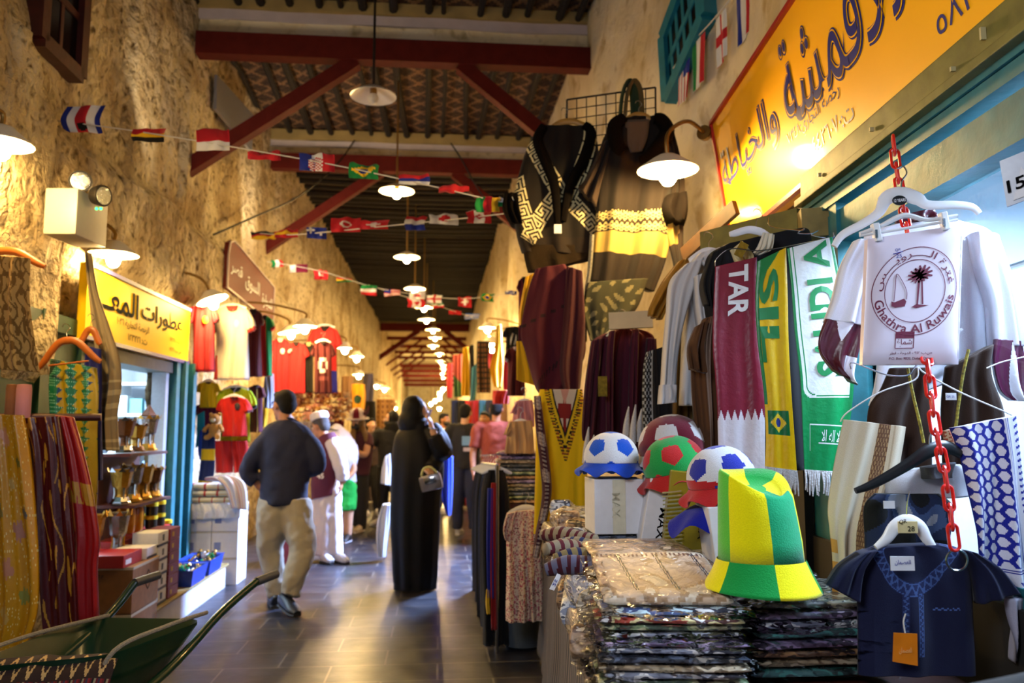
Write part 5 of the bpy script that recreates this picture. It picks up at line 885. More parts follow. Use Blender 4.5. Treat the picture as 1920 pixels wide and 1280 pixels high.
def annul(r0, r1, nm):
    q = G(); n_ = 72; q.add([bagp(cx_ + r * math.cos(2 * PI * i / n_), cy_ + r * asp * math.sin(2 * PI * i / n_), 0.0012) for i in range(n_) for r in (r0, r1)], [(2 * i, 2 * i + 1, (2 * i + 3) % (2 * n_), (2 * i + 2) % (2 * n_)) for i in range(n_)]); q.obj(nm, INKM, t, False)
annul(0.437, 0.445, 'emblem_ring'); annul(0.31, 0.318, 'emblem_ring')
def arc(txt, r0, r1, a0, a1, out, w=0.0, nm='emblem_lettering'):
    def f(x, y):
        an = R(a0 + (a1 - a0) * x); r = r0 + (r1 - r0) * y if out else r1 - (r1 - r0) * y; return bagp(cx_ + r * math.cos(an), cy_ + r * asp * math.sin(an), 0.0012)
    letters(txt, f, nm, INKM, t, w)
arc('Ghathra Al Ruwais', 0.335, 0.425, 190, 350, False, 0.012); arc(arabic('\u063a\u062a\u0631\u0629 \u0627\u0644\u0640\u0640\u0640\u0640\u0631\u0648\u064a\u0640\u0640\u0640\u0633'), 0.33, 0.42, 176, 6, True, 0.006)
E2 = lambda x, y, o=0.0014: bagp(cx_ + x, cy_ + y * asp, o)
def shape(nm, pts): q = G(); q.add([E2(*p) for p in pts], [tuple(range(len(pts)))]); q.obj(nm, INKM, t, False)
for dx in (0.02, 0.075): shape('palm_trunk', [(dx, -0.14), (dx + 0.018, -0.14), (dx + 0.04 - dx * 0.5, 0.1), (dx + 0.015 - dx * 0.4, 0.1)])
for cx2, cy2, s_ in ((0.02, 0.12, 1), (0.07, 0.14, 1.1)):
    pts = []
    for i in range(36): an = 2 * PI * i / 36; r = (0.1 if i % 3 else 0.055) * s_ * (1 if math.sin(an) > -0.5 else 0.8); pts.append((cx2 + r * math.cos(an), cy2 + 0.02 + r * 0.85 * math.sin(an)))
    shape('palm_crown', pts)
shape('sand_mound', [(-0.03, -0.16), (0.02, -0.135), (0.07, -0.145), (0.15, -0.155), (0.08, -0.165), (0.02, -0.175)])
shape('boat_hull', [(-0.24, -0.09), (-0.21, -0.1), (-0.11, -0.07), (-0.085, -0.1), (-0.1, -0.15), (-0.2, -0.155), (-0.24, -0.14)])
q = G(); q.tube([E2(-0.215, -0.09), E2(-0.205, 0.06), E2(-0.195, 0.19), E2(-0.13, 0.1), E2(-0.085, 0.0), E2(-0.085, -0.08)], 0.0008, 6, 5); q.obj('boat_sail', INKM, t)
sq_ = flat(bagp(0.31, 0.12, 0.0012), bagp(0.5, 0.12, 0.0012) - bagp(0.31, 0.12, 0.0012), bagp(0.31, 0.245, 0.0012) - bagp(0.31, 0.12, 0.0012))
for i in range(4): q = G(); a, b = [((0, 0), (1, 0)), ((1, 0), (1, 1)), ((0, 0.62), (1, 0.62)), ((0, 0), (0, 1))][i]; q.bar(sq_(*a), sq_(*b), 0.002, 0.0005, (0, 1, 0)); q.obj('stamp_line', INKM, t, False)
q = G(); q.add([sq_(0, 0.62), sq_(1, 0.62), sq_(1, 1), sq_(0, 1)], [(0, 1, 2, 3)]); q.obj('stamp_block', INKM, t, False)
letters(arabic('\u0634\u0645\u0627\u063a'), lambda x, y: sq_(0.08 + 0.84 * x, 0.06 + 0.5 * y), 'stamp_lettering', INKM, t, 0.01)
letters('P.O. Box: 9820, Doha - Qatar', lambda x, y: bagp(0.26 + 0.44 * x, 0.033 + 0.022 * y, 0.0012), 'lettering', INKM, t, 0.01); letters(arabic('\u0635.\u0628: \u0669\u0661\u0662 - \u0627\u0644\u062f\u0648\u062d\u0629 - \u0642\u0637\u0631'), lambda x, y: bagp(0.26 + 0.44 * x, 0.07 + 0.026 * y, 0.0012), 'lettering', INKM, t, 0.01)
letters('QR', lambda x, y: bagp(0.27 + 0.06 * x, 0.86 + 0.025 * y, 0.0012), 'handwriting', INKB, t, 0.0); letters('25', lambda x, y: bagp(0.28 + 0.06 * x, 0.81 + 0.028 * y, 0.0012), 'handwriting', INKB, t, 0.0)
q = G(); q.bar(bagp(0.25, 0.845, 0.0015), bagp(0.35, 0.855, 0.0015), 0.002, 0.0006, (0, 1, 0)); q.obj('handwriting', INKB, t, False)
# ---------------------------------------------------------------- red plastic chain
RPL = mat('red_plastic', '#d41f14', rough=0.3, coat=0.3, var=0.05)
t = thing('plastic_chain', 'red plastic link chain hanging from the lintel before the clothes', 'chain', P(1680, 270, 2.28))
path = cat_pts([P(1676, 272, 2.3), P(1683, 330, 2.28), P(1700, 430, 2.26), P(1725, 600, 2.24), P(1740, 690, 2.1), P(1752, 790, 2.06), P(1772, 890, 2.04), P(1787, 1000, 2.02), P(1792, 1036, 2.02)], 40); acc = 0.0; nxt = 0.0; kk = 0
for a, b in zip(path, path[1:]):
    acc += (b - a).length
    if acc >= nxt:
        d = (b - a).normalized(); wd = Vector((1, 0.15, 0)) if kk % 2 else Vector((0.35, 1, 0)); wd = (wd - d * wd.dot(d)).normalized(); pts = [a + d * (0.02 * math.copysign(1, math.sin(th)) * 1.0 + 0.012 * math.sin(th)) + wd * 0.0135 * math.cos(th) for th in [2 * PI * (i + 0.5) / 20 for i in range(20)]]
        q = G(); rings = []; nn = d.cross(wd)
        for i in range(21):
            p = pts[i % 20]; o = (p - a); o = (o - d * max(-0.02, min(0.02, o.dot(d)))); o = o.normalized() if o.length > 1e-6 else wd; rings.append([p + (o * math.cos(z_) + nn * math.sin(z_)) * 0.0042 for z_ in [2 * PI * j / 8 for j in range(8)]])
        q.loft(rings, False); q.obj('link', RPL, t); nxt += 0.0475; kk += 1
q = G(); q.ring(P(1794, 1050, 2.02), 0.026, 0.003, (0, 1, 0.1)); q.obj('steel_ring', STEEL, t)
# ---------------------------------------------------------------- vests, shawls and kids' clothes under the packet
BV = '#2e1a0d'
t, s = garment('vest', 'dark brown vest with twisted yellow cords under the logo packet', 'vest', [('front_panel', [((1668, 690), (1738, 690)), ((1650, 730), (1742, 740)), ((1628, 765), (1745, 780)), ((1626, 830), (1748, 840)), ((1640, 900), (1750, 900))], {}), ('front_panel', [((1772, 690), (1862, 645)), ((1768, 720), (1858, 700)), ((1764, 770), (1880, 765)), ((1764, 840), (1888, 830)), ((1766, 900), (1870, 900))], dict(Y=2.31))], BV, 2.33, thick=0.05, folds=(0.008, 2), seed=51, n=26, m=26)
TW_ = mat('twisted_cord', '#b9a93c', rough=0.7, scale=120, var=0.85)
for pts in ([(1702, 690), (1712, 740), (1724, 790), (1732, 830)], [(1816, 655), (1806, 700), (1797, 760), (1790, 820)]): q = G(); q.tube([P(x, y, 2.26) for x, y in pts], 0.0045, 8, 6); q.obj('cord', TW_, t)
q = G(); q.box(P(1783, 743, 2.25), (0.03, 0.002, 0.02)); tg = q.obj('price_ticket', PAPER, t, False); letters('QR 25', lambda x, y: P(1775, 746, 2.247) + Vector((0.022 * x, 0, 0.007 * y)), 'handwriting', INKB, tg)
wire('wire_hanger', [P(1596, 692, 2.2), P(1600, 680, 2.2), P(1660, 702, 2.2), P(1700, 704, 2.2), P(1714, 690, 2.2), P(1722, 680, 2.2)], 'thin wire hanger under the logo packet left edge', 'hanger')
wire('wire_hanger', [P(1576, 790, 2.28), P(1590, 772, 2.26), P(1650, 735, 2.24), P(1715, 712, 2.24), P(1722, 690, 2.24), P(1735, 700, 2.24), P(1800, 735, 2.24), P(1880, 770, 2.26), P(1905, 782, 2.28)], 'wide wire hanger carrying the beige shawl and the blue headscarf', 'hanger', WHITEP)
wire('wire_hanger', [P(1850, 690, 2.22), P(1880, 678, 2.22), P(1925, 668, 2.22)], 'short wire hanger by the purple cuff', 'hanger', WHITEP)
BEI = '#cfc0a6'
def shw(a, t): return ('#6b4a34' if math.sin(a * 150) * math.sin(t * 130) < 0.25 else '#a08058') if 0.56 < a < 0.73 else ('#b9a68c' if abs(a - 0.79) < 0.012 else ('#c9944a' if t > 0.62 and a < 0.12 and math.sin(t * 60) > -0.2 else BEI))
tag(Sheet([((1581, 786), (1700, 800)), ((1572, 830), (1694, 840)), ((1562, 880), (1684, 890)), ((1553, 950), (1662, 950)), ((1556, 990), (1640, 1010)), ((1562, 1060), (1630, 1070)), ((1560, 1160), (1618, 1160))], 2.26, (0.01, 2), 0.02, 53, n=90, m=110).build('shawl', FAB, None, shw), 'beige shawl with a brown embroidered band on the wide wire hanger', 'shawl')
KB, KW = '#1a2390', '#d8d8e6'
def kef(a, t):
    if t > 0.8: return KB if abs(t - 0.815) < 0.004 or abs(t - 0.83) < 0.003 or (0.87 < t < 0.95 and abs(((a * 5 + (t - 0.91) * 12 * (1 if t > 0.91 else -1)) % 1) - 0.5) < 0.22) else KW
    if a > 0.74: return KB if (abs(a - 0.77) < 0.006 or abs(a - 0.8) < 0.006 or (a > 0.9 and ((t * 30 + a * 4) % 1) < 0.4)) else KW
    u, v = a * 7, t * 15; v2 = v + (0.5 if int(u) % 2 else 0); fu, fv = (u % 1) - 0.5, (v2 % 1) - 0.5
    return KW if abs(fu) / 0.5 + abs(fv) / 0.62 < 0.95 and abs(fv) < 0.4 else KB
t, s = garment('headscarf', 'white headscarf with blue woven chain pattern hanging by the picture edge', 'headscarf', [('cloth_panel', [((1782, 802), (1906, 778)), ((1800, 850), (1914, 850)), ((1812, 920), (1922, 930)), ((1822, 990), (1932, 1000)), ((1830, 1060), (1940, 1064)), ((1866, 1110), (1944, 1150))], dict(n=150, m=170)), ('hanging_corner', [((1885, 1120), (1940, 1120)), ((1890, 1180), (1940, 1180)), ((1896, 1240), (1940, 1236))], dict(col='#9c9cb0', Y=2.1))], kef, 2.14, thick=0.025, folds=(0.014, 1.8), seed=55, n=20, m=14)
tag(Sheet([((1768, 808), (1800, 800)), ((1776, 840), (1812, 838))], 2.2, (0.006, 2), 0.02, 56, n=30, m=20).build('headscarf', FAB, None, lambda a, t: '#9c4a34' if ((a * 4 + abs(((t * 5) % 1) - 0.5)) % 1) < 0.5 else '#c9b096'), 'rust chevron headscarf corner beside the blue and white headscarf', 'headscarf')
def camo_c(a, t): b = blot(a, t, 0, 3.2, 4); return ['#0e1014', '#1c2848', '#3c5078', '#8a909c'][0 if b < -0.12 else (1 if b < 0.12 else (2 if b < 0.3 else 3))]
garment('child_shirt', 'blue camouflage child shirt behind the navy shirt', 'shirt', [('body', [((1640, 925), (1760, 925)), ((1620, 950), (1786, 950)), ((1622, 1010), (1780, 1010)), ((1625, 1080), (1776, 1080))], {})], camo_c, 2.22, thick=0.05, folds=(0.01, 2), seed=57, n=70, m=60)
q = G(); q.box(P(1667, 946, 2.17), (0.03, 0.002, 0.02)); tag(q.obj('price_ticket', PAPER, None, False), 'small white price ticket on the camouflage shirt', 'ticket')
garment('child_shirt', 'white child shirt with grey collar on the black hanger', 'shirt', [('body', [((1690, 880), (1800, 870)), ((1660, 900), (1820, 890)), ((1660, 940), (1820, 930))], {}), ('collar', [((1725, 876), (1790, 866)), ((1732, 898), (1786, 894))], dict(col='#55565e', Y=2.2, n=14, m=8))], '#c4c4cc', 2.24, thick=0.04, folds=(0.006, 2), seed=58, n=20, m=14)
t = thing('clothes_hanger', 'black plastic hanger slanting before the beige shawl', 'hanger', P(1700, 870, 2.12)); q = G(); q.tube([P(1604, 920, 2.12), P(1640, 906, 2.12), P(1700, 872, 2.12), P(1740, 846, 2.12), P(1775, 838, 2.13), P(1800, 850, 2.14)], [0.008, 0.012, 0.015, 0.018, 0.018, 0.014], 10, 5, ry=0.008, side=(0.3, 0, 1)); q.obj('body', BLACKP, t)
q = G(); q.tube([P(1742, 840, 2.12), P(1744, 815, 2.12), P(1756, 806, 2.12), P(1762, 818, 2.12)], 0.0022, 6, 5); q.obj('hook', STEEL, t)
Yn = 2.12; NV = '#0d1334'
def navy(a, t):
    k_ = min(1, t / 0.22); x = (1640 - 30 * k_ + (120 + 90 * k_) * a - 1702) / 240; y = t; r = math.hypot(x / 0.23, y / 0.33); neck = 0.9 < r < 1.22
    pl = 0.035 < abs(x) < 0.085 and 0.33 < y < 0.85
    if neck or pl:
        w = math.sin((math.atan2(y, x) * 34 if neck else y * 150)); e = (r - 1.06) / 0.16 if neck else (abs(x) - 0.06) / 0.025
        return '#3c5488' if abs(e - 0.5 * w) < 0.3 or 0.75 < abs(e) < 0.9 else '#1a2450'
    if 0.16 < x < 0.36 and abs(y - 0.5 - 0.006 * math.sin(x * 160)) < 0.005: return '#4a64a0'
    return NV
t, s = garment('child_shirt', 'navy child shirt with embroidered neckline on a white hanger', 'shirt', [('body', [((1640, 1024), (1760, 1018)), ((1622, 1036), (1800, 1030)), ((1610, 1080), (1820, 1074)), ((1608, 1160), (1822, 1160)), ((1606, 1262), (1824, 1262))], dict(col=navy, n=150, m=130)), ('sleeve', [((1610, 1036), (1640, 1028)), ((1572, 1062), (1616, 1070)), ((1546, 1094), (1608, 1128))], dict(Y=2.1, n=18, m=18)), ('sleeve', [((1800, 1030), (1824, 1034)), ((1818, 1070), (1870, 1062)), ((1826, 1130), (1906, 1108))], dict(Y=2.1, n=18, m=18))], NV, Yn, thick=0.055, folds=(0.006, 2), seed=61)
q = G(); q.box(P(1692, 1056, 2.06), (0.06, 0.003, 0.035)); lb = q.obj('neck_label', PAPER, t, False); letters(arabic('\u0627\u0644\u0639\u0635\u0645\u0627\u0646'), lambda x, y: P(1678, 1060, 2.055) + Vector((0.04 * x, 0, 0.014 * y)), 'lettering', INKB, lb, 0.01)
q = G(); tp = [P(*p, 2.055) for p in ((1676, 1186), (1720, 1188), (1721, 1248), (1674, 1240))]; q.poly(tp, (0, 0.003, 0)); ot = q.obj('orange_tag', mat('orange_card', '#d97a14', rough=0.3, coat=0.4), t, False)
letters(arabic('\u0627\u0644\u0639\u0635\u0645\u0627\u0646'), lambda x, y: P(1686, 1226, 2.05) + Vector((0.032 * x, 0, 0.016 * y)), 'lettering', mat('pale_orange_ink', '#e8b070'), ot, 0.0)
q = G(); q.tube([P(1697, 1186, 2.05), P(1694, 1165, 2.05), P(1698, 1150, 2.05)], 0.002, 6, 4); q.obj('tag_string', mat('pale_cord'), t)
t = thing('clothes_hanger', 'white child hanger with a handwritten price on the navy shirt', 'hanger', P(1698, 990, 2.1)); q = G(); q.tube([P(1642, 1026, 2.1), P(1662, 1010, 2.1), P(1678, 988, 2.1), P(1700, 978, 2.1), P(1724, 988, 2.1), P(1738, 1010, 2.1), P(1754, 1030, 2.1)], [0.008, 0.014, 0.018, 0.02, 0.018, 0.014, 0.008], 10, 5, ry=0.007, side=(0.3, 0, 1)); q.obj('body', WHITEP, t)
q = G(); q.tube([P(1700, 972, 2.1), P(1702, 940, 2.1), P(1706, 920, 2.1)], 0.002, 6, 4); q.obj('hook', STEEL, t)
q = G(); q.box(P(1702, 988, 2.078), (0.05, 0.003, 0.03), None, 0.001); tk = q.obj('price_sticker', mat('cream_sticker', '#d8c890', rough=0.6), t, False)
letters('QR', lambda x, y: P(1686, 984, 2.074) + Vector((0.02 * x, 0, 0.012 * y + 0.004 * x)), 'handwriting', INKK, tk, 0.01); letters('28', lambda x, y: P(1702, 996, 2.074) + Vector((0.018 * x, 0, 0.013 * y)), 'handwriting', INKK, tk, 0.01)
wire('shelf_wire', [P(1822, 1202, 2.3), P(1890, 1206, 2.3)], 'thin wire across the dark gap beside the navy shirt', 'wire')
# dark panel under the window; taller one added to darken the gap behind shirts
q = G(); q.box((1.3, 1.9, 0.47), (0.04, 3.2, 0.94)); q.box((1.27, 4.1, 1.02), (0.04, 1.25, 2.04)); structure(tag(q.obj('wall_shop_front', mat('dark_gap_backing', '#15120f', rough=0.8)), None, None))
# ================================================================ perfume shop on the stone-wall side
t = thing('wall_perfume_shop', None, None, A(-3, 6.5, 0)); t['kind'] = 'structure'; rot = Matrix.Rotation(KA, 3, 'Z')
def abox(q, u0, u1, v0, v1, z0, z1, bev=0.0): return q.box(A((u0 + u1) / 2, (v0 + v1) / 2, (z0 + z1) / 2), (u1 - u0, v1 - v0, z1 - z0), rot, bev)
for b in ((-4.2, -4.14, 4.9, 8.6, 0, 2.3), (-4.2, -2.45, 8.5, 8.56, 0, 2.3), (-4.2, -2.45, 4.9, 4.96, 0, 2.3), (-4.2, -2.45, 4.9, 8.56, 2.28, 2.34), (-4.2, -2.45, 4.9, 8.56, 0.1, 0.15)): q = G(); abox(q, *b); q.obj('plaster_face', SHW, t, False)
t = thing('perfume_shelf', 'white shelf unit seen through the perfume shop doorway', 'shelf', A(-3.2, 8.2, 0.15))
LAQ = mat('white_lacquer', '#e4e8ee', rough=0.35, var=0.03)
for u in (-3.72, -3.12, -2.62): q = G(); abox(q, u - 0.02, u + 0.02, 8.0, 8.4, 0.15, 2.1); q.obj('upright', LAQ, t, False)
for z in (0.5, 0.85, 1.2, 1.5, 1.8): q = G(); abox(q, -3.72, -2.62, 8.0, 8.4, z, z + 0.025); q.obj('shelf_board', LAQ, t, False)
rr = random.Random(8)
for z in (0.525, 0.875, 1.225, 1.525):
    for k in range(7):
        u = -3.62 + k * 0.14; h = rr.uniform(0.1, 0.22); q = G(); abox(q, u - 0.055, u + 0.055, 8.03, 8.2, z, z + h); tag(q.obj('perfume_box', mat('box_%d' % (k % 4), ['#c4ccd4', '#5f9a94', '#8fa8d4', '#3a5f92'][k % 4], rough=0.4), None, False), 'small pale box on the lit shelf inside the perfume shop', 'box', 'boxes on the perfume shelf')
t = thing('door_1', None, None, A(-2.3, 6.9, 0)); t['kind'] = 'structure'
q = G(); abox(q, -2.42, -2.2, 5.2, 7.45, 1.84, 1.93); q.obj('door_head', mat('grey_wood', '#4a4a40', rough=0.6, bump=0.1, scale=14, var=0.3), t, False)
q = G(); abox(q, -2.33, -2.22, 6.73, 6.8, 0.16, 1.92); q.obj('jamb', mat('pale_jamb', '#aeb4bc', rough=0.5), t, False)
for i, (v, w_) in enumerate(((6.84, 0.09), (6.97, 0.04), (7.07, 0.07), (7.2, 0.04), (7.3, 0.09))):
    q = G(); abox(q, -2.3, -2.17 + 0.03 * (i % 2), v, v + w_, 0.16, 1.95); q.obj('door_leaf', TEAL, t, False)
# kerb
t_k = thing('trim_10', None, None, A(-2.1, 6.5, 0)); t_k['kind'] = 'structure'
q = G(); abox(q, -2.36, -1.86, 5.55, 7.4, 0, 0.19, 0.01); q.obj('white_step', mat('white_painted_step', '#cfcfd4', rough=0.6, bump=0.1, scale=8, var=0.15), t_k, False)
q = G(); abox(q, -2.36, -1.84, 5.53, 7.42, 0.19, 0.205, 0.003); q.obj('step_edge', mat('raw_wood'), t_k, False)
q = G(); abox(q, -2.3, -2.24, 4.15, 5.25, 0.9, 2.06); t = thing('shutter', 'dark green wooden shutter behind the sequinned cloth', 'shutter', A(-2.27, 4.7, 0.9)); SHG = mat('green_painted_wood', '#1d4534', rough=0.55, bump=0.1, scale=12, var=0.3); q.obj('panel', SHG, t, False)
for v in (4.2, 4.7, 5.2): q = G(); abox(q, -2.25, -2.21, v - 0.05, v + 0.05, 0.9, 2.06); q.obj('stile', SHG, t, False)
for z in (0.95, 2.0): q = G(); abox(q, -2.25, -2.215, 4.15, 5.25, z - 0.05, z + 0.05); q.obj('rail', SHG, t, False)
# ---------------------------------------------------------------- near fabrics
def lace(a, t): b = blot(a, t, 0, 14, 2); return '#7c5a26' if b < -0.12 or ((math.sin(a * 40 + 3 * math.sin(t * 22)) > 0.75) and t > 0.0) else '#c39a54'
hanger(10, 470, 3.85, 0.2, 'orange wooden hanger over the beige lace garment', mat('orange_wood', '#b8621e', rough=0.4, scale=12, var=0.25), drop=0.075)
tag(Sheet([((-30, 478), (56, 484)), ((-30, 560), (58, 560)), ((-30, 640), (68, 640)), ((-30, 690), (76, 698))], 3.7, (0.012, 3), 0.04, 71, n=90, m=90).build('lace_garment', FAB, None, lace), 'beige lace garment hanging under the orange hanger', 'garment')
def seq(a, t):
    f = lambda c: abs(a - c) < 0.04 + 0.1 * ((t * 16 + 2.4 * abs(a - c)) % 1)
    if f(0.3) or f(0.62) or f(0.95): return '#b39a1c'
    return '#9fd8c4' if math.sin(a * 190) * math.sin(t * 210) > 0.72 else ('#123f7c' if blot(a, t, 1, 4, 6) > 0.25 else '#0f6e50')
t, s = garment('sequin_cloth', 'green and gold sequinned cloth on a wooden hanger', 'cloth', [('cloth_panel', [((96, 672), (182, 690)), ((94, 730), (184, 735)), ((98, 800), (180, 810)), ((105, 880), (178, 890)), ((110, 960), (176, 960))], {})], seq, 4.3, SATIN, thick=0.03, folds=(0.02, 2.6), seed=73, n=90, m=110)
hanger(126, 638, 4.25, 0.17, 'wooden hanger slanting over the sequinned cloth', mat('orange_wood'), drop=0.13, tilt=0.12, bar=True)
hanger(170, 618, 4.5, 0.06, 'short wooden hanger above the royal blue cloth', mat('orange_wood'), drop=0.08)
tag(Sheet([((162, 648), (190, 655)), ((160, 720), (192, 720)), ((164, 820), (192, 820)), ((166, 900), (190, 900))], 4.5, (0.014, 2), 0.04, 74, n=20, m=24).build('cloth', FAB, None, '#161c6a'), 'royal blue cloth hanging behind the grey drape', 'cloth')
tag(Sheet([((162, 474), (170, 474)), ((167, 530), (182, 545)), ((174, 600), (204, 610)), ((180, 660), (222, 670)), ((184, 730), (224, 720)), ((186, 790), (216, 780)), ((188, 842), (219, 846))], 4.65, (0.02, 2.4), 0.05, 75, n=40, m=70).build('drape', FAB, None, lambda a, t: '#c8b88e' if t > 0.66 and (t * 60) % 1 < 0.3 else '#9c8a68'), 'long beige grey drape hanging before the yellow sign', 'drape')
for i, (x0, x1, y0, y1, c_, lab) in enumerate(((8, 30, 718, 800, '#8a5a3c', 'tan cloth roll wrapped in film above the yellow sari'), (28, 54, 726, 800, '#c98a94', 'pink cloth roll standing above the maroon sari'))):
    c = P((x0 + x1) / 2, y1, 4.0); r = (x1 - x0) / 2 / 1500 * 4.0; q = G(); q.lathe([(r * 0.9, 0), (r, 0.01), (r, 0.19), (r * 0.9, 0.21), (r * 0.4, 0.212)], c, 20); tag(q.obj('cloth_roll', FAB, None, True, c_), lab, 'roll')
q = G(); q.tube([P(-40, 782, 3.95), P(190, 782, 4.15)], 0.02, 10, 1); t = thing('sari_stand', 'wooden rail stand carrying the yellow, maroon and red saris', 'stand', P(80, 1100, 4.1)); q.obj('rail', WOODD, t)
for x in (-35, 120): p = P(x, 782, 4.0 if x < 0 else 4.1); q = G(); q.tube([p, (p.x, p.y, 0)], 0.018, 8, 1); q.obj('post', WOODD, t)
def yel(a, t):
    b = 0
    for (x, y, r, c_) in ((0.55, 0.1, 0.05, '#c98a6a'), (0.8, 0.2, 0.03, '#6a6a2c'), (0.7, 0.5, 0.05, '#b07a6a'), (0.4, 0.42, 0.04, '#8a7a3c'), (0.85, 0.42, 0.03, '#5a5a5a'), (0.5, 0.66, 0.05, '#c08060'), (0.75, 0.78, 0.04, '#8a8a3a'), (0.45, 0.86, 0.05, '#c9a050'), (0.62, 0.3, 0.03, '#c0a060'), (0.35, 0.2, 0.03, '#c0a060')):
        if ((a - x) / 1.0) ** 2 + ((t - y) * 2.2) ** 2 < r * r * 3.2 * (1 + 0.5 * math.sin(6 * math.atan2(t - y, a - x))): return c_
    return '#e8d48a' if math.sin(a * 110 + 20 * t + 5 * math.sin(t * 37)) * math.sin(t * 210 + 9 * math.sin(a * 33)) > 0.86 else '#c98e0c'
tag(Sheet([((-30, 776), (44, 778)), ((-30, 840), (56, 850)), ((-30, 940), (66, 950)), ((-30, 1050), (74, 1060)), ((-30, 1150), (72, 1150)), ((-30, 1215), (50, 1215))], 3.75, (0.013, 2.2), 0.05, 76, n=90, m=120).build('sari', SATIN, None, yel), 'yellow sari cloth with stitched flowers and gold dots', 'sari')
def vein(c0, gold, seed):
    def f(a, t):
        x = a + 0.25 * t; v = abs(((x * 3.2 + 0.3 * math.sin(t * 14 + seed)) % 1) - 0.5)
        return gold if v < 0.05 and blot(a, t, seed, 9, seed) > -0.1 or (blot(a, t, 3, 7, seed) > 0.42) else c0
    return f
tag(Sheet([((44, 784), (112, 780)), ((58, 850), (122, 850)), ((66, 960), (134, 960)), ((76, 1080), (146, 1080)), ((84, 1185), (152, 1185))], 3.88, (0.012, 2.2), 0.05, 77, n=80, m=120).build('sari', SATIN, None, vein('#4a0a12', '#b8862a', 2)), 'dark maroon sari cloth with gold vine lines', 'sari')
tag(Sheet([((106, 778), (138, 782)), ((120, 840), (158, 850)), ((130, 920), (176, 930)), ((138, 1000), (188, 1010)), ((140, 1070), (184, 1066)), ((145, 1180), (188, 1178))], 3.95, (0.01, 1.8), 0.05, 78, n=70, m=110).build('sari', SATIN, None, lambda a, t: ('#b8862a' if 0.32 < t < 0.42 and blot(a, t, 1, 10, 3) > -0.1 else ('#c8703a' if a < 0.3 and 0.3 < t < 0.75 and blot(a, t, 5, 9, 4) > 0 else '#9c0f16'))), 'bright red sari cloth with a gold woven border', 'sari')
# ---------------------------------------------------------------- cartons, boxes and burners
REDC = mat('red_card', '#a3161a', rough=0.4, var=0.1); BLKC = mat('black_card', '#17171b', rough=0.45)
def abx(name, lab, u, v, z, s, m, cat='box', group=None, stripes=None, rz=0.0, bev=0.004):
    t = thing(name, lab, cat, A(u, v, z), group); M = Matrix.Rotation(KA + rz, 3, 'Z'); q = G(); c = A(u, v, z + s[2] / 2); q.box(c, s, M, bev); q.obj('body', m, t, False)
    for (f, a0, a1, b0, b1, mm) in (stripes or ()):     # printed bands: face y = towards camera, x = alley side
        q = G()
        if f == 'y': q.box(c + M @ Vector((s[0] * ((a0 + a1) / 2 - 0.5), -s[1] / 2 - 0.001, s[2] * ((b0 + b1) / 2 - 0.5))), (s[0] * (a1 - a0), 0.002, s[2] * (b1 - b0)), M)
        else: q.box(c + M @ Vector((s[0] / 2 + 0.001, s[1] * ((a0 + a1) / 2 - 0.5), s[2] * ((b0 + b1) / 2 - 0.5))), (0.002, s[1] * (a1 - a0), s[2] * (b1 - b0)), M)
        q.obj('printed_band', mm, t, False)
    return t, c, M
TAPE = mat('parcel_tape', '#c8bfa8', rough=0.25)
for i, z in enumerate((0.0, 0.28)):
    t, c, M = abx('cardboard_carton', ['lower brown cardboard carton under the red boxes', 'upper brown cardboard carton with stencilled text under the red boxes'][i], -2.07, 5.38, z, (0.46, 0.46, 0.275), CARD, 'carton', None, [('y', 0, 1, 0.94, 1.0, TAPE), ('x', 0, 1, 0.94, 1.0, TAPE)])
    if i:
        for k, tx in enumerate(('ITEM NO: NO-22027-P', 'ITEM NAME: COAL', 'QTY: 10 PCS', 'MADE IN CHINA')): letters(tx, lambda x, y, k=k: c + M @ Vector((-0.18 + (0.24 - 0.03 * k) * x, -0.233, 0.07 - 0.05 * k + 0.025 * y)), 'stencilled_text', mat('brown_ink', '#3c2614'), t, 0.01)
        q = G(); cc = c + M @ Vector((0.232, 0.03, 0.02)); 
        for a, b in (((0, -0.06), (0.08, 0)), ((0.08, 0), (0, 0.06)), ((0, 0.06), (-0.08, 0)), ((-0.08, 0), (0, -0.06))): q.bar(cc + M @ Vector((0, a[0] * 0.8, a[1])), cc + M @ Vector((0, b[0] * 0.8, b[1])), 0.003, 0.002)
        q.obj('diamond_mark', mat('brown_ink'), t, False)
    else:
        for dy in (-0.1, 0.08): q = G(); q.poly([c + M @ Vector((0.2315, dy + a, b)) for a, b in ((0, -0.08), (0.06, -0.02), (0, 0.04), (-0.06, -0.02))], M @ Vector((0.002, 0, 0))); q.obj('hazard_label', PAPER, t, False)
zc = 0.556
for i, (u, v, s, m, lab) in enumerate(((-2.21, 5.26, (0.22, 0.3, 0.075), REDC, 'red flat box on the cardboard carton beside the silver burner'), (-1.985, 5.25, (0.21, 0.3, 0.075), REDC, 'red flat box at the carton corner facing the alley'), (-1.96, 5.52, (0.2, 0.18, 0.07), PAPER, 'white box behind the red box on the carton'))):
    abx('flat_box', lab, u, v, zc, s, m, stripes=[('x', 0.1, 0.4, 0.2, 0.6, PAPER if m is REDC else BLKC), ('y', 0.1, 0.3, 0.2, 0.55, mat('cream_print'))] if i != 2 else [('x', 0, 1, 0, 0.22, BLKC)])
names = ['lowest', 'second', 'third', 'fourth', 'topmost']
for i in range(5): abx('coal_box', '%s white box with a black band in the stack on the step' % names[i], -1.96, 5.78, 0.207 + i * 0.097, (0.17, 0.2, 0.094), PAPER, group='white boxes on the step', stripes=[('y', 0, 1, 0, 0.18, BLKC), ('x', 0, 1, 0, 0.18, BLKC), ('x', 0.42, 0.58, 0.35, 0.8, BLKC)], rz=0.02 * (i % 2))
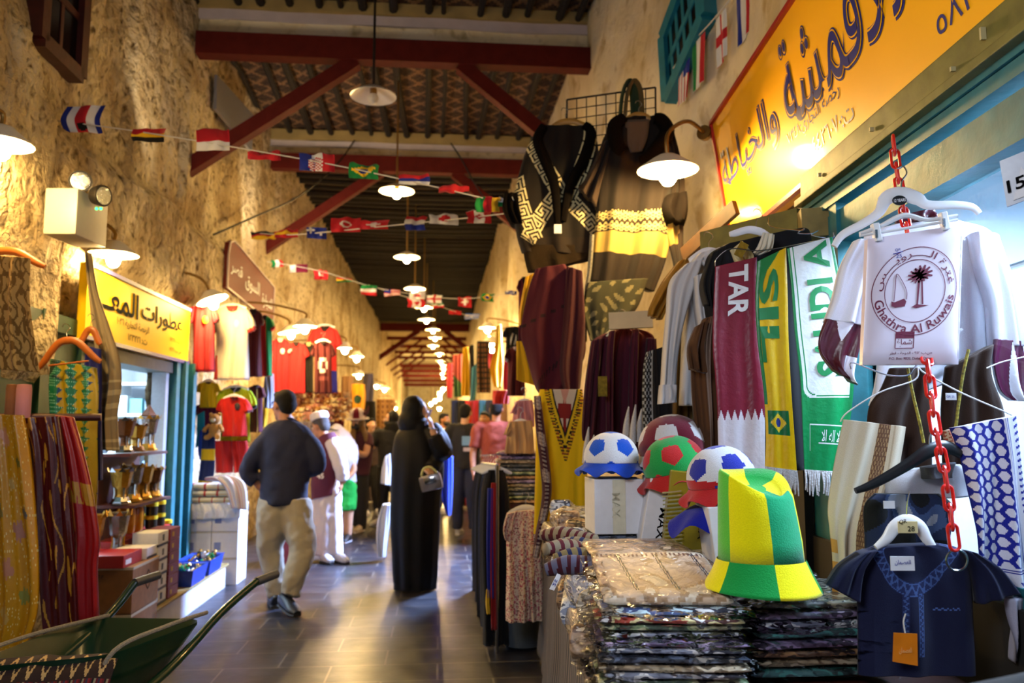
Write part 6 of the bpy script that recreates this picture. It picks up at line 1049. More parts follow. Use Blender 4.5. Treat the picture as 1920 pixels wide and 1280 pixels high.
for i in range(6): abx('coal_box', '%s dark red box in the stack beside the white boxes' % (['lowest', 'second', 'third', 'fourth', 'fifth', 'topmost'][i]), -1.96, 6.03, 0.207 + i * 0.08, (0.17, 0.22, 0.077), mat('dark_red_card', '#7a1f28', rough=0.45, var=0.2), group='red boxes on the step', stripes=[('x', 0.2, 0.36, 0.3, 0.7, mat('yellow_print', '#c9a21c'))])
abx('storage_crate', 'low brown crate behind the boxes carrying tins and burners', -2.2, 6.25, 0.207, (0.2, 1.24, 0.36), CARD, 'crate')
for i in range(5): abx('flat_box', 'small red box in the row on the brown crate', -2.2, 5.74 + i * 0.2, 0.57, (0.19, 0.19, 0.07), REDC, group='red boxes on the crate', stripes=[('x', 0.3, 0.7, 0.3, 0.7, mat('orange_print', '#d2502a'))])
LIDY = mat('yellow_lid', '#d6b900', rough=0.4); TIN = mat('dark_tin', '#17140f', rough=0.3, coat=0.4)
k = 0
for v in (6.35, 6.52, 6.69):
    for u in (-2.25, -2.155):
        for l in range(2 if v < 6.6 else 1):
            k += 1; c = A(u, v + 0.0, 0.645 + l * 0.095 - (0.07 if v > 6.6 else 0)); t = thing('tin', 'dark tin with a yellow lid on the row of boxes', 'tin', c, 'yellow lidded tins'); q = G(); q.lathe([(0.042, 0), (0.042, 0.065)], c, 16); q.obj('can', TIN, t); q = G(); q.lathe([(0.045, 0.065), (0.045, 0.09), (0.04, 0.093)], c, 16); q.obj('lid', LIDY, t)
GUN = mat('gunmetal', '#8f8a88', rough=0.25, metal=0.75, bump=0.25, scale=60, var=0.3); GOLDM = mat('gold_metal', '#d0a040', rough=0.3, metal=0.8, bump=0.2, scale=60, var=0.3); SILV = mat('silver_metal', '#c4c2c0', rough=0.15, metal=1.0); BRO = mat('brown_metal', '#6b4526', rough=0.3, metal=0.5, bump=0.2, scale=50, var=0.3)
def burner(c, h, w, m1, m2, lab, group='incense burners', hood=False):
    c = Vector(c); t = thing('incense_burner', lab, 'burner', c, group); r = w / 2; qz = Matrix.Rotation(PI / 8 + KA, 3, 'Z').to_quaternion()
    q = G(); q.lathe([(r * 0.95, 0), (r * 0.95, 0.04 * h), (r * 0.8, 0.08 * h), (r * 0.68, 0.2 * h)], c, 8, qz); q.obj('base', m2, t, False)
    q = G(); q.lathe([(r * 0.5, 0.19 * h), (r * 0.42, 0.28 * h), (r * 0.44, 0.4 * h), (r * 0.5, 0.44 * h)], c, 8, qz); q.obj('stem', m1, t, False)
    for i in range(4): a = PI / 4 + i * PI / 2 + KA; d = Vector((math.cos(a), math.sin(a), 0)) * r * 0.62; q = G(); q.tube([c + d * 1.05 + Vector((0, 0, 0.16 * h)), c + d * 0.92 + Vector((0, 0, 0.3 * h)), c + d + Vector((0, 0, 0.46 * h))], r * 0.09, 6, 3); q.obj('column', SILV if i % 2 else m2, t)
    q = G(); q.lathe([(r * 0.5, 0.42 * h), (r * 0.74, 0.5 * h), (r * 0.92, 0.8 * h), (r * 1.05, 0.96 * h), (r * 0.9, 0.95 * h), (r * 0.7, 0.7 * h), (r * 0.2, 0.62 * h)], c, 8, qz); bw = q.obj('bowl', m1, t, False)
    for i in range(8):
        a = i * PI / 4 + PI / 8 + KA + 0.39 * 0; d = Vector((math.cos(a), math.sin(a), 0)); q = G(); q.poly([c + d * r * 1.06 + Vector((0, 0, 0.9 * h)) + Vector((-d.y, d.x, 0)) * r * 0.34, c + d * r * 1.06 + Vector((0, 0, 0.9 * h)) - Vector((-d.y, d.x, 0)) * r * 0.34, c + d * r * 1.16 + Vector((0, 0, 1.02 * h))], d * 0.004); q.obj('rim_petal', m2, bw, False)
    if hood: q = G(); q.lathe([(r * 0.7, 0.97 * h), (r * 0.75, 1.0 * h), (r * 0.05, 1.3 * h)], c, 4, qz); q.obj('pointed_lid', BRO, t, False)
zb = zc + 0.078
burner(A(-2.2, 5.2, zb), 0.27, 0.15, GUN, SILV, 'dark and silver incense burner on the red box', None)
burner(A(-2.22, 5.5, 0.557), 0.29, 0.13, GOLDM, GOLDM, 'gold incense burner beside the dark silver one', None)
burner(A(-2.08, 5.53, 0.557), 0.3, 0.13, GUN, GOLDM, 'dark incense burner with gold petals next to the gold one', None)
t = thing('display_stand', 'dark stepped stand carrying the upper incense burners', 'stand', A(-2.28, 5.6, 0.2)); q = G(); abox(q, -2.26, -2.02, 5.62, 6.35, 0.86, 0.88); q.obj('lower_step', WOODD, t, False); q = G(); abox(q, -2.26, -2.06, 5.62, 6.35, 1.2, 1.22); q.obj('upper_step', WOODD, t, False); q = G(); abox(q, -2.29, -2.26, 5.62, 6.35, 0.57, 1.22); q.obj('back_panel', WOODD, t, False)
for i, (u, v, z, h, m1, m2, lab, hd) in enumerate(((-2.27, 5.4, 0.925, 0.24, GOLDM, SILV, 'gold burner with bright columns on the lower step', False), (-2.27, 5.6, 0.925, 0.26, GUN, GOLDM, 'dark burner in the middle of the lower step', False), (-2.27, 5.8, 0.925, 0.24, GOLDM, GOLDM, 'all gold burner on the lower step past the dark one', False), (-2.27, 6.0, 0.925, 0.22, BRO, GOLDM, 'brown burner at the far end of the lower step', False), (-2.3, 5.5, 1.125, 0.24, BRO, SILV, 'brown and silver burner high on the upper step', False), (-2.3, 5.95, 1.125, 0.26, GUN, GOLDM, 'topmost burner with a pointed brown lid', True), (-2.3, 5.72, 1.125, 0.2, GOLDM, BRO, 'small gold and brown burner between the two high ones', False))): burner(A(u + 0.14 if z < 1 else u + 0.15, v + 0.27 - (0.04 if z > 1 else 0), z - 0.04 if z < 1 else z + 0.1), h, 0.145, m1, m2, lab, 'burners on the stepped stand', hd)
for i in range(3): c = A(-2.24 + 0.02 * i, 5.98 + 0.1 * i, 0.642); t = thing('amber_jar', 'amber jar with a dark lid standing behind the tins', 'jar', c, 'amber jars'); q = G(); q.lathe([(0.04, 0), (0.045, 0.02), (0.045, 0.16), (0.035, 0.19)], c, 14); q.obj('glass', mat('amber_glass', '#a8640c', rough=0.1, coat=0.5), t); q = G(); q.lathe([(0.045, 0.19), (0.05, 0.2), (0.05, 0.26), (0.03, 0.27)], c, 14); q.obj('lid', BRO, t)
# blue baskets with small bottles
BLU = mat('blue_plastic', '#143a9c', rough=0.35)
rr = random.Random(12)
for b, v in enumerate((6.52, 6.98)):
    c = A(-1.955, v, 0.207); t = thing('basket', ['blue plastic basket of small bottles on the step, nearer the red boxes', 'blue plastic basket of small bottles on the step, by the white cartons'][b], 'basket', c); q = G(); M = Matrix.Rotation(KA, 3, 'Z')
    rect = lambda s, z, i=0.0: [c + M @ Vector((a * (0.13 * s - i), d * (0.2 * s - i), z)) for a, d in ((-1, -1), (1, -1), (1, 1), (-1, 1))]
    q.loft([rect(0.85, 0), rect(1.0, 0.12), rect(1.06, 0.125), rect(1.06, 0.118, 0.02), rect(0.97, 0.112, 0.01), rect(0.84, 0.01)]); q.obj('tray', BLU, t, False)
    for k in range(14):
        p = c + M @ Vector((rr.uniform(-0.09, 0.09), rr.uniform(-0.16, 0.16), 0.09 + 0.04 * (k > 8))); col = rr.choice(['gold_metal', 'silver_metal', 'white_plastic', 'green_glass', 'black_plastic']); m = mat(col, '#1f7a4c', rough=0.15); bt = thing('small_bottle', 'small bottle lying in a blue basket on the step', 'bottle', p, 'small bottles in the blue baskets'); qd = Vector((rr.uniform(-1, 1), rr.uniform(-1, 1), rr.uniform(0.1, 1))).to_track_quat('Z', 'Y')
        q = G(); q.lathe([(0.02, -0.03), (0.024, -0.02), (0.024, 0.015), (0.01, 0.025)], p, 10, qd); q.obj('glass', m, bt); q = G(); q.lathe([(0.011, 0.025), (0.011, 0.045)], p, 8, qd); q.obj('cap', GOLDM, bt)
# white cartons with folded blankets
for i in range(3):
    for j in range(2): abx('white_carton', '%s white carton on the %s side of the wrapped stack' % (['bottom', 'middle', 'top'][i], ['wall', 'alley'][j]), -2.14 + 0.235 * j, 7.68, 0.0 + 0.235 * i, (0.23, 0.34, 0.232), PAPER, 'carton', 'white cartons in the stack', [('y', 0.1, 0.35, 0.3, 0.6, mat('blue_print', '#7a86b8')), ('y', 0, 1, 0.95, 1, TAPE)])
s = Sheet([(A(-2.27, 7.49, 0.72), A(-1.78, 7.49, 0.72)), (A(-2.28, 7.47, 0.66), A(-1.77, 7.47, 0.66)), (A(-2.28, 7.47, 0.58), A(-1.77, 7.47, 0.59))], None, (0.01, 5), 0.006, 81, n=50, m=12, world=True); tag(s.build('plastic_wrap', mat('wrinkled_white_film', '#d9dce6', rough=0.15, coat=0.6, bump=0.4, scale=60), None, '#d9dce6'), 'crinkled white film draped over the top of the white cartons', 'film')
def chk(a, b): return '#b03a3a' if (a * 6) % 1 < 0.14 else ('#c9b48a' if (b * 6) % 1 < 0.2 else '#d6d2bc')
for i in range(3):
    c = A(-2.06 + 0.02 * (i % 2), 7.62, 0.745 + 0.06 * i); g = G(); cols = []; M = Matrix.Rotation(KA, 3, 'Z'); rings = []
    for k in range(41):
        u = -0.2 + 0.4 * k / 40; e = max(0.2, (1 - (abs(u) / 0.2) ** 12)) ** 0.5; rings.append([c + M @ Vector((u, 0.14 * math.copysign(abs(math.cos(a)) ** 0.35, math.cos(a)), 0.03 * e * math.copysign(abs(math.sin(a)) ** 0.6, math.sin(a)))) for a in [2 * PI * j / 24 for j in range(24)]])
    g.loft(rings); cols = [S(chk(((k // 24) / 40) * 0.6 + i * 0.13, (k % 24) / 24)) for k in range(len(g.f))]; tag(finish('folded_blanket', g.mesh('folded_blanket', cols), FAB), '%s cream blanket with red checks folded on the white cartons' % ['lower', 'middle', 'upper'][i], 'blanket')
s = Sheet([(A(-2.1, 7.5, 0.93), A(-1.92, 7.5, 0.95)), (A(-2.0, 7.46, 0.93), A(-1.78, 7.48, 0.93)), (A(-1.9, 7.44, 0.85), A(-1.72, 7.46, 0.85)), (A(-1.84, 7.43, 0.68), A(-1.7, 7.45, 0.66))], None, (0.012, 2), 0.04, 82, n=30, m=24, world=True); tag(s.build('draped_cloth', FAB, None, lambda a, t: '#c98a8a' if (a * 7) % 1 < 0.12 else '#cfcbd0'), 'pale checked cloth slumping off the blanket pile', 'cloth')
abx('red_crate', 'dark red crate on the floor behind the walking man', -1.55, 8.6, 0.0, (0.3, 0.34, 0.32), mat('dark_red_card'), 'crate')
# ---------------------------------------------------------------- football shirts
def tee(x0, y0, x1, y1, Y, col, lab, name='football_shirt', group=None, trim=None, sleeves=(1, 1), crest=None, hang=True, seed=0, cut=0.26, n=26):
    w, h, c = x1 - x0, y1 - y0, (x0 + x1) / 2; b0, b1 = x0 + 0.16 * w, x1 - 0.16 * w; sl = min(0.3 * h, 0.62 * w * 0.6)
    body = [((c - 0.14 * w, y0 + 0.01 * h), (c + 0.14 * w, y0)), ((b0 + 0.02 * w, y0 + 0.06 * h), (b1 - 0.02 * w, y0 + 0.06 * h)), ((b0, y0 + 0.2 * h), (b1, y0 + 0.2 * h)), ((b0, y0 + 0.6 * h), (b1, y0 + 0.6 * h)), ((b0 - 0.02 * w, y1), (b1 + 0.02 * w, y1))]
    tc_ = trim or (col(0.5, 0.2) if callable(col) else col)
    parts = [('body', body, {})]
    if sleeves[0]: parts.append(('sleeve', [((b0 - 0.01 * w, y0 + 0.05 * h), (b0 + 0.1 * w, y0 + 0.04 * h)), ((x0 + 0.05 * w, y0 + 0.1 * h + sl * 0.3), (b0 + 0.05 * w, y0 + 0.1 * h + sl * 0.5)), ((x0, y0 + 0.06 * h + sl), (b0 + 0.0 * w, y0 + 0.12 * h + sl))], dict(n=12, m=12, col=(lambda a, t: tc_ if t > 0.85 else (col(0.1, 0.2) if callable(col) else col)))))
    if sleeves[1]: parts.append(('sleeve', [((b1 - 0.1 * w, y0 + 0.04 * h), (b1 + 0.01 * w, y0 + 0.05 * h)), ((b1 - 0.05 * w, y0 + 0.1 * h + sl * 0.5), (x1 - 0.05 * w, y0 + 0.1 * h + sl * 0.3)), ((b1, y0 + 0.12 * h + sl), (x1, y0 + 0.06 * h + sl))], dict(n=12, m=12, col=(lambda a, t: tc_ if t > 0.85 else (col(0.9, 0.2) if callable(col) else col)))))
    parts.append(('neckband', [((c - 0.13 * w, y0 - 0.005 * h), (c + 0.13 * w, y0 - 0.01 * h)), ((c - 0.09 * w, y0 + 0.05 * h), (c + 0.09 * w, y0 + 0.045 * h)), ((c - 0.03 * w, y0 + 0.075 * h), (c + 0.03 * w, y0 + 0.075 * h))], dict(Y=Y - 0.05, n=10, m=8, thick=0.015, col=trim or '#2a1a1a')))
    t, s = garment(name, lab, 'shirt', parts, col, Y, None, group, thick=0.07, folds=(0.014, 2.4), seed=seed, n=n, m=24)
    if crest: q = G(); p = s.at(0.68, 0.24, 0.012); q.lathe([(0.022, -0.006), (0.028, 0), (0.02, 0.006)], p, 12, Vector((0, -1, 0)).to_track_quat('Z', 'Y'), (1, 1.3)); q.obj('crest', mat('crest_' + crest, {'y': '#d8a21c', 'w': '#d8d0d0', 'k': '#2a1418'}[crest], rough=0.6), t)
    if hang: hanger(c, y0 - 3, Y, 0.3 * w / 1500 * Y, 'white hanger of the ' + lab, WHITEP, drop=0.03, thick=0.008)
    return t, s
tee(352, 570, 411, 697, 7.1, '#b3262a', 'red football shirt with a yellow crest beside the perfume sign', trim='#6a1a2a', crest='y', seed=101)
tee(390, 574, 480, 712, 7.5, lambda a, t: '#c23a34' if t > 0.7 and a < 0.22 and (a * 22) % 1 < 0.45 else '#dcd0b8', 'white football shirt with red side stripes under the tilted lamp', trim='#b83a34', crest='w', seed=102)
tee(455, 580, 496, 706, 7.85, '#4a1218', 'dark maroon shirt edge-on behind the white football shirt', seed=103, hang=False)
tee(474, 592, 516, 705, 8.1, lambda a, t: '#176a38' if a < 0.3 else ('#b3242a' if a < 0.68 else '#1f8a4a'), 'green and red football shirt at the end of the first rail', seed=104, hang=False)
tee(368, 716, 414, 764, 7.7, '#c9b012', 'small yellow shirt above the toy lion', 'child_shirt', seed=105)
tee(364, 757, 412, 808, 7.8, '#5a1638', 'purple maroon child shirt half hidden behind the toy lion', 'child_shirt', seed=106)
tee(402, 727, 482, 828, 7.75, '#b8cc12', 'neon yellow green football shirt behind the red child shirt', trim='#1a1a1a', seed=107)
tee(406, 744, 472, 818, 7.55, '#c0201a', 'red child football shirt in front of the neon shirt', 'child_shirt', trim='#5a1010', crest='k', seed=108)
tee(462, 722, 498, 810, 7.9, lambda a, t: '#c9b8b8' if 0.6 < a < 0.75 else '#4a1020', 'maroon shirt with a white shoulder stripe behind the neon shirt', seed=109, hang=False)
garment('shorts', 'red football shorts below the neon yellow shirt', 'shorts', [('leg_panel', [((404, 826), (434, 826)), ((403, 850), (436, 850)), ((402, 886), (435, 886))], {}), ('leg_panel', [((434, 826), (464, 826)), ((435, 850), (467, 850)), ((437, 886), (470, 884))], {})], '#b3201a', 7.7, thick=0.07, folds=(0.016, 2), seed=110, n=20, m=16)
garment('football_scarf', 'navy scarf with yellow bands hanging beside the teal door', 'scarf', [('scarf', [((380, 800), (404, 800)), ((377, 850), (403, 850)), ((374, 880), (402, 882)), ((370, 910), (396, 914))], {})], lambda a, t: '#d6ae12' if 0.36 < t < 0.56 or t > 0.9 else '#141f4a', 7.4, thick=0.02, folds=(0.006, 1), seed=111, n=20, m=50)
tag(Sheet([((370, 778), (384, 770)), ((368, 810), (384, 800)), ((366, 840), (380, 832))], 7.6, (0.01, 2), 0.03, 112, n=14, m=14).build('cloth', FAB, None, '#158a9c'), 'turquoise cloth edge hanging beside the navy scarf', 'cloth')
tag(Sheet([((374, 808), (398, 800)), ((372, 840), (400, 830)), ((374, 862), (396, 858))], 7.55, (0.01, 2), 0.03, 113, n=14, m=14).build('cloth', FAB, None, '#1a3f9c'), 'bright blue cloth behind the navy scarf', 'cloth')
TOY = mat('plush_tan', '#a8793c', rough=1.0, bump=0.4, scale=200, var=0.3); TOYL = mat('plush_cream', '#d6bf94', rough=1.0, bump=0.4, scale=200, var=0.2)
def plush(c, s, lab, group=None, m=TOY, rz=0.0):
    t = thing('plush_toy', lab, 'toy', c, group); c = Vector(c); M = Matrix.Rotation(rz, 3, 'Z'); p = lambda x, y, z: c + M @ Vector((x, y, z)) * s
    q = G(); q.ball(p(0, 0, 0.3), (0.2 * s, 0.17 * s, 0.25 * s), 12); q.obj('body', m, t)
    q = G(); q.ball(p(0, -0.03, 0.66), (0.19 * s, 0.17 * s, 0.18 * s), 12); hd = q.obj('head', m, t); q = G(); q.ball(p(0, -0.18, 0.62), (0.09 * s, 0.06 * s, 0.07 * s), 8); q.obj('muzzle', TOYL, hd)
    for sx in (-1, 1):
        q = G(); q.ball(p(0.15 * sx, 0, 0.82), (0.065 * s, 0.04 * s, 0.065 * s), 8); q.obj('ear', m, hd)
        q = G(); q.tube([p(0.16 * sx, -0.02, 0.45), p(0.27 * sx, -0.1, 0.34), p(0.3 * sx, -0.16, 0.24)], [0.07 * s, 0.065 * s, 0.07 * s], 8, 3); q.obj('arm', m, t)
        q = G(); q.tube([p(0.1 * sx, -0.04, 0.14), p(0.16 * sx, -0.16, 0.04), p(0.19 * sx, -0.26, 0.05)], [0.09 * s, 0.08 * s, 0.085 * s], 8, 3); q.obj('leg', m, t); q = G(); q.ball(p(0.065 * sx, -0.19, 0.7), 0.02 * s, 6); q.obj('eye', BLACKP, hd)
    return t
plush(P(402, 822, 7.35), 0.27, 'tan plush toy hanging before the red child shirt')
# second rail
tee(504, 634, 548, 736, 9.9, '#b3242a', 'red football shirt with a white sleeve stripe on the second rail', trim='#d0c0b8', crest='w', seed=121, hang=False)
tee(530, 642, 580, 738, 10.0, '#b8282a', 'red football shirt in the middle of the second rail', seed=122, hang=False)
tee(560, 642, 598, 736, 10.1, lambda a, t: '#b89a70' if a > 0.88 else '#15130f', 'black football shirt with a gold edge on the second rail', trim='#b89a70', seed=123, hang=False)
tee(576, 612, 642, 736, 10.2, lambda a, t: '#2b2a9c' if t > 0.66 and a > 0.7 else '#bf2a2c', 'red football shirt hung highest on the second rail', seed=124)
t, s = tee(582, 640, 630, 738, 9.7, lambda a, t: '#d8c4c4' if ((a - 0.5) / 0.27) ** 2 + ((t - 0.45) / 0.16) ** 2 < 1 and not ((a - 0.56) / 0.13) ** 2 + ((t - 0.47) / 0.09) ** 2 < 1 else ('#8a4a4a' if 0.66 < t < 0.71 and 0.25 < a < 0.8 and (a * 14) % 1 < 0.6 else '#4a1216'), 'maroon shirt with a round white emblem on the second rail', seed=125, n=60)
rr = random.Random(33); k = 0
TOYS = [TOY, TOYL, mat('plush_rose', '#b07a6a', rough=1.0, bump=0.4, scale=200, var=0.3), mat('plush_brown', '#7c4a26', rough=1.0, bump=0.4, scale=200, var=0.3)]
proto = [plush((0, 0, 0), 0.2, 'plush toy in the dense row hanging under the football shirts', 'plush toys under the second rail', m) for m in TOYS]
spots = [(x + rr.uniform(-3, 3), y + rr.uniform(-3, 3), 10.0 + 0.25 * j + rr.uniform(-0.05, 0.05)) for j, y in enumerate((780, 765, 752)) for x in range(556, 648, 10)]
for i, (x, y, Y) in enumerate(spots):
    o = proto[i] if i < 4 else link_copy(proto[i % 4]); o.location = P(x, y + 8, Y); o.rotation_euler.z = rr.uniform(-0.6, 0.6)
# far goods along the stone wall
for i, (x0, y0, x1, y1, Y, c_, lab) in enumerate(((486, 752, 502, 800, 9.0, '#c9a81c', 'yellow cloth hanging behind the walking man'), (498, 700, 512, 765, 8.6, '#8f94a0', 'pale grey cloth at the end of the first rail'), (640, 705, 662, 770, 13.5, '#7a5a3a', 'tan cloth bale at the third stall'), (660, 720, 684, 768, 13.2, '#c98a10', 'yellow flag cloth with a dark disc on the third stall'), (682, 700, 700, 760, 14.5, '#4a4452', 'grey cloth hanging past the yellow flag cloth'), (680, 752, 704, 835, 14.0, '#15120f', 'black bag cluster hanging past the yellow flag cloth'), (706, 748, 740, 835, 15.0, '#a5763c', 'tan dotted cloth panel under the far wall lamps'), (690, 800, 712, 900, 13.6, '#4a3420', 'brown cloth hanging low behind the woman in the horned hat'), (612, 790, 640, 860, 12.0, '#3a2a4a', 'violet cloth behind the man in the white cap'), (560, 790, 592, 870, 11.6, '#8f8894', 'pale goods cloth behind the man in blue'), (700, 850, 722, 930, 14.2, '#6a4a34', 'rust brown bags in a heap behind the horned hat'), (628, 770, 646, 800, 11.2, '#6a1420', 'maroon cap cloth under the plush toys'))):
    f = (lambda a, t: '#1c3a2a' if ((a - 0.5) / 0.3) ** 2 + ((t - 0.6) / 0.16) ** 2 < 1 else '#c98a10') if i == 3 else ((lambda a, t: '#6a4420' if ((a * 4) % 1 - 0.5) ** 2 + ((t * 9) % 1 - 0.5) ** 2 < 0.06 else '#a5763c') if i == 6 else c_)
    tag(Sheet([((x0, y0), (x1, y0)), ((x0 - 1, (y0 + y1) / 2), (x1 + 1, (y0 + y1) / 2)), ((x0 + 1, y1), (x1 - 1, y1))], Y, (0.03, 2), 0.12, 130 + i, n=30, m=30).build('hanging_cloth', FAB, None, f), lab, 'cloth')
for i in range(9):
    x = 590 + i * 15; Y = 11.8 + 0.5 * i; tag(Sheet([((x, 880), (x + 18, 880)), ((x - 2, 930), (x + 20, 930)), ((x, 975 - 6 * i), (x + 18, 975 - 6 * i))], Y, (0.03, 2), 0.15, 150 + i, n=14, m=14).build('bale', FAB, None, ['#3c2c22', '#5a4a3c', '#2a2230', '#6a5444', '#1f1c22'][i % 5]), 'dark cloth bale in the row along the foot of the stone wall', 'bale', 'cloth bales by the far wall')
# ---------------------------------------------------------------- wheelbarrow
GRN = mat('green_painted_steel', '#0c2c18', rough=0.3, coat=0.3, bump=0.05, scale=20)
t = thing('wheelbarrow', 'dark green wheelbarrow with raised handles and rope along its rim', 'wheelbarrow', (-1.75, 3.4, 0))
rim = [Vector(p) for p in ((-1.98, 2.95, 0.53), (-1.5, 3.1, 0.54), (-1.34, 3.62, 0.55), (-1.93, 3.74, 0.53))]; bot = [Vector(p) for p in ((-1.86, 3.14, 0.25), (-1.6, 3.2, 0.25), (-1.52, 3.48, 0.27), (-1.82, 3.54, 0.27))]
def rnd(c4, s=0.18):
    out = []
    for i in range(4):
        p0, p, p1 = c4[i - 1], c4[i], c4[(i + 1) % 4]
        for k in range(5): a = k / 4; q0, q1 = p.lerp(p0, s), p.lerp(p1, s); out.append(q0.lerp(p, a).lerp(p.lerp(q1, a), a))
    return out
ro, bo = rnd(rim), rnd(bot); cen = sum(rim, Vector()) / 4
inn = [p.lerp(cen, 0.05) + Vector((0, 0, -0.008)) for p in ro]; bi = [p + Vector((0, 0, 0.012)) for p in bo]
q = G(); q.loft([bo, [b.lerp(r, 0.5) for b, r in zip(bo, ro)], ro, [p + Vector((0, 0, 0.012)) for p in ro], inn, [b.lerp(r, 0.5) for b, r in zip(bi, inn)], bi]); q.obj('tub', GRN, t)
for (a, b, c, d) in (((-1.5, 2.7, 0.3), (-1.42, 3.4, 0.4), (-1.32, 3.72, 0.56), (-1.22, 3.92, 0.665)), ((-1.9, 2.7, 0.3), (-1.92, 3.4, 0.4), (-1.86, 3.78, 0.53), (-1.8, 3.92, 0.66))):
    q = G(); q.tube([a, b, c, d], 0.019, 10, 6); h_ = q.obj('handle', GRN, t); d = Vector(d); e = d + Vector((0.06, 0.12, 0.015)); q = G(); q.tube([d, e], 0.021, 12, 2); q.obj('grip', mat('grey_rubber_grip', '#3a3c42', rough=0.5), h_)
q = G(); q.ring((-1.7, 2.62, 0.19), 0.15, 0.045, (1, 0, 0), 28, rs=10); wh = q.obj('wheel', BLACKP, t); q = G(); q.lathe([(0.03, -0.08), (0.09, -0.02), (0.09, 0.02), (0.03, 0.08)], (-1.7, 2.62, 0.19), 14, Vector((1, 0, 0)).to_track_quat('Z', 'Y')); q.obj('hub', GRN, wh)
for x in (-1.86, -1.52): q = G(); q.tube([(x, 3.2, 0.26), (x, 3.45, 0.02), (x, 3.55, 0.02), (x, 3.5, 0.28)], 0.015, 8, 3); q.obj('leg', GRN, t)
ROPE = mat('pale_rope', '#8f8470', rough=0.9, bump=0.5, scale=180, var=0.4)
q = G(); q.tube([rim[3] + Vector((0.1, 0, 0.02)), rim[3].lerp(rim[0], 0.5) + Vector((0, 0, 0.03)), rim[0] + Vector((0.02, 0.06, 0.03)), (-1.96, 3.0, 0.45), (-1.92, 2.96, 0.3)], 0.009, 8, 6); q.obj('rope', ROPE, t)
q = G(); q.tube([(-1.52, 2.98, 0.2), (-1.54, 3.06, 0.4), (-1.5, 3.12, 0.56), (-1.42, 3.4, 0.585), (-1.34, 3.62, 0.59)], 0.009, 8, 6); q.obj('rope', ROPE, t)
def rug(a, t):
    if t < 0.3: return '#b8955c' if abs(math.sin(a * 60) * 0.5 + (t - 0.15) * 5) < 0.16 else '#2a1812'
    return ['#5a1016', '#15120f', '#8a7a5c', '#5a1016', '#2a2a3c', '#7a1a1c'][int(a * 70 + (int(t * 20) % 2) * 0.5) % 6] if int(t * 26) % 3 else '#2a1210'
s = Sheet([((-1.93, 3.06, 0.54), (-1.5, 3.16, 0.53)), ((-1.92, 2.97, 0.5), (-1.48, 3.08, 0.5)), ((-1.92, 2.9, 0.36), (-1.48, 3.0, 0.36)), ((-1.92, 2.9, 0.2), (-1.48, 3.0, 0.2))], None, (0.01, 2), 0.03, 161, n=140, m=70, world=True); tag(s.build('carpet_bag', FAB, None, rug), 'dark patterned carpet bag draped over the wheelbarrow front', 'bag')
# ================================================================ stalls on the plaster-wall side, beyond the table
def floral(a, t): b = blot(a * 1.0, t * 2.4, 0, 21, 5); return '#a8485c' if b > 0.2 else ('#6a2a34' if b < -0.33 else (0.66, 0.51, 0.37))
garment('dress', 'pink floral dress hanging at the end of the goods table', 'dress', [('body', [((962, 958), (1008, 954)), ((950, 990), (1016, 990)), ((950, 1060), (1018, 1060)), ((948, 1130), (1020, 1120)), ((948, 1164), (1020, 1160))], {}), ('sleeve', [((950, 962), (972, 956)), ((943, 990), (966, 996)), ((946, 1010), (962, 1012))], dict(n=24, m=24))], floral, 4.75, thick=0.1, folds=(0.016, 3), seed=171, n=110, m=150)
hanger(986, 952, 4.75, 0.1, 'grey hanger of the pink floral dress', mat('grey_plastic'), drop=0.03)
c = P(980, 1205, 5.32); q = G(); q.lathe([(0.1, 0.0), (0.13, 0.02), (0.15, 0.2), (0.155, 0.22), (0.14, 0.22), (0.12, 0.05)], (c.x, c.y, 0.0), 28); tag(q.obj('grey_tub', mat('slate_plastic', '#4a5560', rough=0.45)), 'slate grey tub on the floor under the floral dress', 'tub')
t = thing('side_table', 'dark maroon side table under the pile of folded clothes', 'table', P(968, 960, 5.7)); zt = P(968, 940, 5.7).z
q = G(); q.box((0.05, 5.7, zt - 0.05), (0.3, 0.4, 0.1)); q.obj('top', mat('maroon_board', '#3a1420', rough=0.6), t, False)
for dx in (-0.06, 0.17):
    for dy in (5.55, 5.85): q = G(); q.box((dx, dy, (zt - 0.1) / 2), (0.04, 0.04, zt - 0.1)); q.obj('leg', WOODD, t, False)
rr = random.Random(41)
for i in range(13):
    z = zt + 0.014 + i * 0.027; packet((0.04 + rr.uniform(-0.01, 0.01), 5.72, z), (0.28 + rr.uniform(-0.02, 0.03), 0.4, 0.03), ['brown', 'green', 'dark', 'leaf', 'sand', 'violet'][i % 6] if i < 11 else 'violet', 400 + i, rr.uniform(-0.05, 0.05), 'folded garment in clear film in the pile on the maroon table' if i < 12 else 'topmost pinkish folded garment on the pile by the maroon table', 'folded garments on the maroon table', res=16, film=False, name='folded_garment')
for i, (rows, c_, lab, Y) in enumerate((([((968, 752), (998, 750)), ((962, 775), (1002, 775)), ((960, 800), (1002, 800))], '#c98a94', 'small pink dress on a hanger above the folded pile', 5.7), ([((954, 790), (998, 788)), ((950, 815), (1000, 815)), ((946, 850), (1002, 850))], '#c9a070', 'peach child dress hanging before the pink one', 5.5))):
    t, s = garment('child_dress', lab, 'dress', [('bodice', rows, {}), ('sleeve', [(rows[0][0], (rows[0][0][0] + 14, rows[0][0][1])), ((rows[1][0][0] - 6, rows[1][0][1]), (rows[1][0][0] + 6, rows[1][0][1]))], dict(n=10, m=8))], c_, Y, thick=0.08, folds=(0.014, 3), seed=181 + i, n=24, m=20); hanger(sum(p[0] for p in rows[0]) / 2, rows[0][0][1] - 2, Y, 0.07, 'white hanger of the ' + lab, WHITEP, drop=0.025, thick=0.007)
